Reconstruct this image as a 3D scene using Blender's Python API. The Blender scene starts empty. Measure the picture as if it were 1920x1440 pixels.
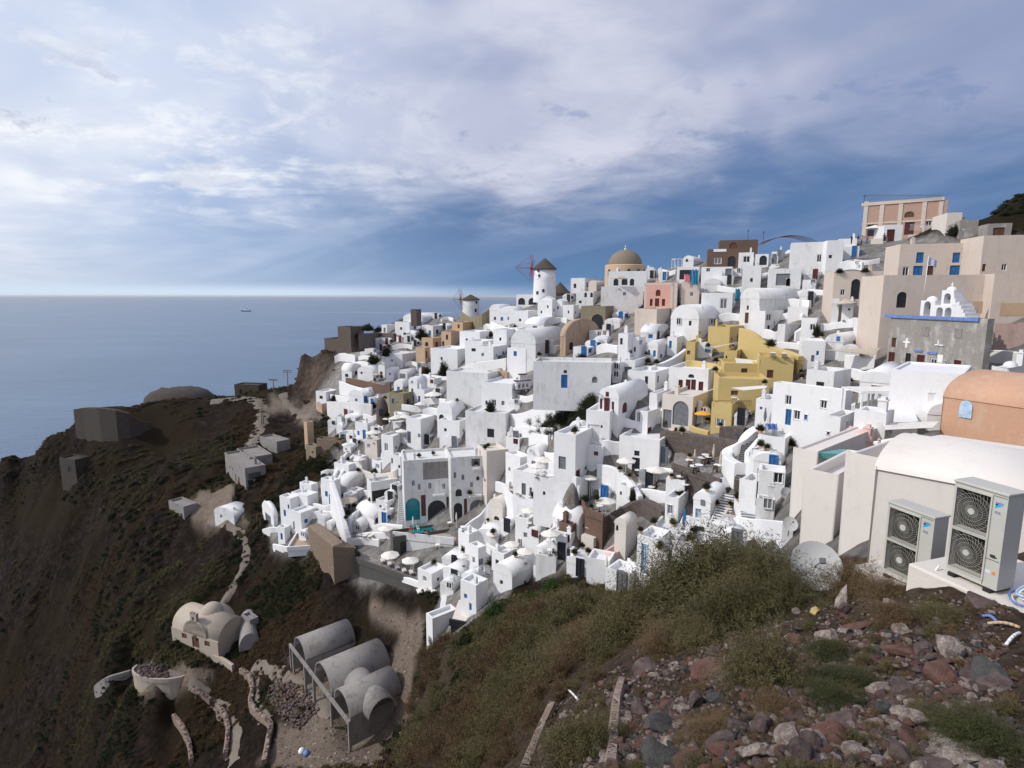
import bpy, bmesh, math, random
import numpy as np
from mathutils import Vector, Matrix, Euler
from mathutils.bvhtree import BVHTree
R = math.radians
S = bpy.context.scene
COL = S.collection
random.seed(7); np.random.seed(7)

# ------------------------------------------------------------------ camera
F = 1080.0                     # focal length in pixels of the 1920 px wide photograph
PITCH = math.atan(165.0 / F)   # the horizon stands 165 px above the middle
cam_data = bpy.data.cameras.new('camera'); cam = bpy.data.objects.new('camera', cam_data); COL.objects.link(cam)
cam_data.sensor_width = 36; cam_data.lens = 36 * F / 1920; cam_data.clip_start = 0.1; cam_data.clip_end = 200000
cam.location = (0, 0, 0); cam.rotation_euler = (math.pi/2 - PITCH, 0, 0)
S.camera = cam
SEA = -125.0
SUN_AZ, SUN_EL = -102.0, 40.0   # degrees from the view direction (+Y), clockwise positive
# ------------------------------------------------------------------ sun, exposure
sl = bpy.data.lights.new('sun', 'SUN'); sl.energy = 3.1; sl.angle = R(0.6); sl.color = (1, 0.95, 0.88)
so = bpy.data.objects.new('sun', sl); COL.objects.link(so)
sd = Vector((math.sin(R(SUN_AZ))*math.cos(R(SUN_EL)), math.cos(R(SUN_AZ))*math.cos(R(SUN_EL)), math.sin(R(SUN_EL))))
so.rotation_euler = (-sd).to_track_quat('-Z', 'Y').to_euler(); so.location = sd*50
S.view_settings.view_transform = 'Standard'; S.view_settings.look = 'None'
S.view_settings.exposure = -0.18; S.view_settings.gamma = 1.0; S.view_settings.use_curve_mapping = False
S.cycles.max_bounces = 6; S.cycles.diffuse_bounces = 3; S.cycles.glossy_bounces = 3; S.cycles.transparent_max_bounces = 6
S.cycles.use_denoising = True

# ------------------------------------------------------------------ node helpers
class NT:
    def __init__(s, tree): s.t = tree; s.n = tree.nodes; s.l = tree.links
    def node(s, typ, **kw):
        n = s.n.new(typ)
        for k, v in kw.items(): setattr(n, k, v)
        return n
    def put(s, sock, val):
        if isinstance(val, bpy.types.NodeSocket): s.l.new(val, sock)
        elif val is not None:
            if hasattr(sock.default_value, '__len__') and not hasattr(val, '__len__'): val = (val,)*len(sock.default_value)
            if hasattr(sock.default_value, '__len__') and len(sock.default_value) == 4 and len(val) == 3: val = (*val, 1)
            sock.default_value = val
    def math(s, op, a, b=None, c=None, clamp=False):
        n = s.node('ShaderNodeMath', operation=op, use_clamp=clamp)
        for i, x in enumerate((a, b, c)):
            if x is not None: s.put(n.inputs[i], x)
        return n.outputs[0]
    def vmath(s, op, a, b=None):
        n = s.node('ShaderNodeVectorMath', operation=op)
        s.put(n.inputs[0], a)
        if b is not None: s.put(n.inputs[1], b)
        return n.outputs[0]
    def comb(s, x, y, z):
        n = s.node('ShaderNodeCombineXYZ')
        for i, q in enumerate((x, y, z)): s.put(n.inputs[i], q)
        return n.outputs[0]
    def sep(s, v):
        n = s.node('ShaderNodeSeparateXYZ'); s.put(n.inputs[0], v); return n.outputs
    def noise(s, vec, scale, detail=4, rough=0.55, dist=0.0, col=False):
        n = s.node('ShaderNodeTexNoise'); s.put(n.inputs['Vector'], vec)
        n.inputs['Scale'].default_value = scale; n.inputs['Detail'].default_value = detail
        n.inputs['Roughness'].default_value = rough; n.inputs['Distortion'].default_value = dist
        return n.outputs['Color' if col else 'Fac']
    def ramp(s, f, stops, mode='LINEAR'):
        n = s.node('ShaderNodeValToRGB'); s.put(n.inputs[0], f); cr = n.color_ramp; cr.interpolation = mode
        while len(cr.elements) < len(stops): cr.elements.new(0.5)
        for e, (p, c) in zip(cr.elements, stops):
            e.position = p; e.color = (*c, 1) if hasattr(c, '__len__') else (c, c, c, 1)
        return n.outputs[0]
    def sm(s, x, a, b):        # smoothstep from a to b
        n = s.node('ShaderNodeMapRange', interpolation_type='SMOOTHSTEP'); s.put(n.inputs[0], x)
        n.inputs[1].default_value = a; n.inputs[2].default_value = b; return n.outputs[0]
    def mix(s, f, a, b, mode='MIX'):
        n = s.node('ShaderNodeMix', data_type='RGBA', blend_type=mode); s.put(n.inputs[0], f); s.put(n.inputs[6], a); s.put(n.inputs[7], b)
        return n.outputs[2]
    def bump(s, h, strength=0.3, dist=0.1):
        n = s.node('ShaderNodeBump'); s.put(n.inputs['Height'], h); n.inputs['Strength'].default_value = strength
        n.inputs['Distance'].default_value = dist; return n.outputs[0]
def newmat(name):
    m = bpy.data.materials.new(name); m.use_nodes = True; nt = NT(m.node_tree)
    return m, nt, m.node_tree.nodes['Principled BSDF']
def pos(nt): return nt.node('ShaderNodeNewGeometry').outputs['Position']

# ------------------------------------------------------------------ world: Nishita sky under broken cloud
W = bpy.data.worlds.new('World'); S.world = W; W.use_nodes = True
nt = NT(W.node_tree); bg = W.node_tree.nodes['Background']
sky = nt.node('ShaderNodeTexSky', sky_type='NISHITA'); sky.sun_disc = False
sky.sun_elevation = R(SUN_EL); sky.sun_rotation = R(SUN_AZ); sky.altitude = 100; sky.air_density = 1.0; sky.dust_density = 1.5; sky.ozone_density = 2.0
dirv = nt.node('ShaderNodeTexCoord').outputs['Generated']
X, Y, Z = nt.sep(dirv)
az = nt.math('ARCTAN2', X, Y)                     # 0 ahead, negative left
el = nt.math('ARCSINE', Z)
zz = nt.math('ADD', nt.math('MAXIMUM', Z, 0.0), 0.10)
pl = nt.comb(nt.math('DIVIDE', X, zz), nt.math('DIVIDE', Y, zz), 0.0)        # cloud sheet seen in perspective
warp = nt.noise(pl, 0.35, 3, 0.5, col=True)
plw = nt.vmath('ADD', pl, nt.vmath('SCALE', nt.vmath('SUBTRACT', warp, (0.5, 0.5, 0.5)), None))
plw.node.inputs[1].links[0].from_node.inputs['Scale'].default_value = 2.2
rot = nt.node('ShaderNodeMapping'); nt.put(rot.inputs[0], plw); rot.inputs['Rotation'].default_value = (0, 0, R(-28)); rot.inputs['Scale'].default_value = (0.55, 1.3, 1)
rot.inputs['Location'].default_value = (3.1, 1.7, 0)
n1 = nt.noise(rot.outputs[0], 0.55, 8, 0.58, 0.4)     # broad sheets
n2 = nt.noise(plw, 2.1, 8, 0.62, 0.3)                 # puffs
angv = nt.comb(nt.math('MULTIPLY', az, 1.0), nt.math('MULTIPLY', el, 2.2), 0.0)
n3 = nt.noise(angv, 3.2, 7, 0.55, 0.5)
n4 = nt.noise(angv, 9.0, 6, 0.6, 0.2)
k = 10.0
def c(r, g, b): return (r*k, g*k, b*k, 1)
nish = nt.vmath('SCALE', sky.outputs[0], None); nish.node.inputs['Scale'].default_value = 0.8
W_ = nt.sm(az, 0.05, -0.60)                    # 1 towards the bright side (left), 0 to the right
E_ = nt.sm(az, 0.05, 0.75)                     # 1 far to the right
# clear air and thin veil
air = nt.mix(W_, c(0.13, 0.26, 0.52), c(0.50, 0.62, 0.85)); air = nt.mix(0.22, air, nish)
# high cloud deck: pale to the left, lavender grey to the right
deckc = nt.mix(W_, c(0.52, 0.56, 0.73), c(0.66, 0.75, 0.94)); deckc = nt.mix(E_, deckc, c(0.33, 0.37, 0.54))
wis = nt.sm(nt.math('ADD', nt.math('MULTIPLY', n1, 0.45), nt.math('ADD', nt.math('MULTIPLY', n3, 0.25), nt.math('MULTIPLY', n2, 0.30))), 0.42, 0.58)
brt = nt.mix(W_, c(0.74, 0.76, 0.88), c(0.90, 0.94, 1.02)); brt = nt.mix(E_, brt, c(0.55, 0.57, 0.73))
deckc = nt.mix(nt.math('MULTIPLY', wis, 0.85), deckc, brt)
soft = nt.noise(nt.comb(nt.math('MULTIPLY', az, 1.0), nt.math('MULTIPLY', el, 1.8), 4.0), 2.3, 3, 0.45, 0.4)
deckc = nt.mix(nt.math('MULTIPLY', nt.sm(soft, 0.55, 0.38), 0.75), deckc, nt.mix(W_, c(0.30, 0.37, 0.58), c(0.46, 0.58, 0.84)))
# where the deck ends above the blue rain bank
edge = nt.math('ADD', el, nt.math('MULTIPLY', nt.math('SUBTRACT', n3, 0.5), 0.26))
edge = nt.math('ADD', edge, nt.math('MULTIPLY', nt.math('SUBTRACT', soft, 0.5), 0.22))
edge = nt.math('ADD', edge, nt.math('MULTIPLY', W_, 0.075))
edge = nt.math('ADD', edge, nt.math('MULTIPLY', nt.math('SUBTRACT', n2, 0.5), 0.10))
deck = nt.sm(edge, 0.105, 0.275)
bank = nt.mix(W_, c(0.105, 0.20, 0.40), c(0.36, 0.50, 0.76)); bank = nt.mix(nt.sm(el, 0.10, 0.0), bank, nt.mix(W_, c(0.13, 0.27, 0.50), c(0.50, 0.62, 0.82)))
bank = nt.mix(0.15, bank, air)
streak = nt.noise(nt.comb(nt.math('MULTIPLY', az, 1.6), nt.math('SUBTRACT', nt.math('MULTIPLY', el, 9.0), nt.math('MULTIPLY', az, 2.2)), 0.3), 1.7, 6, 0.5, 0.5)
bank = nt.mix(nt.math('MULTIPLY', nt.sm(streak, 0.48, 0.72), 0.45), bank, nt.mix(W_, c(0.24, 0.34, 0.56), c(0.66, 0.76, 0.94)))
col = nt.mix(deck, bank, deckc)
# bright broken cloud on the sunward side
pf = nt.math('ADD', nt.math('MULTIPLY', n2, 0.45), nt.math('MULTIPLY', n4, 0.55))
puff = nt.math('MULTIPLY', nt.sm(pf, 0.47, 0.60), nt.sm(az, -0.10, -0.50))
puff = nt.math('MULTIPLY', puff, nt.math('MULTIPLY', nt.sm(el, 0.08, 0.19), nt.sm(el, 0.52, 0.26)))
col = nt.mix(nt.math('MULTIPLY', puff, 0.85), col, c(1.02, 1.04, 1.08))
col = nt.mix(nt.math('MULTIPLY', nt.sm(az, -0.40, -0.95), 0.55), col, c(1.0, 1.02, 1.06))
# a few dark puffs under the deck
dp = nt.math('MULTIPLY', nt.sm(n4, 0.55, 0.66), nt.math('MULTIPLY', nt.sm(el, 0.12, 0.22), nt.sm(el, 0.36, 0.26)))
col = nt.mix(nt.math('MULTIPLY', dp, 0.5), col, c(0.20, 0.29, 0.52))
# pale band on the horizon
hz = nt.math('MULTIPLY', nt.sm(el, 0.024, 0.003), nt.math('ADD', nt.math('MULTIPLY', nt.sm(az, 0.15, -0.45), 0.80), 0.15))
col = nt.mix(hz, col, c(0.72, 0.86, 1.02))
nt.put(bg.inputs['Color'], col); bg.inputs['Strength'].default_value = 0.108

# ------------------------------------------------------------------ projection helpers
cp, sp = math.cos(PITCH), math.sin(PITCH)
def ray(u, v):
    cx = (u-960)/F; cy = -(v-720)/F
    return Vector((cx, cp + cy*sp, -sp + cy*cp))
def proj(P):
    d = P[1]*cp - P[2]*sp
    return 960 + F*P[0]/d, 720 - F*(P[1]*sp + P[2]*cp)/d, d
def px_at(u, v, d): return ray(u, v)*d
def solve_h(P, vt):           # height above P whose top shows at row vt
    c_ = -(vt-720)/F
    z = (c_*P[1]*cp - P[1]*sp)/(cp + c_*sp)
    return z - P[2]
def on_plane(u, v, P, n):
    r = ray(u, v); t = P.dot(n)/r.dot(n); return r*t
def on_z(u, v, z):
    r = ray(u, v); return r*(z/r.z)

# ------------------------------------------------------------------ object helpers
def lnk(o, parent=None):
    COL.objects.link(o)
    if parent is not None: o.parent = parent
    return o
def mesh(name, verts, faces, mats=None, idx=None, smooth=False):
    me = bpy.data.meshes.new(name); me.from_pydata([tuple(v) for v in verts], [], faces)
    for m in (mats if isinstance(mats, (list, tuple)) else [mats]):
        if m: me.materials.append(m)
    if idx is not None: me.polygons.foreach_set('material_index', idx)
    if smooth: me.polygons.foreach_set('use_smooth', [True]*len(me.polygons))
    me.update(); return me
def obj(name, me, parent=None, loc=(0, 0, 0), rot=(0, 0, 0), scale=(1, 1, 1)):
    o = bpy.data.objects.new(name, me); o.location = loc; o.rotation_euler = rot; o.scale = scale
    return lnk(o, parent)
def tag(o, label, cat, group=None):
    o['label'] = label; o['category'] = cat
    if group: o['group'] = group
    return o
def root(name, label, cat, loc=(0, 0, 0), rz=0, group=None):
    o = bpy.data.objects.new(name, None); o.location = loc; o.rotation_euler = (0, 0, rz); o.empty_display_size = 0.2
    lnk(o); return tag(o, label, cat, group)
def dup(o, parent=None):
    c_ = o.copy(); COL.objects.link(c_)
    if parent: c_.parent = parent
    for ch in o.children: dup(ch, c_)
    return c_
class MB:
    def __init__(s): s.v = []; s.f = []; s.i = []
    def add(s, vs, fs, mi=0):
        b = len(s.v); s.v += [tuple(q) for q in vs]; s.f += [tuple(b+k for k in f) for f in fs]; s.i += [mi]*len(fs)
    def box(s, x0, x1, y0, y1, z0, z1, mi=0, rz=0, c0=(0, 0)):
        vs = [(x0,y0,z0),(x1,y0,z0),(x1,y1,z0),(x0,y1,z0),(x0,y0,z1),(x1,y0,z1),(x1,y1,z1),(x0,y1,z1)]
        if rz:
            ca, sa = math.cos(rz), math.sin(rz)
            vs = [(c0[0]+(x-c0[0])*ca-(y-c0[1])*sa, c0[1]+(x-c0[0])*sa+(y-c0[1])*ca, z) for x, y, z in vs]
        s.add(vs, [(0,3,2,1),(4,5,6,7),(0,1,5,4),(1,2,6,5),(2,3,7,6),(3,0,4,7)], mi)
    def tube(s, a, b, r, n=6, r2=None, mi=0, caps=True):
        a = Vector(a); b = Vector(b); r2 = r if r2 is None else r2; d = (b-a)
        if d.length < 1e-6: return
        q = d.to_track_quat('Z', 'Y'); e1 = q @ Vector((1,0,0)); e2 = q @ Vector((0,1,0)); vs = []
        for p, rr in ((a, r), (b, r2)):
            for k in range(n):
                t = 2*math.pi*k/n; vs.append(p + (e1*math.cos(t)+e2*math.sin(t))*rr)
        fs = [(k, (k+1) % n, n+(k+1) % n, n+k) for k in range(n)]
        if caps: fs += [tuple(range(n-1, -1, -1)), tuple(range(n, 2*n))]
        s.add(vs, fs, mi)
    def lathe(s, prof, n=16, c0=(0,0,0), mi=0, sweep=2*math.pi):
        vs = []; fs = []; m = len(prof); full = abs(sweep-2*math.pi) < 1e-6; cnt = n if full else n+1
        for k in range(cnt):
            t = sweep*k/n
            for r_, z in prof: vs.append((c0[0]+r_*math.cos(t), c0[1]+r_*math.sin(t), c0[2]+z))
        for k in range(n):
            a = k*m; b = ((k+1) % cnt)*m
            for j in range(m-1): fs.append((a+j, b+j, b+j+1, a+j+1))
        s.add(vs, fs, mi)
    def mesh(s, name, mats, smooth=False): return mesh(name, s.v, s.f, mats, s.i, smooth)

# ------------------------------------------------------------------ materials
def plaster(name, col, stain=0.12, stain_col=None, rough=0.85, bump=0.25, scale=1.0):
    m, nt, b = newmat(name); p = pos(nt)
    n = nt.noise(p, 0.55*scale, 5, 0.6); n_ = nt.noise(p, 6*scale, 5, 0.6)
    st = nt.vmath('MULTIPLY', p, (1.2, 1.2, 0.28)); n3_ = nt.noise(st, 1.4*scale, 5, 0.65)   # runs down the wall
    dark = tuple(x*0.72 for x in col) if stain_col is None else stain_col
    f = nt.math('MULTIPLY', nt.sm(nt.math('ADD', nt.math('MULTIPLY', n, 0.5), nt.math('MULTIPLY', n3_, 0.5)), 0.48, 0.68), min(1, stain*4))
    cc = nt.mix(f, (*col, 1), (*dark, 1))
    cc = nt.mix(nt.math('MULTIPLY', nt.sm(n_, 0.4, 0.7), stain), cc, tuple(x*0.6 for x in col)+(1,))
    nt.put(b.inputs['Base Color'], cc); b.inputs['Roughness'].default_value = rough
    b.inputs['Specular IOR Level'].default_value = 0.2
    nt.put(b.inputs['Normal'], nt.bump(nt.math('ADD', nt.math('MULTIPLY', n_, 0.4), nt.math('MULTIPLY', n, 1.0)), bump, 0.12))
    return m
def simple(name, col, rough=0.6, metal=0.0, var=0.15, scale=3.0):
    m, nt, b = newmat(name); n = nt.noise(pos(nt), scale, 4, 0.6)
    cc = nt.mix(nt.sm(n, 0.35, 0.65), tuple(x*(1-var) for x in col)+(1,), tuple(min(1, x*(1+var)) for x in col)+(1,))
    nt.put(b.inputs['Base Color'], cc); b.inputs['Roughness'].default_value = rough; b.inputs['Metallic'].default_value = metal
    b.inputs['Specular IOR Level'].default_value = 0.3
    return m
def stone(name, c1, c2, mortar, scale=2.2, flat=1.6):
    m, nt, b = newmat(name); p = nt.vmath('MULTIPLY', pos(nt), (1, 1, flat))
    pw = nt.vmath('ADD', p, nt.vmath('SCALE', nt.noise(p, 1.5, 3, col=True), None)); pw.node.inputs[1].links[0].from_node.inputs['Scale'].default_value = 0.35
    v = nt.node('ShaderNodeTexVoronoi'); nt.put(v.inputs['Vector'], pw); v.inputs['Scale'].default_value = scale
    ve = nt.node('ShaderNodeTexVoronoi', feature='DISTANCE_TO_EDGE'); nt.put(ve.inputs['Vector'], pw); ve.inputs['Scale'].default_value = scale
    r_, g_, b_ = nt.sep(v.outputs['Color'])
    cc = nt.mix(r_, (*c1, 1), (*c2, 1)); cc = nt.mix(nt.math('MULTIPLY', g_, 0.5), cc, tuple(x*0.45 for x in c1)+(1,))
    e = nt.sm(ve.outputs['Distance'], 0.02, 0.11); cc = nt.mix(e, (*mortar, 1), cc)
    n = nt.noise(pos(nt), 8, 5); cc = nt.mix(nt.math('MULTIPLY', n, 0.35), cc, tuple(x*0.5 for x in c2)+(1,))
    nt.put(b.inputs['Base Color'], cc); b.inputs['Roughness'].default_value = 0.9
    nt.put(b.inputs['Normal'], nt.bump(nt.math('ADD', e, nt.math('MULTIPLY', n, 0.4)), 0.7, 0.1))
    return m
M = {}
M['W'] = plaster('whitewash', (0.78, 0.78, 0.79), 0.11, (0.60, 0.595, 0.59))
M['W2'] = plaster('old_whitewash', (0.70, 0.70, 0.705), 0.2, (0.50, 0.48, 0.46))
M['C'] = plaster('cream_plaster', (0.66, 0.61, 0.56), 0.06, (0.52, 0.47, 0.43))
M['CN'] = plaster('pale_cream_plaster', (0.74, 0.69, 0.65), 0.07, (0.55, 0.50, 0.46), scale=2, bump=.08)
M['P'] = plaster('beige_pink_plaster', (0.63, 0.54, 0.47), 0.10, (0.44, 0.36, 0.31))
M['PE'] = plaster('peach_plaster', (0.56, 0.40, 0.27), 0.10, (0.40, 0.29, 0.21))
M['Y'] = plaster('yellow_ochre_plaster', (0.56, 0.43, 0.19), 0.10, (0.50, 0.37, 0.14))
M['K'] = plaster('pink_plaster', (0.62, 0.36, 0.31), 0.07, (0.52, 0.32, 0.28))
M['PW'] = plaster('brownish_pink_plaster', (0.36, 0.27, 0.24), 0.25, (0.26, 0.19, 0.16))
M['KL'] = plaster('pale_pink_plaster', (0.72, 0.50, 0.47), 0.05)
M['O'] = plaster('orange_plaster', (0.56, 0.335, 0.225), 0.18, (0.58, 0.43, 0.33), scale=1.5)
M['SP'] = plaster('salmon_plaster', (0.47, 0.31, 0.24), 0.08)
M['S'] = stone('brown_stone', (0.20, 0.15, 0.12), (0.13, 0.10, 0.085), (0.17, 0.14, 0.12))
M['SD'] = stone('dark_stone', (0.10, 0.08, 0.075), (0.17, 0.13, 0.11), (0.14, 0.12, 0.11), 3.0)
M['SL'] = stone('light_rubble_stone', (0.38, 0.27, 0.21), (0.26, 0.17, 0.14), (0.34, 0.29, 0.24), 2.6)
M['SB'] = stone('tan_stone', (0.30, 0.21, 0.15), (0.25, 0.18, 0.13), (0.26, 0.20, 0.15), 1.4, 3.5)
M['G'] = plaster('grey_cement_render', (0.30, 0.28, 0.26), 0.35, (0.52, 0.50, 0.48), bump=0.9, scale=1.2)
M['KH'] = plaster('khaki_plaster', (0.24, 0.21, 0.14), 0.2, (0.33, 0.27, 0.19))
M['RU'] = plaster('ruined_plaster', (0.45, 0.34, 0.25), 0.3, (0.32, 0.20, 0.12), bump=0.9)
M['BR'] = plaster('dark_brown_render', (0.16, 0.105, 0.08), 0.15)
M['BRD'] = stone('dark_brown_stone', (0.085, 0.064, 0.050), (0.055, 0.042, 0.034), (0.07, 0.056, 0.046), 1.6)
M['CO'] = plaster('raw_concrete', (0.27, 0.25, 0.24), 0.25, (0.15, 0.14, 0.135), bump=0.6)
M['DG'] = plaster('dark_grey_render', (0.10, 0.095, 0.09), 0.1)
M['RG'] = plaster('roof_screed', (0.42, 0.36, 0.33), 0.1)
M['TD'] = plaster('dome_tan', (0.235, 0.19, 0.145), 0.15, (0.22, 0.18, 0.14))
M['PV'] = stone('pavement_stone', (0.30, 0.27, 0.25), (0.22, 0.20, 0.19), (0.36, 0.33, 0.31), 1.6, 1)
M['b'] = simple('blue_paint', (0.03, 0.14, 0.36)); M['k'] = simple('dark_opening', (0.025, 0.028, 0.035), 0.35)
M['r'] = simple('maroon_paint', (0.10, 0.025, 0.025)); M['g'] = simple('grey_paint', (0.16, 0.17, 0.19)); M['n'] = simple('brown_wood', (0.12, 0.06, 0.04))
M['t'] = simple('turquoise_paint', (0.04, 0.22, 0.36)); M['lb'] = simple('light_blue_paint', (0.42, 0.56, 0.72)); M['w'] = simple('white_paint', (0.8, 0.8, 0.8), var=0.03)
M['bk'] = simple('black_metal', (0.02, 0.02, 0.022), 0.5); M['cv'] = simple('canvas', (0.74, 0.71, 0.66), 0.9, var=0.06)
M['cvb'] = simple('beige_canvas', (0.52, 0.45, 0.36), 0.9, var=0.08); M['cvo'] = simple('orange_canvas', (0.75, 0.36, 0.06), 0.9, var=0.08)
M['thatch'] = simple('dark_thatch', (0.085, 0.07, 0.06), 0.95, var=0.4, scale=9)
M['wood'] = simple('pole_wood', (0.20, 0.15, 0.11), 0.8, var=0.3); M['red'] = simple('red_paint', (0.30, 0.035, 0.04))
def water(name, col):
    m, nt, b = newmat(name); b.inputs['Base Color'].default_value = (*col, 1); b.inputs['Roughness'].default_value = 0.08
    nt.put(b.inputs['Normal'], nt.bump(nt.noise(pos(nt), 4, 3), 0.15, 0.03)); return m
M['pool'] = water('pool_water', (0.008, 0.20, 0.23)); M['poolg'] = water('pool_water_green', (0.13, 0.38, 0.34))
# ------------------------------------------------------------------ the hillside
# (pixel column, pixel row, distance along the view axis) of points read off the photograph
CPX = [
 # village slope
 (620,735,185),(650,660,205),(700,625,215),(760,600,222),(820,592,218),(880,594,200),(930,580,190),(1000,562,165),(1060,556,160),(1170,528,150),(1225,515,150),
 (1100,600,138),(1000,620,138),(950,680,125),(850,700,140),(780,680,165),(700,700,168),(650,770,152),(740,785,122),(850,780,112),
 (980,745,107),(1060,705,98),(1100,660,110),(1130,610,128),(1240,575,122),(1300,505,135),(1360,500,132),(1430,495,128),(1540,468,118),(1610,455,113),(1690,450,112),
 (1850,425,108),(1740,440,112),(1900,520,84),(1750,520,92),(1690,560,86),(1880,600,69),(1750,600,77),(1600,560,88),(1480,605,92),(1310,640,97),(1380,660,90),(1450,700,80),(1350,760,74),(1300,740,82),
 (1240,700,88),(1200,770,76),(1130,820,73),(1750,705,62),(1830,705,60),(1600,690,72),(1530,800,56),(1640,770,48),(1700,760,50),(1900,845,33),(1770,835,36),(1700,850,36),(1600,860,36),(1550,900,31),
 (1450,840,54),(1400,880,57),(1200,890,70),(1080,905,70),(1040,900,78),(1300,860,66),(1000,930,84),(870,985,98.5),(750,985,102),(800,985,101.5),(840,985,100),(905,985,96.5),(820,1025,95.5),(640,960,112),(560,980,116),(620,1070,98),
 (700,1075,96),(800,1080,88),(900,1065,83),(1000,1045,77),(1100,1000,70),(1200,1000,62),(1300,985,57),(1400,975,51),(1200,1120,48),(1050,1090,65),
 (960,1100,68),(850,1190,66),(690,900,122),(710,850,130),(800,860,112),(700,960,110),(590,780,168),
 # cliff and far headland
 (605,658,208),(566,664,212),(552,728,222),(556,700,216),(575,690,206),(565,760,190),(590,765,186),(545,722,235),(500,732,240),(430,742,235),(390,745,230),(340,745,215),(290,752,200),(200,765,190),(148,785,184),
 (100,815,186),(0,862,190),(160,830,178),(60,880,182),(30,950,184),(120,890,176),(220,830,172),(300,820,176),(330,870,160),(400,800,178),(440,860,152),
 (480,755,190),(490,790,176),(470,850,152),(500,830,160),(530,790,180),(560,830,158),(600,800,165),(560,880,138),(630,870,134),(520,930,126),(590,900,128),
 (60,1050,166),(120,975,164),(0,1090,168),(180,960,160),(260,918,156),(350,895,148),
 (200,1010,142),(300,960,138),(400,950,134),(430,930,133),(180,1100,138),(120,1200,142),(60,1300,142),(0,1430,140),(0,1250,152),(100,1430,128),
 (300,1050,128),(400,1020,124),(450,1000,122),(450,1090,112),(400,1150,107),(300,1150,112),(200,1250,112),(250,1350,104),(180,1430,108),
 (520,1010,116),(500,1060,111),(540,1100,104),(600,1120,98),(640,1150,93),(480,1140,104),
 # chapel, raw vaults, sandy cut
 (385,1236,98),(330,1230,99),(440,1225,98),(300,1300,94.8),(262,1297,96.5),(345,1303,92.5),(300,1325,93.6),(290,1265,96),(350,1275,94),(240,1290,98),(330,1340,94),(400,1340,90),(430,1400,84),(350,1430,86),(480,1260,92),(520,1300,86),(500,1400,77),
 (560,1420,73),(650,1430,67),(540,1240,89),(620,1310,80),(660,1385,75),(740,1380,72),(720,1250,82),(700,1170,88),(780,1180,80),(760,1110,90),(780,1280,74),(745,1320,75),
 # foreground spur
 (700,1435,61),(740,1435,54),(790,1400,45),(800,1320,54),(850,1430,25),(860,1260,53),(820,1220,62),(940,1180,52),(900,1330,33),(960,1250,34),(930,1430,15),(1000,1430,9.2),(1100,1430,6.4),(1250,1430,5.0),(1500,1430,4.3),(1700,1430,4.2),(1900,1430,4.1),
 (1900,1300,5.3),(1900,1180,7.2),(1900,1150,7.6),(1850,1128,8.0),(1790,1092,8.9),(1700,1100,10),(1600,1160,9.2),(1750,1220,7.0),(1600,1300,6.2),(1500,1210,8.2),(1300,1300,7.2),(1150,1300,9.0),(1080,1350,8.5),(1350,1160,11.5),(1500,1090,12.5),(1600,1085,12.5),
 (1400,1085,15),(1250,1130,17),(1320,1090,17),(1180,1170,17.5),(1100,1210,18.5),(1040,1290,14),(1000,1200,30),(1050,1140,36),(980,1160,45),
]
HID = [ # (azimuth deg, distance, tangent of elevation): ground the photograph hides
 (-75,60,-1.1),(-75,20,-0.9),(-60,140,-0.85),(-60,60,-1.0),(-60,25,-0.95),(-60,8,-0.75),(-60,3,-0.9),(-30,20,-1.05),(-30,8,-0.95),(-20,40,-0.95),(-10,12,-0.95),(-5,6,-1.0),(0,4,-1.05),
 (20,2.5,-1.2),(-20,2.5,-1.2),(60,2.5,-1.15),(75,4,-0.75),(60,8,-0.42),(75,15,-0.20),(60,20,-0.2),(60,60,0.02),(60,120,0.13),(75,60,0.1),(50,110,0.14),
 (-75,200,-0.62),(-60,230,-0.54),(-60,300,-0.42),(-45,260,-0.48),(-38,270,-0.46),(-30,290,-0.43),(-22,320,-0.39),(-21.4,262,-.24),(-24,262,-.245),(-27,258,-.245),(-19.6,245,-.20),(-18.2,240,-.15),(-32,250,-.27),(-36,245,-.30),(-16,300,-0.30),(-10,310,-0.25),(-4,300,-0.18),(0,300,-0.10),
 (6,260,-0.07),(12,260,-0.03),(18,260,0.0),(24,240,0.02),(32,200,0.04),(40,200,0.07),(40,135,0.125),(36,130,0.10),(60,240,0.08),(75,300,0.05),
 (-60,500,-0.26),(-40,500,-0.26),(-20,500,-0.26),(0,520,-0.25),(15,520,-0.22),(30,520,-0.2),(45,520,-0.15),(75,520,-0.12),(-75,500,-0.26),
 (30,14,-0.50),(37,14,-0.44),(36,24,-0.31),(30,24,-0.42),(22,30,-0.52),(16,36,-0.55),(12,30,-0.62),(8,28,-0.64),(20,20,-0.56),(42,22,-0.28),(25,45,-0.40),
]
pts = []; vals = []
KA = 2.6
for u, v, d in CPX:
    P = px_at(u, v, d); r_ = math.hypot(P.x, P.y)
    pts.append((math.atan2(P.x, P.y)*KA, math.log(r_))); vals.append(P.z/r_)
for a, r_, t in HID:
    pts.append((R(a)*KA, math.log(r_))); vals.append(t)
pts = np.array(pts); vals = np.array(vals); cc_ = 0.03
def phi(d2): return np.sqrt(d2 + cc_*cc_)
A = phi(((pts[:, None, :]-pts[None, :, :])**2).sum(-1)); N = len(pts)
A2 = np.zeros((N+1, N+1)); A2[:N, :N] = A; A2[:N, N] = 1; A2[N, :N] = 1
lam = np.linalg.solve(A2, np.append(vals, 0))
def gfun(az_, lr):
    out = np.full(az_.shape, lam[N]); q0 = az_*KA
    for (a, b), w in zip(pts, lam[:N]): out += w*phi((q0-a)**2 + (lr-b)**2)
    return out
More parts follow.
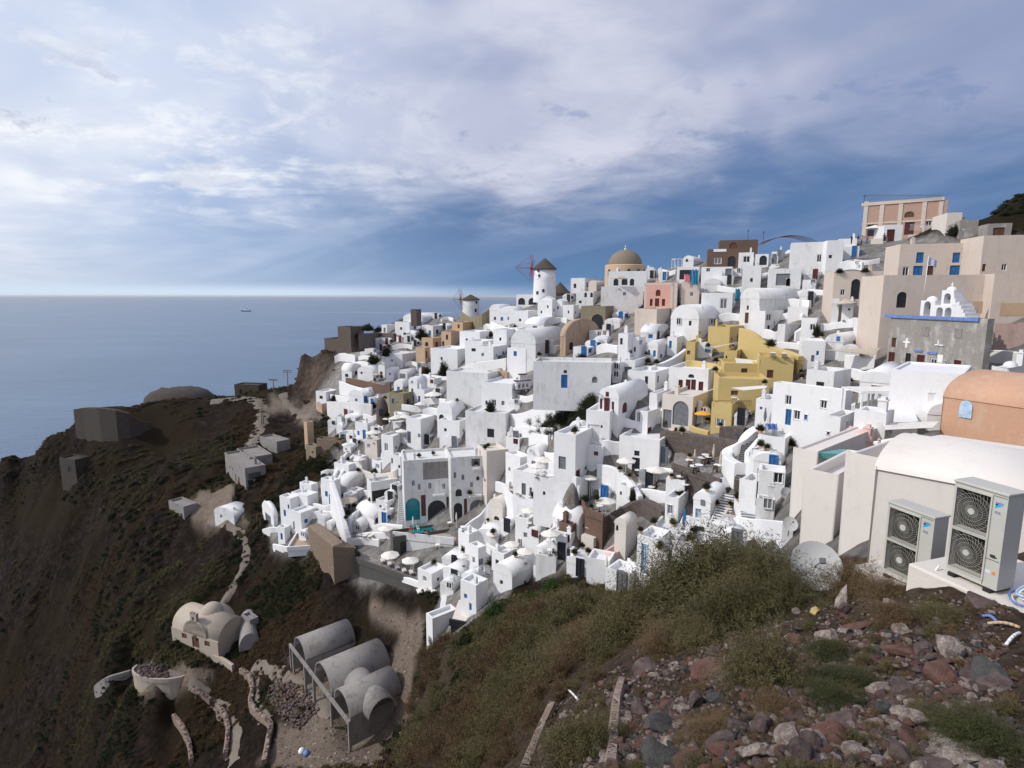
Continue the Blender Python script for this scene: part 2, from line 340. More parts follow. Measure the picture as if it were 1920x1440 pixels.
# value noise
_rng = np.random.RandomState(3); _tab = _rng.rand(256, 256)
def vnoise(x, y):
    xi = np.floor(x).astype(int); yi = np.floor(y).astype(int); fx = x-xi; fy = y-yi
    fx = fx*fx*(3-2*fx); fy = fy*fy*(3-2*fy); g_ = lambda a, b: _tab[a & 255, b & 255]
    return (g_(xi, yi)*(1-fx)+g_(xi+1, yi)*fx)*(1-fy) + (g_(xi, yi+1)*(1-fx)+g_(xi+1, yi+1)*fx)*fy
def fbm(x, y, o=4, ridge=False):
    s = 0; a = 0.5
    for k_ in range(o):
        n_ = vnoise(x*2**k_+17*k_, y*2**k_-9*k_)
        s = s + a*((1-abs(2*n_-1)) if ridge else n_); a *= 0.5
    return s
NA, NR = 800, 640
azs = np.radians(np.concatenate([np.linspace(-80, -43, 50, endpoint=False), np.linspace(-43, 43, NA-100), np.linspace(43, 80, 51)[1:]]))
lrs = np.linspace(math.log(1.2), math.log(560), NR)
AZ, LR = np.meshgrid(azs, lrs); RR = np.exp(LR)
g = gfun(AZ, LR)
XX = RR*np.sin(AZ); YY = RR*np.cos(AZ); ZZ = RR*g
DD = YY*cp - ZZ*sp; UU = 960 + F*XX/DD; VV = 720 - F*(YY*sp+ZZ*cp)/DD
def inpoly(u, v, poly):
    ins = np.zeros(u.shape, bool); n = len(poly)
    for i in range(n):
        x0, y0 = poly[i]; x1, y1 = poly[(i+1) % n]
        c_ = ((y0 > v) != (y1 > v)); ins ^= c_ & (u < (x1-x0)*(v-y0)/((y1-y0) if y1 != y0 else 1e-9)+x0)
    return ins
VILL = [(590,740),(640,670),(760,590),(900,560),(1000,520),(1250,440),(1600,440),(1800,445),(2600,445),(2600,1060),(1780,1075),(1560,1040),(1400,1060),(1180,1120),(1060,1075),(960,1095),(900,1160),(860,1210),(800,1200),(812,1120),(660,1080),(640,1000),(540,1040),(490,990),(600,900),(650,840),(600,775)]
_nz = (fbm(XX/6+5, YY/6, 4)-.47)*90*np.clip(RR/90, 0, 1); UN = UU+_nz; VN = VV+(fbm(XX/6+50, YY/6+9, 4)-.47)*60*np.clip(RR/90, 0, 1)
vill = inpoly(UN, VN, VILL) & (RR > 20) & (RR < 240)
SAND = [(530,1225),(560,1300),(600,1340),(530,1360),(490,1440),(700,1445),(780,1330),(790,1180),(700,1110),(680,1150),(760,1200),(740,1240)]
SAND2 = [(250,1235),(350,1235),(400,1260),(330,1290),(240,1290)]
SAND3 = [(330,940),(400,900),(440,890),(440,940),(470,975),(380,980)]
SAND4 = [(520,735),(600,760),(600,800),(560,800),(540,770),(500,765)]
sand = (inpoly(UN, VN, SAND) & (RR > 50)) | inpoly(UN, VN, SAND2) | inpoly(UN, VN, SAND3) | inpoly(UN, VN, SAND4)
# relief: gullied cliffs on the seaward side, small lumps in the village and at our feet
wild = np.clip((-0.10-AZ)/0.12, 0, 1)*np.clip((RR-60)/40, 0, 1)*(~vill)
rel = ((fbm(XX/34, YY/34, 5, True)-0.64)*15+(fbm(XX/9+7, YY/9, 4, True)-.62)*4)*wild*np.clip((VV-800)/90, 0.0, 1)*np.clip((RR-95)/40, 0, 1)
rel += (fbm(XX/5, YY/5, 4)-0.47)*np.where(vill, 0.06, 1.0)*np.clip(RR/60, 0.0, 1.6)*np.where(RR > 150, np.clip((VV-740)/80, .25, 1), 1)
rel += (fbm(XX/0.7, YY/0.7, 4)-0.47)*0.5*np.clip((30-RR)/12, 0, 1)*np.clip(RR/5, 0.3, 1)
clf = np.clip(1-np.abs(UU-590)/50, 0, 1)*np.clip(1-np.abs(VV-705)/70, 0, 1)*(RR > 150)
rel += clf*(fbm(XX/3.2, YY/9, 4, True)-0.6)*5
rel *= np.where(sand, 0.4, 1)
sil = [(-300,960),(-60,900),(0,864),(50,838),(100,816),(140,797),(150,768),(250,758),(300,752),(385,748),(430,745),(480,738),(530,728),(552,724),(558,700),(564,672),(575,660),(605,655)]
sa_, sg_ = zip(*[(math.atan2(ray(u, v).x, ray(u, v).y), ray(u, v).z/math.hypot(ray(u, v).x, ray(u, v).y)) for u, v in sil])
cap = np.interp(AZ, sa_, sg_); far = (RR > 140) & (AZ < sa_[-1])
ZZ = np.where(far, np.minimum(ZZ+rel, RR*(cap+(fbm(XX/7, YY/7, 4)-.5)*.012)), ZZ+rel)
ZZ = np.maximum(ZZ, SEA-6)
tv = np.stack([XX, YY, ZZ], -1).reshape(-1, 3)
ii = (np.arange(NR-1)[:, None]*NA + np.arange(NA-1)[None, :]).reshape(-1)
tf = np.stack([ii, ii+1, ii+NA+1, ii+NA], -1)
me = bpy.data.meshes.new('hillside'); me.vertices.add(len(tv)); me.vertices.foreach_set('co', tv.ravel())
me.loops.add(tf.size); me.loops.foreach_set('vertex_index', tf.ravel()); me.polygons.add(len(tf))
me.polygons.foreach_set('loop_start', np.arange(len(tf))*4); me.polygons.foreach_set('loop_total', np.full(len(tf), 4))
me.polygons.foreach_set('use_smooth', np.ones(len(tf), bool)); me.update(calc_edges=True)
def blur(m):
    m = m.astype(float)
    for _ in range(2): m = (m + np.roll(m, 1, 0) + np.roll(m, -1, 0) + np.roll(m, 1, 1) + np.roll(m, -1, 1))/5
    return m
att = me.color_attributes.new('zones', 'FLOAT_COLOR', 'POINT')
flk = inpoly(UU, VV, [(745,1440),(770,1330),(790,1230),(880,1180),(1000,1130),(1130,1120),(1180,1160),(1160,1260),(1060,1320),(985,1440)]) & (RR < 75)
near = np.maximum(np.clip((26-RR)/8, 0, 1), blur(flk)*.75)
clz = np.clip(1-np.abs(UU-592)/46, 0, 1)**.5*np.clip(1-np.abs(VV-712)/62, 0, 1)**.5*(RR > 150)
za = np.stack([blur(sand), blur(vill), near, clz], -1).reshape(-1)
att.data.foreach_set('color', za.astype(np.float32))
m, nt, b = newmat('volcanic_hillside'); p = pos(nt)
at = nt.node('ShaderNodeAttribute', attribute_name='zones'); zr, zg, zb = nt.sep(at.outputs['Color'])
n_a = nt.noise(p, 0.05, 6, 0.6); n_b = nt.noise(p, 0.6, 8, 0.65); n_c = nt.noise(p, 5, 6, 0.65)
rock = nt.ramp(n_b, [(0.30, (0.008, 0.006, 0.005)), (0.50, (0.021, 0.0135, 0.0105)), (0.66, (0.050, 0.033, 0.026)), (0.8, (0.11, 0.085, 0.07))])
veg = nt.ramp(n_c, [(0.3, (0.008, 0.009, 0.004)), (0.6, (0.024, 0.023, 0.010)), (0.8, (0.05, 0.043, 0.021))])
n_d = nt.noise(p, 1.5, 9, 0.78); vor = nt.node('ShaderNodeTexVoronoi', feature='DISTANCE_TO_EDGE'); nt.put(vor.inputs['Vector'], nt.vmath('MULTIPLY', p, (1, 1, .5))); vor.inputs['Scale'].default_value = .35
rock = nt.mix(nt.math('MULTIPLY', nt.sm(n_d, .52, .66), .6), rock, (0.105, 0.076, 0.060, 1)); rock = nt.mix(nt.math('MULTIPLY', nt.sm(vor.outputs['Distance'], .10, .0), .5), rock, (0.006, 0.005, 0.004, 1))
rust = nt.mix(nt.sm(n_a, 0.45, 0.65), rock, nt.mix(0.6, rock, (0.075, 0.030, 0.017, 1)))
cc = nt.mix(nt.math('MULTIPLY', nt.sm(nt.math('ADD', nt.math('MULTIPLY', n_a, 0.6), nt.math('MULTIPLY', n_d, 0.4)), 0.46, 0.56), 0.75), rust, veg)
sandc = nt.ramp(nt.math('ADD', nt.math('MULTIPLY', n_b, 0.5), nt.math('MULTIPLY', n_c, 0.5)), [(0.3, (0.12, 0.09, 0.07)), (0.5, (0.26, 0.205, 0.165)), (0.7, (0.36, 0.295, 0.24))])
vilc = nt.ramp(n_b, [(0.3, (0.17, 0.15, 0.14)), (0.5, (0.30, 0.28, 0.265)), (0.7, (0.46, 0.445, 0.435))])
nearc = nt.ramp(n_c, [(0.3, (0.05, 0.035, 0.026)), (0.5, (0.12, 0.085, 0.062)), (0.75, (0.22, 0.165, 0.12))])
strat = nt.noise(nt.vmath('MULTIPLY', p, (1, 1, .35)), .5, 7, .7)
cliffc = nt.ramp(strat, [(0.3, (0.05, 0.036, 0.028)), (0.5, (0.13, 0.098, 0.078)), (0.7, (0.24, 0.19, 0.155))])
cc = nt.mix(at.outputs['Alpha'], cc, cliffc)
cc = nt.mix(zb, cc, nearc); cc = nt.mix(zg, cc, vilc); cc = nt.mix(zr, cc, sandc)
nt.put(b.inputs['Base Color'], cc); b.inputs['Roughness'].default_value = 0.95; b.inputs['Specular IOR Level'].default_value = 0.1
nt.put(b.inputs['Normal'], nt.bump(nt.math('ADD', nt.math('MULTIPLY', n_b, 1.0), nt.math('ADD', nt.math('MULTIPLY', n_d, 1.2), nt.math('MULTIPLY', n_c, 0.2))), 0.9, 0.9))
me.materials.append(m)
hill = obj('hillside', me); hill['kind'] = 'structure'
BV = BVHTree.FromPolygons([Vector(q) for q in tv.tolist()], tf.tolist(), epsilon=0)
O0 = Vector((0, 0, 0))
def G(u, v, dmin=0.0):
    """where the line of sight through (u, v) meets the hillside"""
    r_ = ray(u, v); o_ = r_*dmin
    h = BV.ray_cast(o_, r_.normalized())
    return h[0] if h[0] is not None else r_*150
def gz(x, y):
    h = BV.ray_cast(Vector((x, y, 200)), Vector((0, 0, -1)))
    return h[0].z if h[0] is not None else SEA

# ------------------------------------------------------------------ the sea
mb = MB(); rings = [150]+[150*1.25**k_ for k_ in range(1, 31)]; na = 96
for r_ in rings:
    for k_ in range(na): mb.v.append((r_*math.cos(2*math.pi*k_/na), r_*math.sin(2*math.pi*k_/na), SEA))
for j in range(len(rings)-1):
    for k_ in range(na): mb.f.append((j*na+k_, j*na+(k_+1) % na, (j+1)*na+(k_+1) % na, (j+1)*na+k_)); mb.i.append(0)
m, nt, b = newmat('sea_water'); p = pos(nt)
x_, y_, z_ = nt.sep(p); dist = nt.vmath('LENGTH', p).node.outputs['Value']
pr = nt.node('ShaderNodeMapping'); nt.put(pr.inputs[0], p); pr.inputs['Rotation'].default_value = (0, 0, R(25)); pr.inputs['Scale'].default_value = (1, 2.2, 1)
w1 = nt.noise(pr.outputs[0], 0.035, 5, 0.6); w2 = nt.noise(pr.outputs[0], 0.25, 5, 0.65); w3 = nt.noise(pr.outputs[0], 0.0022, 4, 0.6)
hgt = nt.math('ADD', nt.math('MULTIPLY', w1, 3.0), nt.math('MULTIPLY', w2, 0.9))
nt.put(b.inputs['Normal'], nt.bump(hgt, 0.6, 1.0))
cc = nt.mix(nt.sm(w3, 0.35, 0.7), (0.06, 0.12, 0.21, 1), (0.09, 0.16, 0.26, 1))
nt.put(b.inputs['Base Color'], cc); b.inputs['Roughness'].default_value = 0.30; b.inputs['IOR'].default_value = 1.36
o = obj('sea', mb.mesh('sea', m)); o['kind'] = 'structure'
# ------------------------------------------------------------------ unit pieces shared by every building (width 1, height 1, facing -Y)
def pane_rect():
    mb = MB(); mb.box(-.5, .5, -1, 1, 0, 1); return mb
def pane_arch(n=10, ry=0.35, y0=-1, y1=1):
    mb = MB(); pr = [(-.5, 0), (.5, 0), (.5, 1-ry)] + [(.5*math.cos(math.pi*k/n), 1-ry+ry*math.sin(math.pi*k/n)) for k in range(1, n)] + [(-.5, 1-ry)]
    m_ = len(pr); vs = [(x, y0, z) for x, z in pr]+[(x, y1, z) for x, z in pr]
    mb.add(vs, [tuple(range(m_)), tuple(range(2*m_-1, m_-1, -1))]+[(i, m_+i, m_+(i+1) % m_, (i+1) % m_) for i in range(m_)]); return mb
UNIT = {}
def unit(kind, mat):
    key = (kind, mat)
    if key not in UNIT:
        if kind == 'rect': me = pane_rect().mesh('pane', M[mat])
        elif kind == 'arch': me = pane_arch().mesh('pane', M[mat])
        elif kind == 'round': me = pane_arch(14, 0.98).mesh('pane', M[mat])
        elif kind == 'frame':                                # ring with a central post
            mb = MB(); t = .10
            mb.box(-.5, -.5+t, -1, 1, 0, 1); mb.box(.5-t, .5, -1, 1, 0, 1); mb.box(-.5+t, .5-t, -1, 1, 1-t*.7, 1); mb.box(-.5+t, .5-t, -1, 1, 0, t*.7); mb.box(-.035, .035, -.8, .8, t*.7, 1-t*.7)
            me = mb.mesh('frame', M[mat])
        elif kind == 'bars':
            mb = MB()
            for k in range(13): x = -.5+k/12; mb.box(x-.008, x+.008, -1, 1, 0, 1)
            mb.box(-.5, .5, -1, 1, .95, 1); mb.box(-.5, .5, -1, 1, 0, .04); me = mb.mesh('railing', M[mat])
        UNIT[key] = me
    return UNIT[key]

def face_grid(mb, fn, x0, x1, z0, z1, holes, depth, n_in, flip):
    """a wall with openings: fn maps (x, z, inward) to a point; each hole is (xa, xb, za, zb, arch)"""
    holes = [h for h in holes if h[0] > x0+.02 and h[1] < x1-.02 and h[3] < z1-.02]
    xs = sorted({x0, x1, *[h[0] for h in holes], *[h[1] for h in holes]}); zs = sorted({z0, z1, *[max(h[2], z0) for h in holes], *[h[3] for h in holes]})
    id_ = {}
    def vid(x, z):
        kx = (round(x, 5), round(z, 5))
        if kx not in id_: id_[kx] = len(mb.v); mb.v.append(tuple(fn(x, z, 0)))
        return id_[kx]
    def F_(*q): mb.f.append(tuple(reversed(q)) if flip else tuple(q)); mb.i.append(0)
    for i in range(len(xs)-1):
        for j in range(len(zs)-1):
            xm, zm = (xs[i]+xs[i+1])/2, (zs[j]+zs[j+1])/2
            if any(h[0] < xm < h[1] and h[2] < zm < h[3] for h in holes): continue
            F_(vid(xs[i], zs[j]), vid(xs[i+1], zs[j]), vid(xs[i+1], zs[j+1]), vid(xs[i], zs[j+1]))
    for xa, xb, za, zb, arch in holes:
        za = max(za, z0)
        if arch:
            ry = min((xb-xa)/2, (zb-za)*.5); n = 8; xm = (xa+xb)/2; rx = (xb-xa)/2
            arc = [(xm-rx*math.cos(math.pi*k/n), zb-ry+ry*math.sin(math.pi*k/n)) for k in range(n+1)]
            out = [(xa, za)] + arc + [(xb, za)]
            b0 = len(mb.v); mb.v += [tuple(fn(x, z, 0)) for x, z in arc]; tl = len(mb.v); mb.v += [tuple(fn(xa, zb, 0)), tuple(fn(xb, zb, 0))]
            for k in range(n//2): F_(tl, b0+k, b0+k+1)
            for k in range(n//2, n): F_(tl+1, b0+k, b0+k+1)
            F_(tl, b0+n//2, tl+1)
        else: out = [(xa, za), (xa, zb), (xb, zb), (xb, za)]
        b0 = len(mb.v); m_ = len(out)
        mb.v += [tuple(fn(x, z, 0)) for x, z in out]+[tuple(fn(x, z, depth)) for x, z in out]
        for k in range(m_-1): F_(b0+k, b0+k+1, b0+m_+k+1, b0+m_+k)
        F_(b0+m_-1, b0, b0+m_, b0+2*m_-1)
    return holes

HS = []
def house(label, uc, vb, vt, ul, ur, al=-62, roof='flat', mat='W', wins=(), name='whitewashed_house', cat='house', d=None, down=3.0, rise=None, group=None, mats=None, par=0.45, rmat=None, wl=None, wr=None, dmin=0.0, hood=False):
    """near corner (uc, vb), its top at row vt, left and right extents at columns ul / ur; al = azimuth of the edge that leaves to the left"""
    P = px_at(uc, vb, d) if d else G(uc, vb, dmin)
    depth = proj(P)[2]; h = max(0.4, solve_h(P, vt)); al = R(al); ar = al+math.pi/2
    def ext(u, a):
        dx, dy = math.sin(a), math.cos(a); c_ = (u-960)/F; Aq = P.y*cp-P.z*sp
        s_ = (c_*Aq - P.x)/(dx - c_*dy*cp) if abs(dx - c_*dy*cp) > 1e-6 else 99
        return s_ if 0.3 < s_ < 60 else None
    wl = wl or (-ul if ul is not None and ul < 0 else ext(ul, al)); wr = wr or (-ur if ur is not None and ur < 0 else ext(ur, ar))
    if wl is None: wl = 6
    if wr is None: wr = 6
    wl = min(wl, 30)
    if (ur or 0) > 0: wr = min(wr, 15)
    if (ul or 0) > 0 and wl > 22: print('?? wl', round(wl, 1), label)
    if (ur or 0) > 0 and wr > 22: print('?? wr', round(wr, 1), label)
    e1 = Vector((math.sin(ar), math.cos(ar), 0)); e2 = Vector((math.sin(al), math.cos(al), 0)); rz = math.pi/2-ar
    rt = root(name, label, cat, P, rz, group)
    HS.append((rt, P, wl, wr, h, al))
    if roof == 'vaultx': rise = rise or min(wl/2, h*.45); hw = h-rise
    elif roof == 'vaulty': rise = rise or min(wr/2, h*.45); hw = h-rise
    else: hw = h
    mw = M[mat]
    holes = {'L': [], 'R': []}; items = []
    rd_ = random.Random(label); auto = []
    if 34 < depth < 150 and cat in ('house', 'hotel', 'mansion', 'annexe', 'shop') and h > 2.1:
        for f_, W_, cnt in (('R', wr, sum(w[0] == 'R' for w in wins)), ('L', wl, sum(w[0] == 'L' for w in wins))):
            if cnt == 0 or (cnt == 1 and W_ > 5.5 and f_ == 'R'):
                x = .6+rd_.random()*.8
                while x < W_-1.2 and len(auto) < 4:
                    if rd_.random() < .62:
                        dr = rd_.random() < .25 and h > 2.6; auto.append((f_, x, x+(.85 if dr else rd_.choice((.5, .6, .8))), -.1 if dr else hw*.42, 1.95 if dr else min(hw-.25, hw*.42+rd_.choice((.55, .8, 1.0))), rd_.choice('kkgbrn') if mat != 'Y' else 'n', dr))
                    x += 1.6+rd_.random()*1.6
    for f_, sa, sb, za, zb, ck, dr in auto:
        if zb-za > .3: holes[f_].append((sa, sb, za, zb, False)); items.append((f_, sa, sb, za, zb, 'd' if dr else 'w', ck, True))
    for w in wins:
        f_, wu, wv, wpx, hpx, kind, colr = w
        n_ = e1 if f_ == 'L' else e2; ax = e2 if f_ == 'L' else e1
        try:
            a = on_plane(wu-wpx/2, wv, P, n_)-P; b_ = on_plane(wu+wpx/2, wv, P, n_)-P; t_ = on_plane(wu, wv-hpx/2, P, n_)-P; bo = on_plane(wu, wv+hpx/2, P, n_)-P
        except ZeroDivisionError: continue
        sa, sb = sorted((a.dot(ax), b_.dot(ax))); za, zb = bo.z, t_.z; W_ = wl if f_ == 'L' else wr
        if sa < 0.1: sb = sb-sa+.12; sa = .12
        if sb > W_-.1: sa -= sb-W_+.12; sb = W_-.12
        if sa < .05 or sb-sa < .15 or zb-za < .15: continue
        arch = kind in 'aAo'
        if zb < hw-.04: holes[f_].append((sa, sb, za, zb, arch))
        items.append((f_, sa, sb, za, zb, kind, colr, zb < hw-.04))
    mb = MB(); dn = -down
    keepL = face_grid(mb, lambda y, z, i: (i, y, z), 0, wl, dn, hw, holes['L'], 0.28, None, False)
    keepR = face_grid(mb, lambda x, z, i: (x, i, z), 0, wr, dn, hw, holes['R'], 0.28, None, True)
    mb.add([(wr,0,dn),(wr,wl,dn),(wr,wl,hw),(wr,0,hw)], [(0,1,2,3)]); mb.add([(0,wl,dn),(wr,wl,dn),(wr,wl,hw),(0,wl,hw)], [(0,3,2,1)])
    rm = MB()
    if roof == 'flat':
        t = min(.25, wl*.15, wr*.15); q = min(par, h*.3)
        mb.add([(0,0,hw),(wr,0,hw),(wr,wl,hw),(0,wl,hw),(t,t,hw),(wr-t,t,hw),(wr-t,wl-t,hw),(t,wl-t,hw),(t,t,hw-q),(wr-t,t,hw-q),(wr-t,wl-t,hw-q),(t,wl-t,hw-q)],
               [(0,1,5,4),(1,2,6,5),(2,3,7,6),(3,0,4,7),(4,5,9,8),(5,6,10,9),(6,7,11,10),(7,4,8,11)])
        rm.add([(t,t,hw-q),(wr-t,t,hw-q),(wr-t,wl-t,hw-q),(t,wl-t,hw-q)], [(0,1,2,3)])
    elif roof in ('vaultx', 'vaulty'):
        n = 14; Wd = wl if roof == 'vaultx' else wr; Ln = wr if roof == 'vaultx' else wl
        arc = [(Wd/2-Wd/2*math.cos(math.pi*k/n), hw+rise*math.sin(math.pi*k/n)) for k in range(n+1)]
        fn = (lambda a, z, l: (l, a, z)) if roof == 'vaultx' else (lambda a, z, l: (a, l, z))
        for l in (0, Ln):
            b0 = len(mb.v); mb.v += [fn(a, z, l) for a, z in arc]; f_ = tuple(range(b0, b0+n+1)); mb.f.append(f_ if l == 0 else f_[::-1]); mb.i.append(0)
        o_ = .06; arc2 = [(Wd/2-(Wd/2+o_)*math.cos(math.pi*k/n), hw+(rise+o_)*math.sin(math.pi*k/n)) for k in range(n+1)]
        vs = []
        for l in (0.22 if hood else -.05, Ln+.03): vs += [fn(a, z, l) for a, z in arc2]
        rm.add(vs, [(k, k+1, n+2+k, n+1+k) for k in range(n)]+[tuple(range(n, -1, -1)), tuple(range(n+1, 2*n+2))])
    elif roof == 'dome':
        mb.add([(0,0,hw),(wr,0,hw),(wr,wl,hw),(0,wl,hw)], [(0,1,2,3)])
        r_ = min(wl, wr)*.46; prof = [(r_*math.cos(a*math.pi/20), r_*.9*math.sin(a*math.pi/20)) for a in range(11)]; rm.lathe(prof, 20, (wr/2, wl/2, hw-.02))
    elif roof == 'gable':
        mb.add([(0,0,hw),(0,wl,hw),(0,wl/2,hw+wl*.22)], [(0,2,1)]); mb.add([(wr,0,hw),(wr,wl,hw),(wr,wl/2,hw+wl*.22)], [(0,1,2)])
        rm.add([(-.1,-.1,hw-.03),(wr+.1,-.1,hw-.03),(wr+.1,wl/2,hw+wl*.22+.04),(-.1,wl/2,hw+wl*.22+.04),(-.1,wl+.1,hw-.03),(wr+.1,wl+.1,hw-.03)], [(0,1,2,3),(3,2,5,4)])
    wm = mb.mesh('wall', mw); wo = obj('wall', wm, rt)
    chim = 34 < depth < 150 and cat in ('house', 'hotel', 'annexe') and rd_.random() < .55
    if depth < 60:
        bm_ = bmesh.new(); bm_.from_mesh(wm); bmesh.ops.remove_doubles(bm_, verts=bm_.verts, dist=0.001); bm_.to_mesh(wm); bm_.free()
        bv = wo.modifiers.new('bevel', 'BEVEL'); bv.width = .07; bv.segments = 2; bv.limit_method = 'ANGLE'; bv.angle_limit = R(50)
    ro = obj('roof', rm.mesh('roof', M[rmat] if rmat else mw, smooth=roof in ('vaultx', 'vaulty', 'dome')), rt)
    if roof in ('vaultx', 'vaulty', 'dome'):
        ro.data.polygons.foreach_set('use_smooth', [len(p_.vertices) == 4 for p_ in ro.data.polygons])
    if chim:
        cm = MB(); q = rd_.choice((.18, .24)); hc = rd_.choice((.5, .7, .9)); cm.box(-q, q, -q, q, -.6, hc); cm.box(-q-.05, q+.05, -q-.05, q+.05, hc, hc+.07); cm.box(-q*.6, q*.6, -q*.6, q*.6, hc+.07, hc+.25)
        obj('chimney', cm.mesh('chimney', mw), ro, (wr*rd_.choice((.25, .75)), wl*rd_.choice((.2, .8)), hw+(rise*.55 if roof in ('vaultx', 'vaulty') else 0)))
    for f_, sa, sb, za, zb, kind, colr, rec in items:
        wd, ht = sb-sa, zb-za
        inn = .20 if rec and any(abs(h_[0]-sa) < 1e-6 for h_ in (keepL if f_ == 'L' else keepR)) else -.03
        loc = (inn, (sa+sb)/2, za) if f_ == 'L' else ((sa+sb)/2, inn, za)
        isdoor = kind in 'dA' ; nm = 'door' if isdoor else ('niche' if kind in 'no' else 'window')
        rz_ = -math.pi/2 if f_ == 'L' else 0
        ry = min(.5, (wd/2)/ht) if kind in 'aAo' else 0
        un = 'arch' if kind in 'aA' and inn < 0 else 'rect'
        e = obj(nm, unit(un, colr), rt, loc, (0, 0, rz_), (wd, .05, ht))
        if kind in 'wda' and wd > .5 and depth < 130 and ht > .7 and not (kind == 'a'):
            fr = obj('frame', unit('frame', {'k': 'w', 'b': 'b', 'r': 'r', 'g': 'w', 'n': 'n', 't': 't', 'lb': 'w'}.get(colr, 'w') if not isdoor else colr), e, (0, -1.3, 0), (0, 0, 0), (.98, 1.2, .98))
    return rt

def wall(label, pts_, th=.35, mat='W', name='garden_wall', cat='wall', down=2.0, close=False, smooth=True, z=None, dmin=0.0, group=None):
    """a wall along ground points: (u, row of its foot, row of its top)"""
    Q = []
    for q in pts_:
        P = on_z(q[0], q[1], z) if z is not None else G(q[0], q[1], dmin)
        Q.append((P.x, P.y, P.z, P.z+max(.15, solve_h(P, q[2]))))
    if smooth and len(Q) > 2:
        out = []
        for i in range(len(Q)-1):
            p0 = Q[max(0, i-1)]; p1 = Q[i]; p2 = Q[i+1]; p3 = Q[min(len(Q)-1, i+2)]
            for t in (0, .25, .5, .75):
                out.append(tuple(.5*((2*p1[k])+(-p0[k]+p2[k])*t+(2*p0[k]-5*p1[k]+4*p2[k]-p3[k])*t*t+(-p0[k]+3*p1[k]-3*p2[k]+p3[k])*t**3) for k in range(4)))
        out.append(Q[-1]); Q = out
    c0 = Q[0]; mb = MB(); n = len(Q); vs = []
    for i, q in enumerate(Q):
        a = Q[max(0, i-1)]; b_ = Q[min(n-1, i+1)]; t = Vector((b_[0]-a[0], b_[1]-a[1])); t = t.normalized() if t.length > 1e-5 else Vector((1, 0)); nn = (-t.y, t.x)
        for s_, z_ in ((-.5, q[2]-down), (-.5, q[3]-.08), (-.3, q[3]), (.3, q[3]), (.5, q[3]-.08), (.5, q[2]-down)):
            vs.append((q[0]-c0[0]+nn[0]*th*s_, q[1]-c0[1]+nn[1]*th*s_, z_-c0[2]))
    fs = []
    for i in range(n-1):
        for k in range(5): fs.append((i*6+k, (i+1)*6+k, (i+1)*6+k+1, i*6+k+1))
    fs += [tuple(range(5, -1, -1)), tuple(range((n-1)*6, n*6))]
    mb.add(vs, fs); o = obj(name, mb.mesh(name, M[mat]), None, c0[:3]); return tag(o, label, cat, group)

def slab(label, poly, anchor, mat='W', name='terrace', cat='terrace', thick=3.5, dz=0.0, parapet=None, pmat=None, floor=None, dmin=0.0, ph=.8, kind=None):
    """a level terrace whose rim is the given outline; anchor = pixel that fixes its level"""
    A_ = G(*anchor, dmin); z0 = A_.z+dz; P = [on_z(u, v, z0) for u, v in poly]; c0 = P[0]
    vs = [(q.x-c0.x, q.y-c0.y, 0) for q in P]; n = len(vs)
    if sum(vs[i][0]*vs[(i+1) % n][1]-vs[(i+1) % n][0]*vs[i][1] for i in range(n)) < 0: vs = vs[::-1]; rev = True
    else: rev = False
    rt = root(name, label, cat, c0)
    mb = MB(); mb.add(vs+[(x, y, -thick) for x, y, _ in vs], [tuple(reversed(range(n, 2*n)))]+[((i+1) % n, i, n+i, n+(i+1) % n) for i in range(n)])
    obj('retaining_wall', mb.mesh('retaining_wall', M[pmat or mat]), rt)
    mb = MB(); mb.add([(x, y, .002) for x, y, _ in vs], [tuple(range(n))]); obj('floor', mb.mesh('floor', M[floor or mat]), rt)
    if parapet:
        mb = MB()
        for i in parapet:
            j = (i+1) % n; a, b_ = (n-1-i, (n-1-j) % n) if rev else (i, j); a = Vector(vs[a]); b_ = Vector(vs[b_]); t = (b_-a)
            if t.length < .05: continue
            t.normalize(); nn = Vector((-t.y, t.x, 0))*.14
            q = [a-t*.13-nn, b_+t*.13-nn, b_+t*.13+nn, a-t*.13+nn]
            mb.add([(w.x, w.y, -.3) for w in q]+[(w.x, w.y, ph+.003*i) for w in q], [(0,3,2,1),(4,5,6,7),(0,1,5,4),(1,2,6,5),(2,3,7,6),(3,0,4,7)])
        obj('parapet', mb.mesh('parapet', M[pmat or mat]), rt)
    return rt

def stairs(label, a, b_, width, n, mat='W', tread=None, dmin=0.0, sunk=.05, d1=None):
    P = G(*a, dmin); Q = G(*b_, dmin); D_ = Q-P; Lh = math.hypot(D_.x, D_.y); n = max(3, min(n, 40)); az_ = math.atan2(D_.x, D_.y)
    rt = root('stairway', label, 'stairs', P, -az_)
    me_ = None; st = Lh/n; rz_ = D_.z/n
    mb = MB(); mb.box(-width/2, width/2, 0, st*1.02, -1.2, 0, 0)
    if tread: mb.box(-width/2+.12, width/2-.12, -0.004, st*.80, -.01, .006, 1)
    me_ = mb.mesh('step', [M[mat], M[tread or mat]])
    for i in range(n): obj('step', me_, rt, (0, st*i, rz_*(i+1)+sunk))
    return rt

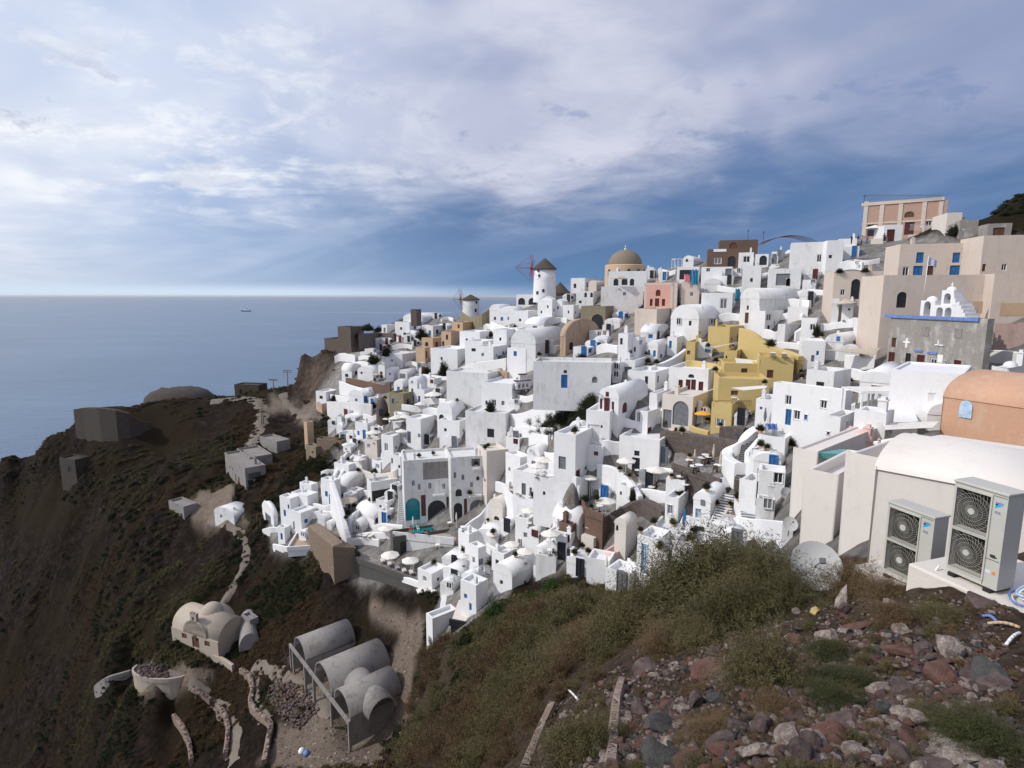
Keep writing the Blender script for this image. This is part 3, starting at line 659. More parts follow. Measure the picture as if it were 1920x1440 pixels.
# ray casts against everything built so far, to stand small things where the photograph shows them
SC = [None]
def refresh():
    """one search tree over everything built so far except the hillside, which has its own"""
    bpy.context.view_layer.update(); V = []; T = []
    for o in S.objects:
        if o.type != 'MESH' or o.name.startswith(('hillside', 'sea', 'wake')) or any(md.type == 'NODES' for md in o.modifiers) or len(o.data.polygons) > 4000: continue
        b0 = len(V); mw = o.matrix_world; V += [mw @ v_.co for v_ in o.data.vertices]; T += [tuple(b0+q for q in p_.vertices) for p_ in o.data.polygons]
    SC[0] = BVHTree.FromPolygons(V, T)
def cast(o_, d_):
    a = SC[0].ray_cast(o_, d_); b_ = BV.ray_cast(o_, d_)
    if a[0] is None: return (*b_, True)
    if b_[0] is None or a[3] < b_[3]: return (*a, False)
    return (*b_, True)
def place(u, v, up=True):
    r_ = ray(u, v).normalized(); h = cast(r_*1.0, r_)
    if h[0] is None: return G(u, v)
    P = h[0]
    if up and abs(h[1].z) < .5:            # hit a wall: step a little forward and drop on what is below
        q = P - r_*0.6; h2 = cast(q, Vector((0, 0, -1)))
        if h2[0] is not None and (q-h2[0]).length < 3: P = h2[0]
    return P
# ================================================================== THE VILLAGE
H = house
# --- far seaward end of the ridge
H('brown stone ruin at the cliff edge, left end of the village', 652, 660, 636, 609, 678, -62, mat='S', name='stone_ruin', cat='ruin')
H('low brown stone block on top of the ruin above the cliff edge', 658, 640, 613, 634, 683, -62, mat='S', name='stone_ruin', cat='ruin', wins=[('R',668,630,5,7,'w','k')])
wall('long dark stone wall running right from the cliff edge ruin', [(676,640,625),(708,640,624),(741,640,625)], mat='SD', th=1.0)
H('small white house with a flat canopy behind the long dark stone wall', 726, 628, 609, 716, 742, -62, wins=[('L',721,619,4,9,'w','g')])
H('wide low white house below the long dark stone wall', 705, 657, 634, 675, 734, -62, mat='W2', wins=[('R',718,648,10,7,'w','k')])
H('white hillside house stepping up left of the rounded cave house', 768, 626, 604, 741, 792, -62, wins=[('L',752,616,4,5,'w','k'),('R',778,614,4,5,'w','k')])
H('long rounded white cave house below the smaller windmill', 792, 609, 588, 756, 838, -70, 'vaultx', wins=[('L',775,602,4,5,'w','k'),('R',812,601,4,5,'w','k')])
H('dark roofed hut standing alone on the ridge left of the windmills', 781, 590, 580, 770, 790, -62, mat='SD', name='stone_hut', cat='hut')
wall('curved olive wall below the smaller windmill', [(866,612,585),(885,614,596),(905,612,588),(925,598,570)], th=.8, mat='KH')
H('peach house, uppermost of the peach group, below the smaller windmill', 868, 632, 604, 848, 888, -62, mat='PE', wins=[('L',860,612,4,7,'w','n'),('L',852,624,3,5,'w','k')])
H('large peach house with a tall blank side wall, middle of the peach group', 846, 655, 622, 828, 888, -62, mat='PE', wins=[('L',838,632,4,10,'a','k'),('R',878,632,8,6,'w','k'),('L',831,646,4,12,'w','k')])
H('peach house with a dark doorway at the left of the peach group', 812, 662, 634, 791, 828, -62, mat='PE', wins=[('L',800,645,6,8,'o','k'),('R',819,648,5,14,'d','n')])
H('narrow peach block at the foot of the peach group', 797, 684, 652, 780, 806, -62, mat='PE', wins=[('R',800,665,3,13,'w','n')])
H('white house with turquoise shutters beside the uppermost peach house', 812, 634, 611, 800, 832, -62, wins=[('L',806,624,5,9,'w','t'),('R',820,622,5,8,'w','k')])
H('broad white cubic house with blank walls above the brown terrace wall', 755, 690, 664, 716, 786, -64, mat='W2', wins=[('L',735,676,3,4,'w','k')])
wall('low rounded white parapet at the cliff top above the scaffolded house', [(628,680,668),(640,676,662),(655,677,664),(667,680,666)], th=.5)
wall('second low white parapet left of the broad cubic house', [(662,690,680),(678,690,677),(692,692,680)], th=.5)
H('white house with arched gable nearest the cliff top', 660, 712, 683, 641, 679, -62, 'vaulty', wins=[('L',650,704,6,6,'w','k'),('R',668,700,5,8,'w','k')])
H('white gabled house with one tiny window beside the yellow umbrella', 700, 713, 688, 671, 716, -60, 'vaultx', wins=[('L',678,699,3,4,'w','k'),('R',708,706,4,9,'d','k')])
H('white house right of the yellow umbrella with dark doorway', 722, 710, 685, 710, 742, -60, wins=[('L',715,703,5,13,'d','r'),('R',732,705,4,7,'w','k')])
wall('upper brown stone terrace wall under the yellow umbrella', [(650,722,708),(675,726,712),(700,731,718)], mat='BR', th=.5, smooth=False)
wall('right hand brown stone terrace wall under the yellow umbrella', [(700,736,718),(718,737,722),(733,734,718)], mat='BR', th=.5, smooth=False)
H('small white chapel with vaulted roof facing the sea above the blue shutters', 738, 715, 690, 724, 752, -60, 'vaultx', wins=[('L',731,701,3,4,'w','k')])
H('grey blue barrel vaulted house in the middle of the seaward slope', 764, 713, 694, 746, 785, -60, 'vaultx', mat='W2', wins=[('L',755,705,10,9,'o','g')])
wall('long white terrace wall under the brown stone terrace wall', [(638,738,714),(665,742,724),(693,745,730)], th=.5)
H('white vaulted cottage with blue doorway left of the tall blue shuttered house', 756, 737, 713, 739, 771, -60, 'vaultx', wins=[('L',747,729,5,8,'w','b'),('R',763,730,4,9,'d','b')])
H('tall narrow white house with blue shutters on the seaward slope', 783, 755, 708, 767, 802, -58, 'vaultx', wins=[('L',773,733,4,9,'w','b'),('L',774,748,5,12,'d','b'),('R',792,741,4,10,'w','b'),('L',773,716,3,4,'w','b')])
H('low white house with blue door below the big cream umbrella', 796, 757, 731, 782, 815, -60, wins=[('L',786,748,4,11,'d','b'),('R',805,745,4,6,'w','k')])
H('small white house at the bottom left corner of the upper slope', 612, 756, 735, 593, 636, -62, wins=[('L',602,745,6,6,'w','k')])
H('long white vaulted cottage with two dark blue windows', 682, 758, 733, 655, 716, -60, 'vaultx', wins=[('L',668,750,5,5,'w','b'),('R',685,748,6,11,'d','b'),('R',697,748,4,8,'w','b')])
wall('long pale retaining wall under the two dark blue windows', [(615,776,753),(640,774,753),(668,775,755),(698,777,758)], th=.5, mat='W2')
H('tan gate pier with white pyramid cap at the end of the dirt track', 604, 775, 757, 595, 613, -55, 'gable', mat='PE', name='gate_pier', cat='gate pier', rmat='W')
H('beige stone house with dark shutters behind the cluster of umbrellas', 757, 767, 738, 730, 787, -62, mat='KH', wins=[('L',737,752,4,9,'w','b'),('L',745,755,4,7,'w','k'),('R',772,752,4,7,'w','k')])
# --- windmill hill
H('white arcaded building with two round arches under the larger windmill', 1012, 570, 552, 968, 1024, -72, wins=[('L',978,565,13,13,'o','k'),('L',998,565,14,13,'o','k')])
H('white house rising right of the arcades under the larger windmill', 1035, 600, 563, 1008, 1050, -62, wins=[('L',1027,575,3,5,'w','k'),('L',1015,585,3,5,'w','k')])
H('rounded white cave house left of the arcades', 938, 605, 571, 918, 960, -66, 'vaultx', wins=[('L',928,597,4,6,'w','k'),('R',948,595,4,6,'w','k')])
H('smooth white cave house with a blue window under the arcades', 965, 605, 575, 935, 985, -62, 'vaultx', wins=[('L',941,598,5,7,'w','b'),('L',953,597,3,6,'w','t')])
H('white gabled house with canopy right of the blue window', 990, 612, 583, 962, 1010, -62, wins=[('L',975,600,4,5,'w','k')])
wall('long white terrace wall stepping down below the cave houses', [(922,625,603),(945,632,612),(975,640,618),(1000,645,625)], th=.6)
H('white vaulted roof below the arcades beside a small dark slot window', 1020, 625, 596, 985, 1052, -62, 'vaulty', wins=[('L',1003,613,8,3,'w','k')])
H('tiny white gabled cottage, left one of the pair right of the windmill arcades', 1034, 590, 561, 1012, 1042, -60, 'gable', wins=[('L',1026,576,3,5,'w','k')])
H('tiny white gabled cottage, right one of the pair right of the windmill arcades', 1054, 594, 564, 1040, 1064, -60, 'gable', wins=[('R',1059,577,3,6,'w','k'),('L',1046,577,3,5,'w','k')])
H('small white house between the gabled pair and the khaki arcade', 1075, 600, 572, 1055, 1085, -60, wins=[('L',1066,585,3,5,'w','k')])
H('white shop cabin with bell openings beside the vaulted cream chapel', 1112, 574, 546, 1080, 1126, -66, mat='W2', wins=[('L',1098,553,5,9,'a','k'),('L',1111,553,5,9,'a','k'),('L',1088,566,5,5,'w','k')])
H('white round cornered house on the skyline right of the larger windmill', 1096, 548, 521, 1070, 1132, -62, wins=[('L',1078,536,5,8,'w','k'),('R',1102,534,5,9,'d','g')])
H('cream barrel vaulted annexe left of the domed church', 1118, 548, 526, 1103, 1140, -62, 'vaultx', mat='C')
H('white building with dark arched openings in front of the domed church', 1212, 545, 508, 1140, 1230, -76, wins=[('L',1155,529,9,13,'a','k'),('L',1171,528,11,13,'a','k'),('L',1185,529,8,13,'a','k'),('R',1222,523,6,10,'a','k')])
H('pale blank house wall with one square window below the domed church', 1205, 580, 537, 1126, 1230, -78, mat='W2', wins=[('L',1171,551,6,7,'w','k')])
H('khaki arcaded mansion with a big arched doorway', 1134, 622, 574, 1089, 1192, -64, mat='KH', wins=[('L',1120,603,22,28,'A','k'),('R',1150,602,13,13,'w','g'),('L',1100,603,4,5,'w','k')], name='mansion')
H('cubic beige house behind the small pink mansion', 1268, 590, 530, 1258, 1285, -70, mat='P')
H('small pink mansion with maroon doors and an arched fanlight', 1262, 580, 530, 1208, 1275, -62, mat='K', wins=[('L',1221,567,5,13,'d','r'),('L',1232,567,8,15,'d','r'),('L',1244,567,6,13,'d','r'),('L',1234,549,9,12,'a','r')], name='mansion')
H('tall beige retaining block under the small pink mansion', 1230, 625, 579, 1189, 1264, -60, mat='P', name='retaining_block', cat='retaining wall')
H('roofless orange brown ruin with a curving gable', 1060, 668, 600, 1050, 1123, -48, 'vaulty', down=7, mat='RU', name='ruined_house', cat='ruin', wins=[('R',1071,649,7,14,'d','k')])
H('big white barrel vaulted house left of the orange brown ruin', 1004, 692, 618, 958, 1062, -58, 'vaultx', mat='W2', wins=[('L',972,657,7,9,'a','b'),('R',1025,650,6,25,'d','k'),('R',1034,660,6,12,'w','k')])
H('low white block with two blue windows before the big barrel vault', 986, 700, 654, 951, 1028, -60, wins=[('L',966,663,6,9,'w','b'),('R',992,665,5,6,'w','k')])
H('white terraced house with turquoise glass left of the big barrel vault', 925, 685, 650, 893, 950, -60, wins=[('L',905,665,5,7,'w','k'),('R',940,671,14,10,'w','t')])
H('white stepped house below the tall chimney of the peach group', 858, 690, 655, 808, 892, -62, wins=[('L',828,672,4,5,'w','k'),('R',880,672,4,6,'w','k')])
H('small white house with dark awning opening above the long white ramp', 905, 672, 640, 872, 932, -62, wins=[('L',888,656,8,6,'w','k'),('R',918,656,5,6,'w','k')])
H('plain white block stepping up behind the small dark awning house', 900, 652, 622, 862, 925, -62, wins=[('L',875,637,4,5,'w','k')])
H('white block above the khaki curved wall with a potted palm', 950, 655, 618, 925, 985, -62, wins=[('L',938,636,4,6,'w','k'),('R',970,636,5,6,'w','k')])
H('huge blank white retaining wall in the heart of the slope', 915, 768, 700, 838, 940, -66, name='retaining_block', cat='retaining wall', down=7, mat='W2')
wall('white sloping ramp wall above the huge blank retaining wall', [(866,705,688),(890,702,680),(920,698,676),(950,692,671)], th=.7)
H('brown walled courtyard behind the red framed bell gable', 950, 722, 698, 914, 990, -60, mat='RU', name='courtyard', cat='courtyard')
H('long white house with a row of dark windows under the red framed bell gable', 960, 776, 720, 903, 1012, -66, wins=[('L',926,755,9,12,'w','k'),('L',912,755,4,8,'w','k'),('L',943,756,6,9,'w','k'),('R',964,755,5,12,'w','k'),('R',981,740,5,12,'w','k'),('R',981,761,8,18,'d','r'),('R',998,759,5,10,'w','k')])
H('broad white house front with a dark blue door right of the bell gable', 1145, 731, 680, 1000, 1160, -80, down=3.2, mat='W2', wins=[('L',1058,715,12,25,'d','b'),('L',1060,697,6,6,'w','k'),('L',1115,712,10,12,'o','g')])
wall('thick white ramp wall sweeping up above the dark tree hollow', [(942,800,776),(975,800,775),(1005,796,765),(1040,782,752),(1070,766,738),(1105,742,716),(1140,726,707)], th=.8, down=6)
H('weathered white house with a black doorway and peeling corner', 948, 838, 776, 873, 978, -70, 'flat', mat='W2', wins=[('L',920,812,13,16,'d','k'),('R',957,811,9,18,'d','k')])
H('white vaulted house with a dark arched door left of the weathered house', 848, 800, 757, 820, 872, -60, 'vaultx', wins=[('L',828,787,10,20,'A','k'),('R',858,782,5,6,'w','k')])
H('blank white block with balustraded roof terrace above the hotel', 862, 830, 790, 824, 878, -66, wins=[('L',835,806,5,6,'w','k')])
H('white tower like house with one small window and a grey green door', 790, 848, 786, 763, 815, -60, wins=[('L',767,820,7,22,'d','g'),('L',786,817,5,8,'w','k'),('R',800,815,4,7,'w','k')])
H('white and blue boxy house with a tall blue door at the umbrella terrace', 690, 828, 794, 667, 702, -60, wins=[('L',683,815,6,18,'d','b'),('L',672,812,4,8,'w','b')])
H('cream house with green plunge pool shade above the curved terrace', 708, 866, 826, 685, 720, -62, mat='C', wins=[('L',691,836,6,8,'w','g'),('L',700,860,22,8,'n','g')])
H('white stepped house with grey shutter beside the cream plunge pool house', 738, 862, 818, 716, 775, -60, mat='W', wins=[('L',724,838,7,15,'w','g'),('R',756,838,5,7,'w','k')])
H('small white cube with a dark doorway above the hotel stairway', 752, 892, 856, 733, 765, -62, wins=[('L',735,864,3,10,'d','k'),('L',749,875,4,6,'w','k')])
H('tall thin white house at the left foot of the cream plunge pool house', 680, 902, 857, 665, 690, -60, wins=[('L',672,880,4,6,'w','b')])
H('white sloping house between the two ramps left of the curved terrace', 655, 910, 872, 628, 668, -62, wins=[('L',640,892,5,6,'w','k')])
wall('curved cream parapet round the terrace of potted plants', [(677,905,878),(690,903,884),(712,900,888),(735,897,884),(745,892,878)], th=.5, mat='C', down=5)
wall('outer white ramp wall snaking down the seaward edge of the village', [(604,938,908),(622,925,898),(633,908,880),(642,888,860),(654,868,846)], th=.7)
wall('inner white ramp wall snaking beside the seaward edge of the village', [(614,945,915),(632,930,902),(643,912,884),(652,893,865),(664,876,852)], th=.6)
H('white house with bright blue window and blue door on the seaward edge', 627, 950, 902, 604, 640, -58, 'flat', wins=[('L',612,926,5,10,'w','b'),('L',619,938,4,22,'d','b')])
H('wide white house with a cream vault behind the blue door house', 652, 930, 898, 630, 706, -60, 'vaulty', mat='W2', wins=[('R',664,915,4,6,'w','k')])
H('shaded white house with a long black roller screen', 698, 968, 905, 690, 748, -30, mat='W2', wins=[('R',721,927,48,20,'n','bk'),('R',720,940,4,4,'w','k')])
H('small white chapel with fanlight arch below the black roller screen', 702, 992, 959, 668, 740, -45, 'vaulty', wins=[('R',710,974,13,10,'a','k'),('L',685,978,7,6,'w','k')])
# --- the cave hotel
hotel = H('four storey pale hotel, left wing over the dark pool grotto', 760, 990, 864, -7, 847, -14, mat='W2', name='hotel', cat='hotel', wins=[('R',775,960-54,50*.13,12,'w','g'),('R',786,913,6,13,'w','g'),('R',807,878,6,12,'w','g'),('R',831,880,6,12,'w','k'),('R',806,911,7,13,'w','g'),('R',832,912,7,12,'w','g'),('R',819,914,9,22,'d','w'),('R',774,955,27,42,'A','pool'),('R',794,948,9,40,'d','n'),('R',819,957,34,38,'A','k'),('R',842,951,8,40,'d','n')])
H('four storey pale hotel, right wing with the arched windows', 847, 985, 858, -6, 913, -14, mat='W2', name='hotel', cat='hotel', wins=[('R',853,891,5,11,'w','g'),('R',868,895,5,10,'w','g'),('R',896,897,6,7,'w','k'),('R',892,867,16,14,'d','g'),('R',909,875,6,11,'w','k'),('R',884,909,6,12,'w','g'),('R',893,913,10,24,'d','w'),('R',908,914,6,12,'w','g'),('R',860,924,12,14,'a','k'),('R',859,961,16,36,'A','k'),('R',873,957,6,44,'d','n'),('R',895,951,28,28,'A','g')])
H('cream corner block closing the hotel on the right', 913, 950, 846, -5, 951, -22, mat='C', name='hotel', cat='hotel', wins=[('R',940,912,4,10,'w','g')])
stairs('long white stairway climbing the left edge of the hotel', (752,985), (757,892), 1.5, 26, 'W2', 'g')
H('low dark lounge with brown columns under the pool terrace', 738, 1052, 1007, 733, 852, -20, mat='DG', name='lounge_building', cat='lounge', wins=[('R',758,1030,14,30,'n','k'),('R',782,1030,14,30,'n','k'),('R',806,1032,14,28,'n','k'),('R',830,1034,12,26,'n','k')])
slab('pool terrace with paved deck before the hotel grotto', [(738,1006),(850,1018),(862,1000),(905,985),(880,962),(760,962),(738,985)], (800,1000), 'W2', floor='RG', thick=3, dz=.5, parapet=[0], ph=.9)
slab('lower sun terrace with loungers and a dark stone front wall', [(664,1050),(808,1103),(850,1078),(850,1050),(735,1038),(690,1030)], (740,1062), 'DG', floor='PV', thick=5, dz=.4, parapet=[0], pmat='DG', ph=.6)
wall('white capping line along the dark front wall of the lower sun terrace', [(662,1056,1048),(735,1080,1072),(810,1106,1098)], th=.5, smooth=False, down=.3)
wall('brown brick bastion holding up the white seaward terrace', [(590,1012,983),(612,1046,1000),(637,1084,1020),(661,1066,1022)], th=2.2, mat='SB', down=3, smooth=False, name='stone_bastion', cat='bastion')
wall('tall white fin wall stepping down onto the brown brick bastion', [(625,960,903),(632,975,925),(640,995,950),(648,1018,985),(655,1030,1008)], th=1.0)
wall('curved white garden wall left of the small fanlight chapel', [(656,1000,972),(664,990,962),(676,975,955),(688,968,950)], th=.5)
stairs('narrow steps between the white fin wall and the curved garden wall', (660,1030), (652,960), 1.4, 16, 'C')
# --- left outer cluster
H('small white outhouse with a blue grey door at the outermost left corner', 514, 990, 952, 493, 522, -40, 'vaultx', wins=[('L',503,974,10,18,'d','g')], name='outhouse')
H('white house with blue shutters stepping down the seaward slope', 547, 985, 935, 527, 563, -58, wins=[('L',534,962,4,12,'w','b'),('L',541,950,3,8,'w','b')])
H('white sloped roof house above the walled rock garden', 566, 1000, 962, 547, 595, -58, wins=[('L',551,985,3,14,'d','b')])
H('white roof terrace box with turquoise plunge pool on the outer edge', 585, 935, 909, 563, 597, -60, wins=[('L',571,922,5,8,'w','b')])
H('white boxy terrace house with black shade sail below the plunge pool', 578, 965, 930, 548, 598, -60, wins=[('L',560,948,5,8,'w','k'),('R',588,948,5,8,'w','k')])
H('tiny white blue doored house at the foot of the seaward steps', 535, 1020, 990, 522, 545, -60, wins=[('L',528,1006,4,12,'d','b')])
slab('walled rock garden with white rim below the brick bastion', [(540,1030),(597,1026),(594,998),(560,997)], (570,1016), 'W', floor='RU', thick=1.5, parapet=[0,1,2,3], ph=.5)
H('long jumble of white cave roofs beside the dirt path', 440, 985, 957, 403, 470, -62, 'vaultx', mat='W2', name='cave_house', wins=[('R',455,972,5,8,'w','k')])
H('concrete frame of an unfinished terrace house below the cliff road', 462, 920, 878, 424, 500, -40, mat='CO', name='unfinished_house', wins=[('R',478,892,24,12,'n','DG'),('R',470,905,10,10,'n','k')])
H('upper concrete shell of the unfinished terraces', 470, 890, 858, 446, 512, -40, mat='CO', name='unfinished_house', wins=[('R',484,870,20,8,'n','DG')])
H('grey concrete footing beside the dirt yard of the unfinished terraces', 346, 975, 950, 318, 372, -55, mat='CO', name='concrete_footing', cat='foundation')
H('flat concrete roof below the cliff road', 520, 850, 828, 488, 545, -50, mat='CO', name='concrete_hut', cat='hut')
H('small tan stone hut in the scrub below the gate pier', 593, 860, 838, 574, 606, -55, mat='KH', name='stone_hut', cat='hut', wins=[('L',586,848,3,4,'w','k')])
H('long low brown walled shed in the scrub left of the umbrella terrace', 640, 842, 826, 594, 650, -72, mat='SB', name='stone_shed', cat='shed')
H('leaning tan wall stub standing in the scrub', 578, 842, 792, 572, 590, -55, mat='PE', name='wall_stub', cat='ruin')
# --- right of the hotel
H('white house with two grey doors behind the black trellis', 975, 902, 858, 948, 996, -35, wins=[('L',955,880,4,8,'w','k'),('R',983,876,5,14,'w','g')])
H('white vaulted suite under the highest hotel umbrella', 1012, 885, 840, 988, 1045, -52, 'vaultx', wins=[('L',1000,870,8,13,'w','k'),('R',1028,868,7,10,'w','k')])
H('white suite with french doors opening on a sun terrace', 1003, 942, 888, 962, 1042, -58, wins=[('L',982,917,8,22,'d','g'),('L',995,920,5,12,'w','g'),('R',1020,912,5,8,'w','k')])
slab('white walled balcony terrace with two loungers and potted plants', [(946,922),(963,940),(1000,950),(1002,935),(975,915),(955,915)], (975,935), 'W', floor='RG', thick=4, dz=.6, parapet=[0,1], ph=.8)
H('cream vaulted suite with a half moon window', 942, 985, 938, 917, 966, -55, 'vaultx', mat='C', wins=[('L',931,972,10,8,'a','k'),('L',922,985,8,16,'d','g'),('R',955,972,8,14,'w','k')])
H('white L shaped suite with a small dark window below the black hedge', 990, 1035, 974, 966, 1026, -58, wins=[('L',985,1003,7,9,'w','g'),('L',975,1018,8,15,'w','g'),('R',1008,1012,6,8,'w','k')])
H('white cube suite with a big dark window beside the stone steps', 897, 1075, 1028, 880, 912, -40, wins=[('R',902,1054,9,14,'w','k'),('L',888,1050,5,12,'w','k')])
H('white curved suite below the hotel with brown doors', 880, 1062, 1002, 860, 900, -40, wins=[('L',868,1030,7,14,'w','k')])
stairs('stone steps climbing between the white cube suite and the curved suite', (918,1078), (914,1030), 1.5, 14, 'W2', 'g')
wall('wavy white parapet climbing right of the hotel grotto', [(872,1005,985),(885,1000,975),(900,990,965),(910,978,952),(918,968,940)], th=.5)
wall('white stepped parapet above the cube suite', [(908,1030,1016),(925,1040,1025),(940,1045,1032),(955,1052,1040)], th=.5)
H('white round cornered suite with pots at the foot of the steps', 945, 1065, 1040, 922, 970, -50, wins=[('L',932,1054,6,9,'w','k')])
H('wide white vaulted roof at the lower edge of the hotel suites', 960, 1105, 1065, 925, 1012, -50, 'vaultx', wins=[('L',940,1092,6,8,'w','k'),('R',985,1092,5,7,'w','k')])
H('small white vault with blue shutters at the lowest left corner of the suites', 884, 1110, 1078, 866, 906, -50, 'vaultx', wins=[('L',873,1096,5,9,'w','b')])
H('white vaulted suite with a large dark window at the right edge of the suites', 1018, 1075, 1028, 1000, 1062, -55, 'vaultx', wins=[('R',1028,1062,9,10,'w','g'),('L',1007,1058,5,8,'w','k')])
H('small white suite with an arched door between two umbrellas', 1048, 1035, 1000, 1026, 1065, -55, wins=[('L',1038,1020,6,12,'A','k')])
# lowest white house among the shrubs
H('lowest white house with a swooping roof among the shrubs', 812, 1218, 1160, 800, 858, -38, 'flat', wins=[('L',806,1200,6,12,'w','g')], down=4)
slab('pale paved roof terrace with black wooden rim on the lowest white house', [(845,1168),(880,1175),(905,1160),(880,1120),(860,1125)], (872,1160), 'W', floor='C', thick=3, dz=.5, parapet=[0,1], pmat='bk', ph=.5)
H('white cube house with blue window behind the lowest roof terrace', 893, 1150, 1098, 864, 915, -52, wins=[('L',873,1118,6,9,'w','b'),('L',882,1138,5,14,'d','b')])
stairs('white open steps descending to the lowest white house', (832,1150), (838,1108), 1.3, 14, 'W')
# --- middle block: barrel house and neighbours
H('white barrel vaulted house with maroon double door and four maroon windows', 1158, 822, 728, 1121, 1212, -54, 'vaultx', wins=[('L',1138,764,9,37,'d','r'),('L',1127,757,5,20,'w','r'),('L',1149,763,5,20,'w','r'),('L',1139,739,6,9,'w','r'),('R',1172,764,10,20,'a','r'),('R',1197,760,9,19,'a','r')])
H('white lower wing with a maroon door right of the maroon barrel house', 1213, 822, 772, 1190, 1240, -50, wins=[('R',1216,809,8,14,'d','r'),('L',1197,782,7,20,'w','g')])
H('big white bastion house with an arched niche and maroon doors', 1078, 908, 816, 1038, 1124, -58, 'flat', wins=[('L',1054,868,14,24,'n','g'),('R',1084,890,8,18,'w','r'),('R',1099,903,12,26,'d','r'),('R',1100,877,7,7,'w','k'),('R',1114,901,7,12,'w','r')])
H('white terrace block with a tall arched recess above the bastion house', 1142, 838, 772, 1098, 1166, -66, wins=[('L',1113,812,22,32,'n','W2'),('L',1128,800,4,5,'w','k')])
wall('rounded white parapet shoulder left of the arched recess', [(1064,818,812),(1076,815,790),(1094,812,788)], th=.6)
H('white house with one tall window above the maroon barrel house', 1228, 735, 698, 1176, 1258, -56, wins=[('L',1212,713,6,15,'w','k')])
H('white house behind with a shadowed recess above the tall window', 1190, 700, 676, 1164, 1222, -62, wins=[('L',1176,694,17,13,'n','g')])
H('white and cream house with three maroon double doors and a fanlight', 1326, 748, 693, 1252, 1350, -58, wins=[('L',1276,722,8,20,'w','r'),('L',1290,725,9,27,'d','r'),('L',1300,725,9,27,'d','r'),('L',1314,726,9,21,'w','r'),('L',1296,705,11,7,'a','k')])
H('white arched undercroft below the three maroon doors with two wicker chairs', 1297, 806, 744, 1240, 1352, -52, mat='C', wins=[('L',1276,775,30,46,'A','g'),('L',1251,785,16,34,'n','g')])
wall('rising white stair parapet left of the arched undercroft', [(1230,792,780),(1240,790,764),(1252,786,748),(1262,780,738)], th=.5)
H('white box with grey shutter between the barrel house and the undercroft', 1230, 790, 738, 1216, 1256, -55, wins=[('R',1238,760,7,16,'w','g')])
wall('white swooping parapet climbing towards the yellow complex', [(1218,700,688),(1240,698,680),(1258,692,672),(1272,682,663),(1284,672,654)], th=.6)
H('small white house pair with dark doors in the lane, left one', 1176, 682, 626, 1158, 1190, -58, wins=[('L',1165,640,5,12,'w','k'),('R',1183,660,7,7,'w','g')])
H('small white house pair with dark doors in the lane, right one', 1196, 678, 632, 1185, 1210, -50, wins=[('R',1202,642,6,10,'w','g'),('L',1190,655,4,9,'d','k')])
H('white cottage with vaulted roof and three blue shutters', 1232, 682, 640, 1212, 1255, -58, 'vaultx', wins=[('L',1217,661,4,10,'w','b'),('L',1227,663,5,12,'d','b'),('R',1240,668,5,8,'w','b')])
H('white block with a narrow blue door under the twin window vault', 1268, 668, 632, 1250, 1288, -60, wins=[('L',1257,646,5,14,'d','b')])
H('white smooth boulder like roof below the beige retaining block', 1230, 642, 610, 1200, 1255, -60, 'vaulty', mat='W2')
H('tall white barrel vaulted house with two square windows', 1308, 648, 572, 1256, 1359, -54, 'vaultx', wins=[('L',1273,602,9,13,'w','k'),('L',1294,606,5,9,'w','k'),('R',1336,602,13,10,'w','k')])
H('white gallery house above the barrel roofs with pale blue rail', 1372, 590, 549, 1316, 1392, -74, wins=[('L',1357,569,14,20,'w','g')])
H('white vaulted shed roof on the gallery house', 1350, 545, 522, 1320, 1372, -62, 'vaultx', mat='W2')
# --- long chapel and the houses round it
H('long cream white barrel vaulted chapel with arched fanlight door', 1420, 625, 540, 1385, 1548, -34, 'vaultx', mat='W2', wins=[('L',1402,577,4,8,'w','k'),('L',1400,596,7,20,'d','n'),('R',1479,587,16,34,'A','k'),('R',1502,589,13,17,'w','k'),('R',1516,587,6,8,'w','k')])
H('white cube with one dark window before the long chapel', 1432, 634, 583, 1405, 1466, -42, wins=[('R',1442,595,10,13,'w','k')])
H('white planter terrace block under the chapel door', 1470, 648, 608, 1456, 1522, -42, mat='W2')
H('plain white blocks stacked left above the long chapel', 1425, 545, 498, 1390, 1447, -66, mat='W2', wins=[('L',1409,525,5,7,'w','k')])
H('white house with a deep rounded niche above the long chapel', 1500, 545, 503, 1440, 1558, -68, mat='W2', wins=[('L',1468,524,26,22,'n','g'),('L',1478,529,8,15,'A','k')])
H('upper white house with a dark shuttered window and outside stairs', 1545, 508, 453, 1480, 1560, -66, mat='W2', wins=[('L',1536,484,9,15,'w','k')])
H('upper white house next to the stone rubble bank', 1578, 506, 450, 1547, 1590, -74, wins=[('L',1557,481,6,6,'w','k')])
stairs('white outside stairs left of the upper white houses', (1452,503), (1486,470), 2.0, 14, 'W')
H('white arch fronted house below the brown ruin', 1440, 500, 476, 1415, 1462, -66, wins=[('L',1431,488,14,18,'A','k')])
H('dark brown stone house with a flat roof on the skyline', 1420, 478, 449, 1348, 1432, -74, mat='BR', wins=[('L',1375,464,14,18,'a','n')], name='stone_house')
H('dark brown stone shop with a white sign and a lit window', 1385, 502, 466, 1326, 1400, -74, mat='BR', wins=[('L',1346,489,14,12,'w','g'),('L',1372,490,15,20,'A','k')], name='stone_shop', cat='shop')
H('white annexe with a wide opening right of the brown shop', 1412, 502, 473, 1384, 1424, -70, wins=[('L',1400,486,14,12,'w','k')])
H('tiny white barrel vault on the skyline left of the brown shop', 1300, 500, 479, 1280, 1318, -60, 'vaultx', mat='W', wins=[('L',1288,488,4,5,'w','k')])
H('long white wall house with a dark doorway below the brown shop', 1372, 530, 500, 1315, 1395, -74, wins=[('L',1366,513,12,19,'d','g'),('L',1328,506,8,7,'w','k')])
H('white terrace block with shop canopies right of the doorway', 1408, 540, 500, 1392, 1440, -70, mat='W2', wins=[('L',1400,522,8,9,'w','k')])
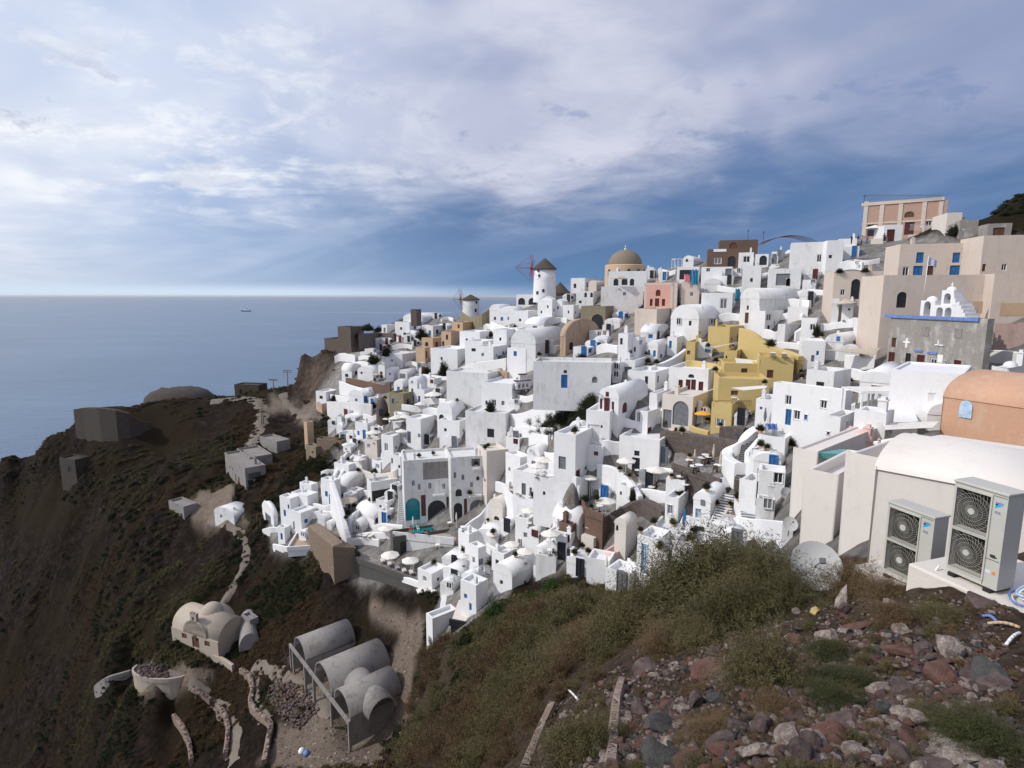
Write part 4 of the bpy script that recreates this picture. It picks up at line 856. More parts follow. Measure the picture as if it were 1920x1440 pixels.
H('turquoise draped souvenir shop below the white battlements', 1310, 535, 500, 1268, 1318, -74, name='souvenir_shop', cat='shop', mat='W', wins=[('L',1303,520,16,26,'n','t'),('L',1285,515,22,18,'n','k')])
H('beige house flank between the pink mansion and the souvenir shop', 1310, 575, 528, 1276, 1325, -72, mat='P')
H('beige house with dark arched door and tall umbrella terrace', 1648, 590, 508, 1558, 1662, -74, down=7, mat='P', wins=[('L',1604,542,17,38,'A','k'),('L',1625,546,9,15,'a','k'),('L',1580,548,9,11,'w','k')])
H('white square pier house below the beige arched house', 1598, 608, 566, 1576, 1617, -60, wins=[('L',1592,580,4,4,'w','k')])
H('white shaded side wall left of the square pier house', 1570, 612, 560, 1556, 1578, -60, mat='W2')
H('white tiny chapel with a tilted skylight above the beige awning', 1578, 675, 627, 1545, 1655, -45, 'vaultx', wins=[('L',1572,635,7,9,'w','b'),('R',1590,668,14,14,'w','k'),('R',1618,668,14,13,'w','k')], mat='W2')
H('white house with small blue plaque left of the beige awning', 1545, 684, 640, 1500, 1560, -66, wins=[('L',1533,662,5,8,'w','b'),('L',1524,672,6,12,'d','g')])
wall('white crenellated parapet behind the yellow complex', [(1495,652,640),(1505,652,638),(1515,654,645),(1525,654,640),(1540,656,646)], th=.5, smooth=False)
wall('sloping white lane wall below the planter terrace', [(1490,640,622),(1505,632,612),(1520,624,607),(1560,616,606),(1600,612,596)], th=.6)
H('white gabled house top left of the grey rendered building', 1640, 640, 598, 1606, 1665, -66, 'flat', wins=[('L',1628,610,10,16,'n','g')])
# --- top right
H('large pink beige neoclassical mansion on the skyline with pilasters', 1770, 445, 375, 1615, -9, -56, d=122, mat='SP', wins=[('L',1705,402,18,11,'a','n'),('L',1705,427,18,26,'d','r'),('L',1633,432,13,22,'d','k'),('L',1741,419,12,10,'w','k')], name='mansion', cat='mansion', par=.3)
H('white wedge wall right of the neoclassical mansion', 1800, 440, 398, 1772, 1830, -74, down=6, mat='C')
H('white pedimented gateway with a maroon door', 1690, 458, 421, 1655, 1700, -74, 'flat', d=111, wins=[('L',1670,442,15,24,'d','r'),('L',1645,448,7,9,'w','r')], name='gateway', cat='gateway')
H('grey stone chapel base with a plaque on the skyline', 1832, 440, 412, 1798, 1860, -74, mat='G', wins=[('L',1806,429,8,4,'n','w')])
H('grey stone shed with a maroon roller door at the right skyline', 1895, 445, 418, 1850, 1920, -72, mat='G', wins=[('L',1873,434,22,15,'d','n')], name='stone_shed', cat='shed')
H('large beige house with blue doors and a curving left shoulder', 1832, 528, 455, 1682, 1850, -76, down=7, mat='P', wins=[('L',1725,483,14,20,'w','b'),('L',1793,483,14,19,'w','b'),('L',1698,509,12,18,'w','k'),('L',1721,508,18,19,'d','b'),('L',1744,508,12,19,'w','n'),('L',1790,508,19,21,'d','b')])
H('beige recessed wing with a small dark window right of the blue doors', 1925, 528, 440, 1835, -6, -78, d=80, mat='P', wins=[('L',1883,501,10,12,'w','k'),('L',1845,502,7,14,'d','n')])
H('long beige retaining wall with a dark arched door and lamps', 1880, 600, 515, 1650, -6, -82, down=9, mat='P', wins=[('L',1691,562,19,30,'A','k')], name='retaining_block', cat='retaining wall', par=.9)
H('cream wall block with a beige patch at the right edge above the church', 1990, 640, 512, 1850, -6, -76, d=66, down=9, mat='P', name='retaining_block', cat='retaining wall')
grey = H('grey cement rendered building with blue coping and maroon doors', 1838, 716, 598, 1661, 1850, -9, down=6, mat='G', name='old_building', cat='building', wins=[('L',1676,642,8,18,'w','n'),('L',1671,676,12,32,'d','r'),('L',1702,676,10,28,'d','k'),('L',1725,684,15,38,'d','r'),('L',1749,685,12,28,'w','k'),('L',1774,687,10,18,'w','k'),('L',1794,692,14,34,'d','r')], par=.25)
H('pinkish plastered wall rising right of the grey rendered building', 1990, 745, 612, 1852, -5, -30, mat='PW', d=58, name='retaining_block', cat='retaining wall')
# --- yellow complex
H('yellow house, left low box of the yellow complex', 1302, 682, 641, 1285, 1330, -60, mat='Y', wins=[('L',1291,661,6,7,'w','n'),('R',1314,659,5,9,'w','n')])
H('yellow house, topmost block of the yellow complex', 1366, 660, 613, 1326, 1392, -52, mat='Y')
wall('long yellow parapet sweeping down to the right of the topmost block', [(1386,668,615),(1402,672,619),(1418,676,628),(1432,680,641),(1455,688,652),(1480,692,659),(1500,698,668)], th=.8, mat='Y', down=4)
wall('low curved yellow wall before the left low box', [(1284,718,676),(1300,718,676),(1320,720,679),(1340,722,682),(1354,726,692)], th=.6, mat='Y', down=3)
H('yellow house, small shaded box over the dining pergola', 1380, 692, 658, 1356, 1400, -60, mat='Y', wins=[('L',1362,672,3,10,'w','k')])
H('yellow house, recessed wall behind the dining pergola', 1420, 722, 682, 1356, 1440, -78, mat='Y')
H('yellow house, terrace box carrying two white loungers', 1486, 716, 670, 1421, 1516, -70, mat='Y', wins=[('L',1444,701,12,15,'w','n')])
H('yellow house, tall back wall behind the lower awning', 1440, 766, 712, 1345, 1455, -76, mat='Y')
H('yellow house, lower box with a pale grey window under the pebble terrace', 1370, 808, 758, 1332, 1412, -48, mat='Y', wins=[('L',1350,793,18,16,'w','g')], par=.1)
wall('low yellow garden wall curving under the orange umbrella', [(1284,800,792),(1292,798,786),(1298,806,798),(1310,810,803),(1330,814,808)], th=.5, mat='Y')
# --- below the yellow complex
wall('long dark stone terrace wall below the arched undercroft', [(1240,845,806),(1280,848,812),(1320,852,818),(1360,850,822),(1385,845,826)], th=.8, mat='SD', smooth=False, down=4)
wall('short dark stone wall with white lip right of the yellow boxes', [(1352,826,800),(1380,824,798),(1398,822,802)], th=.8, mat='SD', smooth=False)
slab('dark paved restaurant terrace with round white tables', [(1262,875),(1350,905),(1358,870),(1350,848),(1300,846),(1265,850)], (1310,870), 'SD', floor='PV', thick=4, dz=.3, parapet=[0], ph=.4)
wall('low brown stone kerb curving under the restaurant terrace', [(1288,902,892),(1310,910,900),(1335,918,908),(1365,925,914)], th=.6, mat='SD')
wall('broad white stair wall swooping down beside the restaurant terrace', [(1418,815,800),(1405,828,808),(1388,845,824),(1366,860,840),(1362,875,852),(1372,895,862),(1386,905,868)], th=1.1, down=4)
wall('white S shaped outer stair wall right of the stepped lane', [(1420,838,822),(1410,850,835),(1400,868,848),(1404,888,862),(1416,896,868)], th=.5)
stairs('dark stepped lane between the two white swooping walls', (1398,905), (1412,820), 2.0, 20, 'SD', 'g')
H('white curved building with small maroon openings behind the twin umbrellas', 1235, 884, 826, 1160, 1286, -58, 'flat', wins=[('L',1194,850,10,10,'w','k'),('L',1192,872,15,28,'d','k'),('R',1252,863,7,7,'a','r'),('R',1252,885,10,20,'d','r'),('L',1172,872,10,8,'w','r')])
wall('tall white garden wall curving down before the twin umbrellas', [(1122,900,870),(1145,912,874),(1165,925,884),(1180,938,898),(1190,950,912),(1200,962,930)], th=.6, down=5)
H('white dining house with maroon doors at the foot of the curving garden wall', 1180, 965, 915, 1155, 1203, -40, wins=[('L',1164,925,4,7,'w','k'),('R',1184,945,9,22,'d','r'),('R',1196,935,5,8,'w','k')])
wall('rough brown stone retaining wall curving like a shell', [(1132,1000,970),(1150,988,960),(1170,975,948),(1190,965,938),(1210,962,936),(1230,975,945),(1246,985,958)], th=.9, mat='SD', down=5)
slab('dark timber terrace with tables left of the shell shaped stone wall', [(1086,925),(1098,962),(1130,972),(1156,955),(1140,925),(1110,915)], (1120,945), 'BR', floor='PV', thick=4, dz=.4, parapet=[0,1], ph=.5)
stairs('grey stone stairs descending left of the dark timber terrace', (1098,960), (1062,905), 1.8, 18, 'CO')
H('white tall house wall left of the grey stone stairs', 1048, 950, 900, 1000, 1066, -62, wins=[('L',1020,925,5,7,'w','k')])
H('white terrace block with dark timber box front', 1010, 985, 940, 985, 1036, -55, wins=[('R',1018,965,18,20,'n','BR')])
H('long white barrel vault with a small shuttered gable window', 1084, 1012, 962, 1036, 1114, -48, 'vaulty', wins=[('R',1096,985,6,7,'w','g')], mat='W')
H('small dark timber walled suite beside the long white barrel vault', 1072, 1018, 985, 1048, 1082, -50, mat='BR', wins=[('R',1076,1004,5,12,'w','g')])
H('round cream chapel with a tiny dome and a chimney', 1112, 1052, 1010, 1089, 1141, -50, 'dome', mat='C', wins=[('L',1095,1030,7,9,'a','k'),('R',1116,1031,6,10,'a','n'),('R',1132,1028,7,12,'w','b')])
H('cream hooded tower house with a bell shaped top', 1172, 1052, 975, 1151, 1192, -50, 'vaultx', mat='C', wins=[('L',1157,990,5,11,'a','k')])
H('terracotta tinted low house at the foot of the hooded tower', 1150, 1072, 1040, 1130, 1178, -50, mat='KL', wins=[('L',1140,1055,6,9,'a','k'),('R',1164,1055,6,9,'w','b')])
H('big white house with tall grey blue shutters nearest the bushes', 1229, 1135, 1013, 1191, 1253, -52, wins=[('L',1208,1048,12,58,'d','lb'),('L',1243,1100,8,10,'w','g')], down=4, d=50)
H('low flat white roof behind the big grey blue shutters', 1290, 1075, 1008, 1215, 1330, -60, mat='W2', d=55)
wall('curved white balcony parapet at the foot of the grey blue shutters', [(1178,1075,1046),(1182,1085,1052),(1192,1092,1056),(1206,1096,1060),(1222,1098,1062)], th=.3, down=3)
H('white house behind the shell shaped stone wall with a dark slot window', 1282, 948, 902, 1247, 1300, -62, wins=[('L',1268,925,14,8,'w','k')])
H('white vaulted house with pale blue doors and a gable window', 1330, 992, 927, 1298, 1372, -50, 'vaultx', wins=[('L',1318,942,8,11,'w','g'),('L',1308,970,9,34,'d','lb'),('R',1342,970,10,30,'d','lb'),('R',1356,965,6,14,'w','lb')])
H('left wing of the pale blue doored house with a large square window', 1270, 985, 935, 1246, 1302, -56, wins=[('L',1256,955,10,18,'w','g')])
stairs('white stairs with dark treads climbing right of the pale blue doors', (1348,1000), (1376,928), 2.2, 15, 'W', 'k')
stairs('second flight of broad white steps at the top of the dark treads', (1424,975), (1410,932), 3.0, 9, 'W', 'g')
wall('smooth white wall sweeping below the dark tread stairs', [(1345,1010,992),(1362,1005,980),(1382,1000,968),(1400,1010,972),(1430,1015,974),(1475,1018,978)], th=.5, down=4)
H('long pale wall block at the bottom behind the bushes', 1470, 1050, 985, 1352, 1500, -60, mat='C', d=51)
H('white house with a grey door and black railing right of the stepped lane', 1440, 905, 848, 1404, 1478, -48, wins=[('R',1456,876,17,28,'d','g'),('L',1420,885,4,9,'w','k'),('R',1471,873,6,8,'w','k'),('R',1460,852,9,8,'w','k')])
H('white roof terrace house with twin loungers above the stepped lane', 1470, 862, 822, 1420, 1505, -50, mat='W', wins=[('R',1490,845,7,8,'w','k')])
H('small white house with a black doorway and a rooftop air conditioner', 1458, 800, 752, 1415, 1478, -50, wins=[('L',1427,765,5,5,'w','b'),('L',1451,778,8,26,'d','k'),('R',1472,780,6,14,'w','b')])
H('long white house front with square windows and blue ground floor doors', 1580, 806, 733, 1446, 1592, -36, rmat='RG', wins=[('L',1478,750,12,18,'w','k'),('L',1544,758,13,16,'w','k'),('L',1494,778,12,18,'w','k'),('L',1478,782,11,30,'d','b'),('L',1511,782,6,10,'w','b')])
H('white cube on the flat roof of the long house front', 1560, 752, 697, 1509, 1592, -38, mat='W2')
wall('long white stair parapet, upper one of the diagonal pair', [(1480,812,800),(1500,800,786),(1530,788,772),(1560,775,758),(1592,760,748)], th=.4, down=2)
wall('long white stair parapet, lower one of the diagonal pair', [(1492,820,806),(1515,815,798),(1545,802,784),(1575,788,768),(1602,775,755)], th=.4, down=5)
H('white block with a glass balustrade plunge pool', 1572, 835, 782, 1544, 1602, -42, wins=[('L',1553,812,5,6,'w','k')])
H('white tall smooth house below the daybed pergola', 1655, 850, 775, 1598, 1670, -45, mat='W')
slab('white roof terrace with the daybed pergola', [(1606,782),(1658,795),(1722,790),(1712,765),(1640,758)], (1660,780), 'W', thick=3, dz=.9)
H('huge smooth white roof mass left of the orange vault', 1795, 800, 702, 1662, 1812, -48, mat='W', wins=[('L',1784,726,14,7,'w','g')], par=.15)
H('white curved fin house left of the huge smooth roof mass', 1672, 745, 700, 1610, 1700, -50, 'vaultx', mat='W')
H('pale pink vaulted house with a little brown window', 1628, 855, 813, 1592, 1640, -40, 'vaultx', mat='KL', wins=[('L',1611,829,8,10,'w','n')])
H('pale pink annexe with a maroon shutter', 1590, 848, 822, 1562, 1600, -40, mat='KL', wins=[('L',1575,833,12,7,'w','r')])
H('white chapel roof beside a blue pergola right of the daybed', 1790, 805, 760, 1738, 1800, -66, 'vaultx')
# ------------------------------------------------------------------ near right: cream houses, orange vault
H('cream house with a bulging roof right behind the air conditioners', 2050, 1230, 921, 1622, -3.6, -44, 'vaulty', mat='CN', d=11.7, rise=.45, wins=[('L',1641,962,11,13,'w','n')], name='cream_house')
H('cream rough sided house with a big shaded wall under the tables', 1558, 1040, 893, 1500, 1632, -42, mat='CN', d=24, name='cream_house')
H('cream block with a deep roof pit behind the pale column', 1634, 1000, 862, -1, 1712, -36, mat='CN', d=20, name='cream_house', par=1.2)
H('cream terrace house carrying the green pool', 1528, 905, 849, -1.2, 1640, -40, mat='CN', d=31, name='cream_house', par=.12)
H('orange vaulted house with one arched window', 1990, 857, 726, 1762, -7, -25, 'vaulty', mat='O', d=30.6, rise=1.45, wins=[('L',1812,767,24,33,'a','lb')], name='orange_house', down=2)
H('small white dome roof peeping over the orange vault', 1888, 720, 690, 1858, -3, -30, 'dome', mat='W2', d=40)
def slab3(label, poly, z0, mat, name='terrace', cat='terrace', thick=1.0, floor=None):
    P = [on_z(u, v, z0) for u, v in poly]; c0 = P[0]; vs = [(q.x-c0.x, q.y-c0.y, 0) for q in P]; n = len(vs)
    if sum(vs[i][0]*vs[(i+1) % n][1]-vs[(i+1) % n][0]*vs[i][1] for i in range(n)) < 0: vs = vs[::-1]
    mb = MB(); mb.add(vs+[(x, y, -thick) for x, y, _ in vs], [tuple(range(n)), tuple(reversed(range(n, 2*n)))]+[((i+1) % n, i, n+i, n+(i+1) % n) for i in range(n)])
    return tag(obj(name, mb.mesh(name, M[mat]), None, c0), label, cat)
zp = px_at(1530, 850, 31).z
slab3('green rectangular pool on the cream terrace house', [(1532,849),(1578,842),(1630,846),(1634,854)], zp+.06, 'poolg', 'pool', 'pool', .3)
slab3('broad pale roof between the orange vault and the bulging cream roof', [(1722,822),(1765,815),(2010,850),(2010,925),(1835,872)], px_at(1800,845,23).z, 'CN', 'flat_roof', 'roof', 4)
slab3('cream slab terrace with tables under the green pool wall', [(1530,882),(1632,880),(1632,898),(1560,900)], px_at(1560,893,25).z+.02, 'CN', 'terrace', 'terrace', .8)
mb = MB(); Pc = px_at(1706, 886, 19.5); mb.tube((0,0,-1),(0.05,0,1.35),.085,12)
tag(obj('column', mb.mesh('column', M['CN'], True), None, Pc), 'free standing pale round column before the green pool', 'column')

# ------------------------------------------------------------------ things fixed to a house face, placed by where the photograph shows them
def on_face(info, f_, u0, u1, v0, v1, mat, name, proud=.08, back=0.0, me=None):
    rt, P, wl, wr, h, al = info; ar = al+math.pi/2
    e1 = Vector((math.sin(ar), math.cos(ar), 0)); e2 = Vector((math.sin(al), math.cos(al), 0)); n_, ax = (e1, e2) if f_ == 'L' else (e2, e1)
    a = on_plane(u0, (v0+v1)/2, P, n_)-P; b_ = on_plane(u1, (v0+v1)/2, P, n_)-P; um = (u0+u1)/2
    za = (on_plane(um, v1, P, n_)-P).z; zb = (on_plane(um, v0, P, n_)-P).z; sa, sb = sorted((a.dot(ax), b_.dot(ax)))
    mb = MB()
    if f_ == 'L': mb.box(-proud, back+.02, sa, sb, za, zb)
    else: mb.box(sa, sb, -proud, back+.02, za, zb)
    return obj(name, mb.mesh(name, M[mat]), rt)
def find(lab):
    for i in HS:
        if lab in i[0]['label']: return i
g_ = find('grey cement rendered')
M['cop'] = simple('blue_coping', (0.14, 0.22, 0.50))
on_face(g_, 'L', 1661, 1838, 593, 599, 'cop', 'coping', .2, .3)
on_face(g_, 'L', 1758, 1765, 682, 697, 'cop', 'letter_box', .15)
for a in ((1715,1730,656,660),(1739,1757,660,664)): on_face(g_, 'L', *a, 'cop', 'lintel_sign', .1)
on_face(g_, 'L', 1699, 1702, 634, 652, 'w', 'cross', .06); on_face(g_, 'L', 1694, 1707, 640, 643, 'w', 'cross_arm', .065)
on_face(g_, 'L', 1754, 1770, 646, 648, 'w', 'shelf', .12); on_face(g_, 'L', 1761, 1763, 638, 646, 'w', 'lamp', .2)
on_face(g_, 'L', 1758, 1768, 665, 680, 'w', 'white_plaque', .04)
for a in ((1728,1742,612,630),(1790,1804,616,634)): on_face(g_, 'L', *a, 'CO', 'relief_panel', .05)
g_ = find('neoclassical')
for u in (1622,1652,1687,1731,1762): on_face(g_, 'L', u-4, u+4, 378, 443, 'P', 'pilaster', .14)
on_face(g_, 'L', 1616, 1770, 375, 381, 'P', 'cornice', .22, .2); on_face(g_, 'L', 1616, 1770, 414, 417, 'P', 'string_course', .1)
g_ = find('dark brown stone shop'); on_face(g_, 'L', 1338, 1362, 467, 472, 'w', 'signboard', .08)
g_ = find('cream wall block'); on_face(g_, 'L', 1815, 1842, 565, 588, 'PE', 'ochre_panel', .03); on_face(g_, 'L', 1875, 1920, 568, 592, 'PE', 'ochre_panel', .03)
g_ = find('small pink mansion')
for a in ((1208,1212,533,578),(1257,1262,533,578)): on_face(g_, 'L', *a, 'P', 'pilaster', .1)
on_face(g_, 'L', 1208, 1262, 530, 534, 'P', 'cornice', .18, .1)
g_ = find('left wing over'); on_face(g_, 'R', 811, 833, 925, 929, 'W2', 'balcony', .9); on_face(g_, 'R', 793, 840, 866, 898, 'CO', 'grey_panel', .012)
g_ = find('right wing with'); on_face(g_, 'R', 879, 902, 926, 930, 'W2', 'balcony', .9); on_face(g_, 'R', 886, 900, 876, 880, 'W2', 'balcony', .8)
g_ = find('balustraded'); 
# ------------------------------------------------------------------ pieces with arched openings (bell gables)
def arched(mb, W_, Hh, holes, T, x0=0, z0=0, y0=0):
    face_grid(mb, lambda x, z, i: (x0+x, y0+i, z0+z), 0, W_, 0, Hh, holes, T, None, True)
    b0 = len(mb.v); face_grid(mb, lambda x, z, i: (x0+x, y0+T, z0+z), 0, W_, 0, Hh, holes, 0.0, None, False)
    for q in (((0,0),(0,Hh)), ((W_,Hh),(W_,0)), ((0,Hh),(W_,Hh))):
        (xa, za), (xb, zb) = q; mb.add([(x0+xa,y0,z0+za),(x0+xb,y0,z0+zb),(x0+xb,y0+T,z0+zb),(x0+xa,y0+T,z0+za)], [(0,1,2,3)])
def bell(mb, x, z, s, y):
    mb.lathe([(.02*s,.55*s),(.16*s,.5*s),(.2*s,.3*s),(.3*s,.05*s),(.31*s,0)], 10, (x, y, z)); mb.tube((x, y, z+.5*s), (x, y, z+.8*s), .03*s, 5)
# white stepped bell tower above the grey building
Pb = px_at(1806, 592, 62); sc_ = 62/F
rt = root('bell_tower', 'white stepped bell tower with four arches behind the blue coping', 'bell tower', Pb, math.pi/2-R(-74+90)+math.pi)
# local -x runs to the left in the picture
def bt(x0p, x1p, z1p, holes, T=1.1, z0p=0, y0=0.0):
    mb = MB(); W_ = (x1p-x0p)*sc_; Hh = (z1p-z0p)*sc_
    arched(mb, W_, Hh, [((a-x0p)*sc_, (b_-x0p)*sc_, (c_-z0p)*sc_, (d_-z0p)*sc_, True) for a, b_, c_, d_ in holes], T, x0p*sc_, z0p*sc_, y0); return mb
rt.rotation_euler.z = R(16)   # front faces the camera side
_g = find('grey cement rendered'); _al = _g[5]; _e1 = Vector((math.cos(_al), -math.sin(_al), 0)); _e2 = Vector((math.sin(_al), math.cos(_al), 0)); _b = _g[1]+_e1*1.6+Vector((0, 0, _g[4]-.3))
def on_line(B_, e_, u):
    c_ = (u-960)/F; return B_+e_*((c_*(B_.y*cp-B_.z*sp)-B_.x)/(e_.x-c_*e_.y*cp))
_l, _r = on_line(_b, _e2, 1722), on_line(_b, _e2, 1812); rt.location = _l; rt.rotation_euler.z = math.atan2(-_e2.y, -_e2.x); sc_ = (_r-_l).length/90; hz_ = proj(_l)[2]/F/sc_

rt.scale = (1, 1, hz_*.92)
for a in ((2, 30, 36, [(9, 22, 2, 34)]), (30, 72, 27, [(34, 46, 0, 23), (50, 62, 0, 23)])):
    obj('arcade', bt(*a).mesh('arcade', M['W']), rt)
mb = bt(40, 62, 56, [(45, 57, 30, 50)], 1.0, 27, .05); obj('arcade', mb.mesh('arcade', M['W']), rt)
mb = MB(); mb.lathe([(.5,0),(.42,.25),(.2,.42),(0,.5)], 12, (51*sc_, .5, 56*sc_)); mb.tube((51*sc_,.5,56*sc_+.4),(51*sc_,.5,56*sc_+1.0),.05,5); mb.box(51*sc_-.2,51*sc_+.2,.46,.54,56*sc_+.68,56*sc_+.76)
obj('finial', mb.mesh('finial', M['W']), rt)
mb = MB(); mb.lathe([(.62,0),(.5,.4),(.25,.6),(0,.68)], 12, (16*sc_, .55, 36*sc_-.1)); obj('rounded_cap', mb.mesh('rounded_cap', M['W'], True), rt)
mb = MB()
for k in range(5): mb.box((72+k*4)*sc_, (76+k*4)*sc_, -.1, 1.5, 0, (34-k*7)*sc_)
for k in range(3): mb.box((62+k*3)*sc_, (65+k*3)*sc_, -.05, 1.2, 27*sc_, (46-k*7)*sc_)
obj('stepped_buttress', mb.mesh('stepped_buttress', M['W']), rt)
mb = MB(); bell(mb, 51*sc_, 38*sc_, .8, .5); bell(mb, 15.5*sc_, 20*sc_, .8, .5); obj('bell', mb.mesh('bell', M['bk'], True), rt)
# red framed bell gable in the middle of the slope
Pb = G(975, 733); Pb.z += .2; rt = root('bell_gable', 'white two tiered bell gable outlined in maroon', 'bell gable', px_at(968, 731, 106), R(20)); s2 = 106/F
mb = MB(); arched(mb, 28*s2, 16*s2, [(4*s2,9*s2,1*s2,12*s2,True),(12*s2,17*s2,1*s2,12*s2,True),(20*s2,25*s2,1*s2,12*s2,True)], .8)
obj('arcade', mb.mesh('arcade', M['W']), rt)
mb = MB(); arched(mb, 14*s2, 11*s2, [(2*s2,6*s2,1*s2,9*s2,True),(8*s2,12*s2,1*s2,9*s2,True)], .7, 7*s2, 17*s2); obj('arcade', mb.mesh('arcade', M['W']), rt)
mb = MB()
for x0, x1, z in ((-.3, 28*s2+.3, 16*s2), (6*s2, 22*s2, 28*s2), (-.3, 28*s2+.3, -.1)): mb.box(x0, x1, -.1, .9, z, z+.12)
obj('maroon_moulding', mb.mesh('maroon_moulding', M['r']), rt)
mb = MB()
for x in (6.5, 14.5, 22.5): bell(mb, x*s2, 5*s2, .7, .4)
obj('bell', mb.mesh('bell', M['bk'], True), rt)

# ------------------------------------------------------------------ windmills
def windmill(label, u, vb, vt, wpx, vapex, hubpx, rpx, d, tip, wins=()):
    P = px_at(u, vb, d); s_ = d/F; r0 = wpx/2*s_; Hh = solve_h(P, vt); Ha = solve_h(P, vapex)
    rt = root('windmill', label, 'windmill', P); mb = MB()
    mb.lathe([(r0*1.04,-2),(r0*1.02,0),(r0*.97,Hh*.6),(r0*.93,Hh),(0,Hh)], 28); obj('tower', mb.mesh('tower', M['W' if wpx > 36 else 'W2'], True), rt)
    mb = MB(); mb.lathe([(r0*1.08,Hh-.05),(r0*1.1,Hh+.12),(r0*.55,Hh+(Ha-Hh)*.55),(r0*.12,Hh+(Ha-Hh)*.93),(0,Ha)], 28); obj('thatched_cap', mb.mesh('thatched_cap', M['thatch']), rt)
    hub = px_at(hubpx[0], hubpx[1], d-.6)-P; tp = px_at(tip[0], tip[1], d-1.5)-P; ax = (tp-hub).normalized()
    q = ax.to_track_quat('Z', 'Y'); e1 = q @ Vector((1,0,0)); e2 = q @ Vector((0,1,0)); rr = rpx*s_
    mb = MB(); mb.tube((0, 0, hub.z), tp, .13, 6, .05); obj('axle', mb.mesh('axle', M['bk' if wpx < 36 else 'red']), rt)
    mb = MB(); mb.tube(hub-ax*.2, hub+ax*.4, .4, 10); obj('hub', mb.mesh('hub', M['red']), rt)
    for k in range(12):
        t = 2*math.pi*k/12; e = hub+(e1*math.cos(t)+e2*math.sin(t))*rr; mb = MB(); mb.tube(hub, e, .085, 5, .04); mb.tube(tp, e, .02, 3)
        t2 = 2*math.pi*(k+1)/12; mb.tube(e, hub+(e1*math.cos(t2)+e2*math.sin(t2))*rr, .018, 3)
        obj('sail_spar', mb.mesh('sail_spar', M['wood' if wpx < 36 else 'red']), rt)
    for wu, wv, ww, wh in wins:
        r_ = ray(wu, wv); # where the ray meets the tower
        Q = px_at(wu, wv, d-r0*.9)-P; a_ = math.atan2(Q.y, Q.x); rr_ = r0*.99
        o = obj('window' if wh < 7 else 'door', unit('rect', 'k'), rt, (rr_*math.cos(a_), rr_*math.sin(a_), Q.z-wh/2*s_), (0, 0, a_+math.pi/2), (ww*s_, .12, wh*s_))
windmill('white windmill with a pointed thatch cap and red sail wheel, the larger of two', 1021, 553, 505, 42, 484, (997,503), 26, 158, (966,502), [(1013,517,3,5),(1019,545,4,6),(1005,549,5,6),(1012,508,3,3)])
windmill('smaller off white windmill with a low cap farther down the ridge', 883, 593, 562, 32, 552, (864,561), 21, 196, (849,562), [(893,567,3,4),(892,582,4,6)])
P = px_at(1050, 552, 166); mb = MB(); mb.lathe([(3.2,-1),(3.2,.3),(0,3.6)], 20); rt = root('thatched_hut', 'dark thatched cone roof just right of the larger windmill', 'hut', P)
obj('thatched_roof', mb.mesh('thatched_roof', M['thatch']), rt); mb = MB(); mb.lathe([(3.0,-3),(3.0,.2)], 20); obj('wall', mb.mesh('wall', M['W'], True), rt)
P = px_at(717, 778, 128); mb = MB(); mb.lathe([(1.35,-2),(1.35,1.2),(1.15,2.4),(.75,3.3),(.3,3.9),(0,4.05)], 18); rt = root('stone_cone', 'dark stone cone shaped tower above the umbrella cluster', 'stone tower', P)
obj('tower', mb.mesh('tower', M['SD'], True), rt); mb = MB(); mb.box(-.4,.4,-1.45,-1.2,0,1.6); obj('doorway', mb.mesh('doorway', M['k']), rt)
# domed church
P = px_at(1171, 527, 150); s_ = 150/F; rt = root('domed_church', 'church with a tan hemispherical dome on a beige drum', 'church', P)
mb = MB(); mb.lathe([(37*s_,-4),(37*s_,28*s_),(35.5*s_,29.5*s_),(32*s_,29.5*s_)], 8 if False else 32); obj('drum', mb.mesh('drum', M['PE']), rt)
mb = MB(); mb.lathe([(31*s_*math.cos(t*math.pi/24), 29.5*s_+28*s_*math.sin(t*math.pi/24)) for t in range(13)], 32); obj('dome', mb.mesh('dome', M['TD'], True), rt)
mb = MB(); mb.tube((0,0,57*s_),(0,0,60*s_),.3,8); mb.tube((0,0,60*s_),(0,0,66*s_),.06,5); mb.box(-.35,.35,-.05,.05,63*s_,63*s_+.1); obj('cross', mb.mesh('cross', M['w']), rt)
for a in (-150, -120, -90, -60, -30): obj('window', unit('arch', 'k'), rt, (36.8*s_*math.cos(R(a)), 36.8*s_*math.sin(R(a)), 8*s_), (0,0,R(a+90)), (6*s_, .15, 13*s_))

# ------------------------------------------------------------------ cliffside chapel
info_P = G(411, 1243); al = R(-66)
def seg(u, P, a):
    dx, dy = math.sin(a), math.cos(a); c_ = (u-960)/F; Aq = P.y*cp-P.z*sp; return (c_*Aq-P.x)/(dx-c_*dy*cp)
P = info_P; P.z += 1.5; wl = abs(seg(323, P, al)); wr = 6.2; hs = solve_h(P, 1202); rt = root('hillside_chapel', 'cream cross vaulted chapel alone on the dark lower slope', 'chapel', P, math.pi/2-(al+math.pi/2)); rt.location.z -= .3
mb = MB(); hol = [(wl*.40,wl*.55,.1,2.1,False),(wl*.17,wl*.28,1.1,2.1,False),(wl*.66,wl*.77,1.1,2.1,False)]
face_grid(mb, lambda y, z, i: (i, y, z), 0, wl, -3, hs, hol, .3, None, False)
mb.add([(0,0,-3),(wr,0,-3),(wr,0,hs),(0,0,hs)], [(0,1,2,3)]); mb.add([(wr,0,-3),(wr,wl,-3),(wr,wl,hs),(wr,0,hs)], [(0,1,2,3)]); mb.add([(0,wl,-3),(wr,wl,-3),(wr,wl,hs),(0,wl,hs)], [(0,3,2,1)]); mb.add([(0,0,hs),(wr,0,hs),(wr,wl,hs),(0,wl,hs)], [(0,1,2,3)])
M['CD'] = plaster('dusty_cream_plaster', (0.42, 0.36, 0.30), 0.12)
obj('wall', mb.mesh('wall', M['CD']), rt)
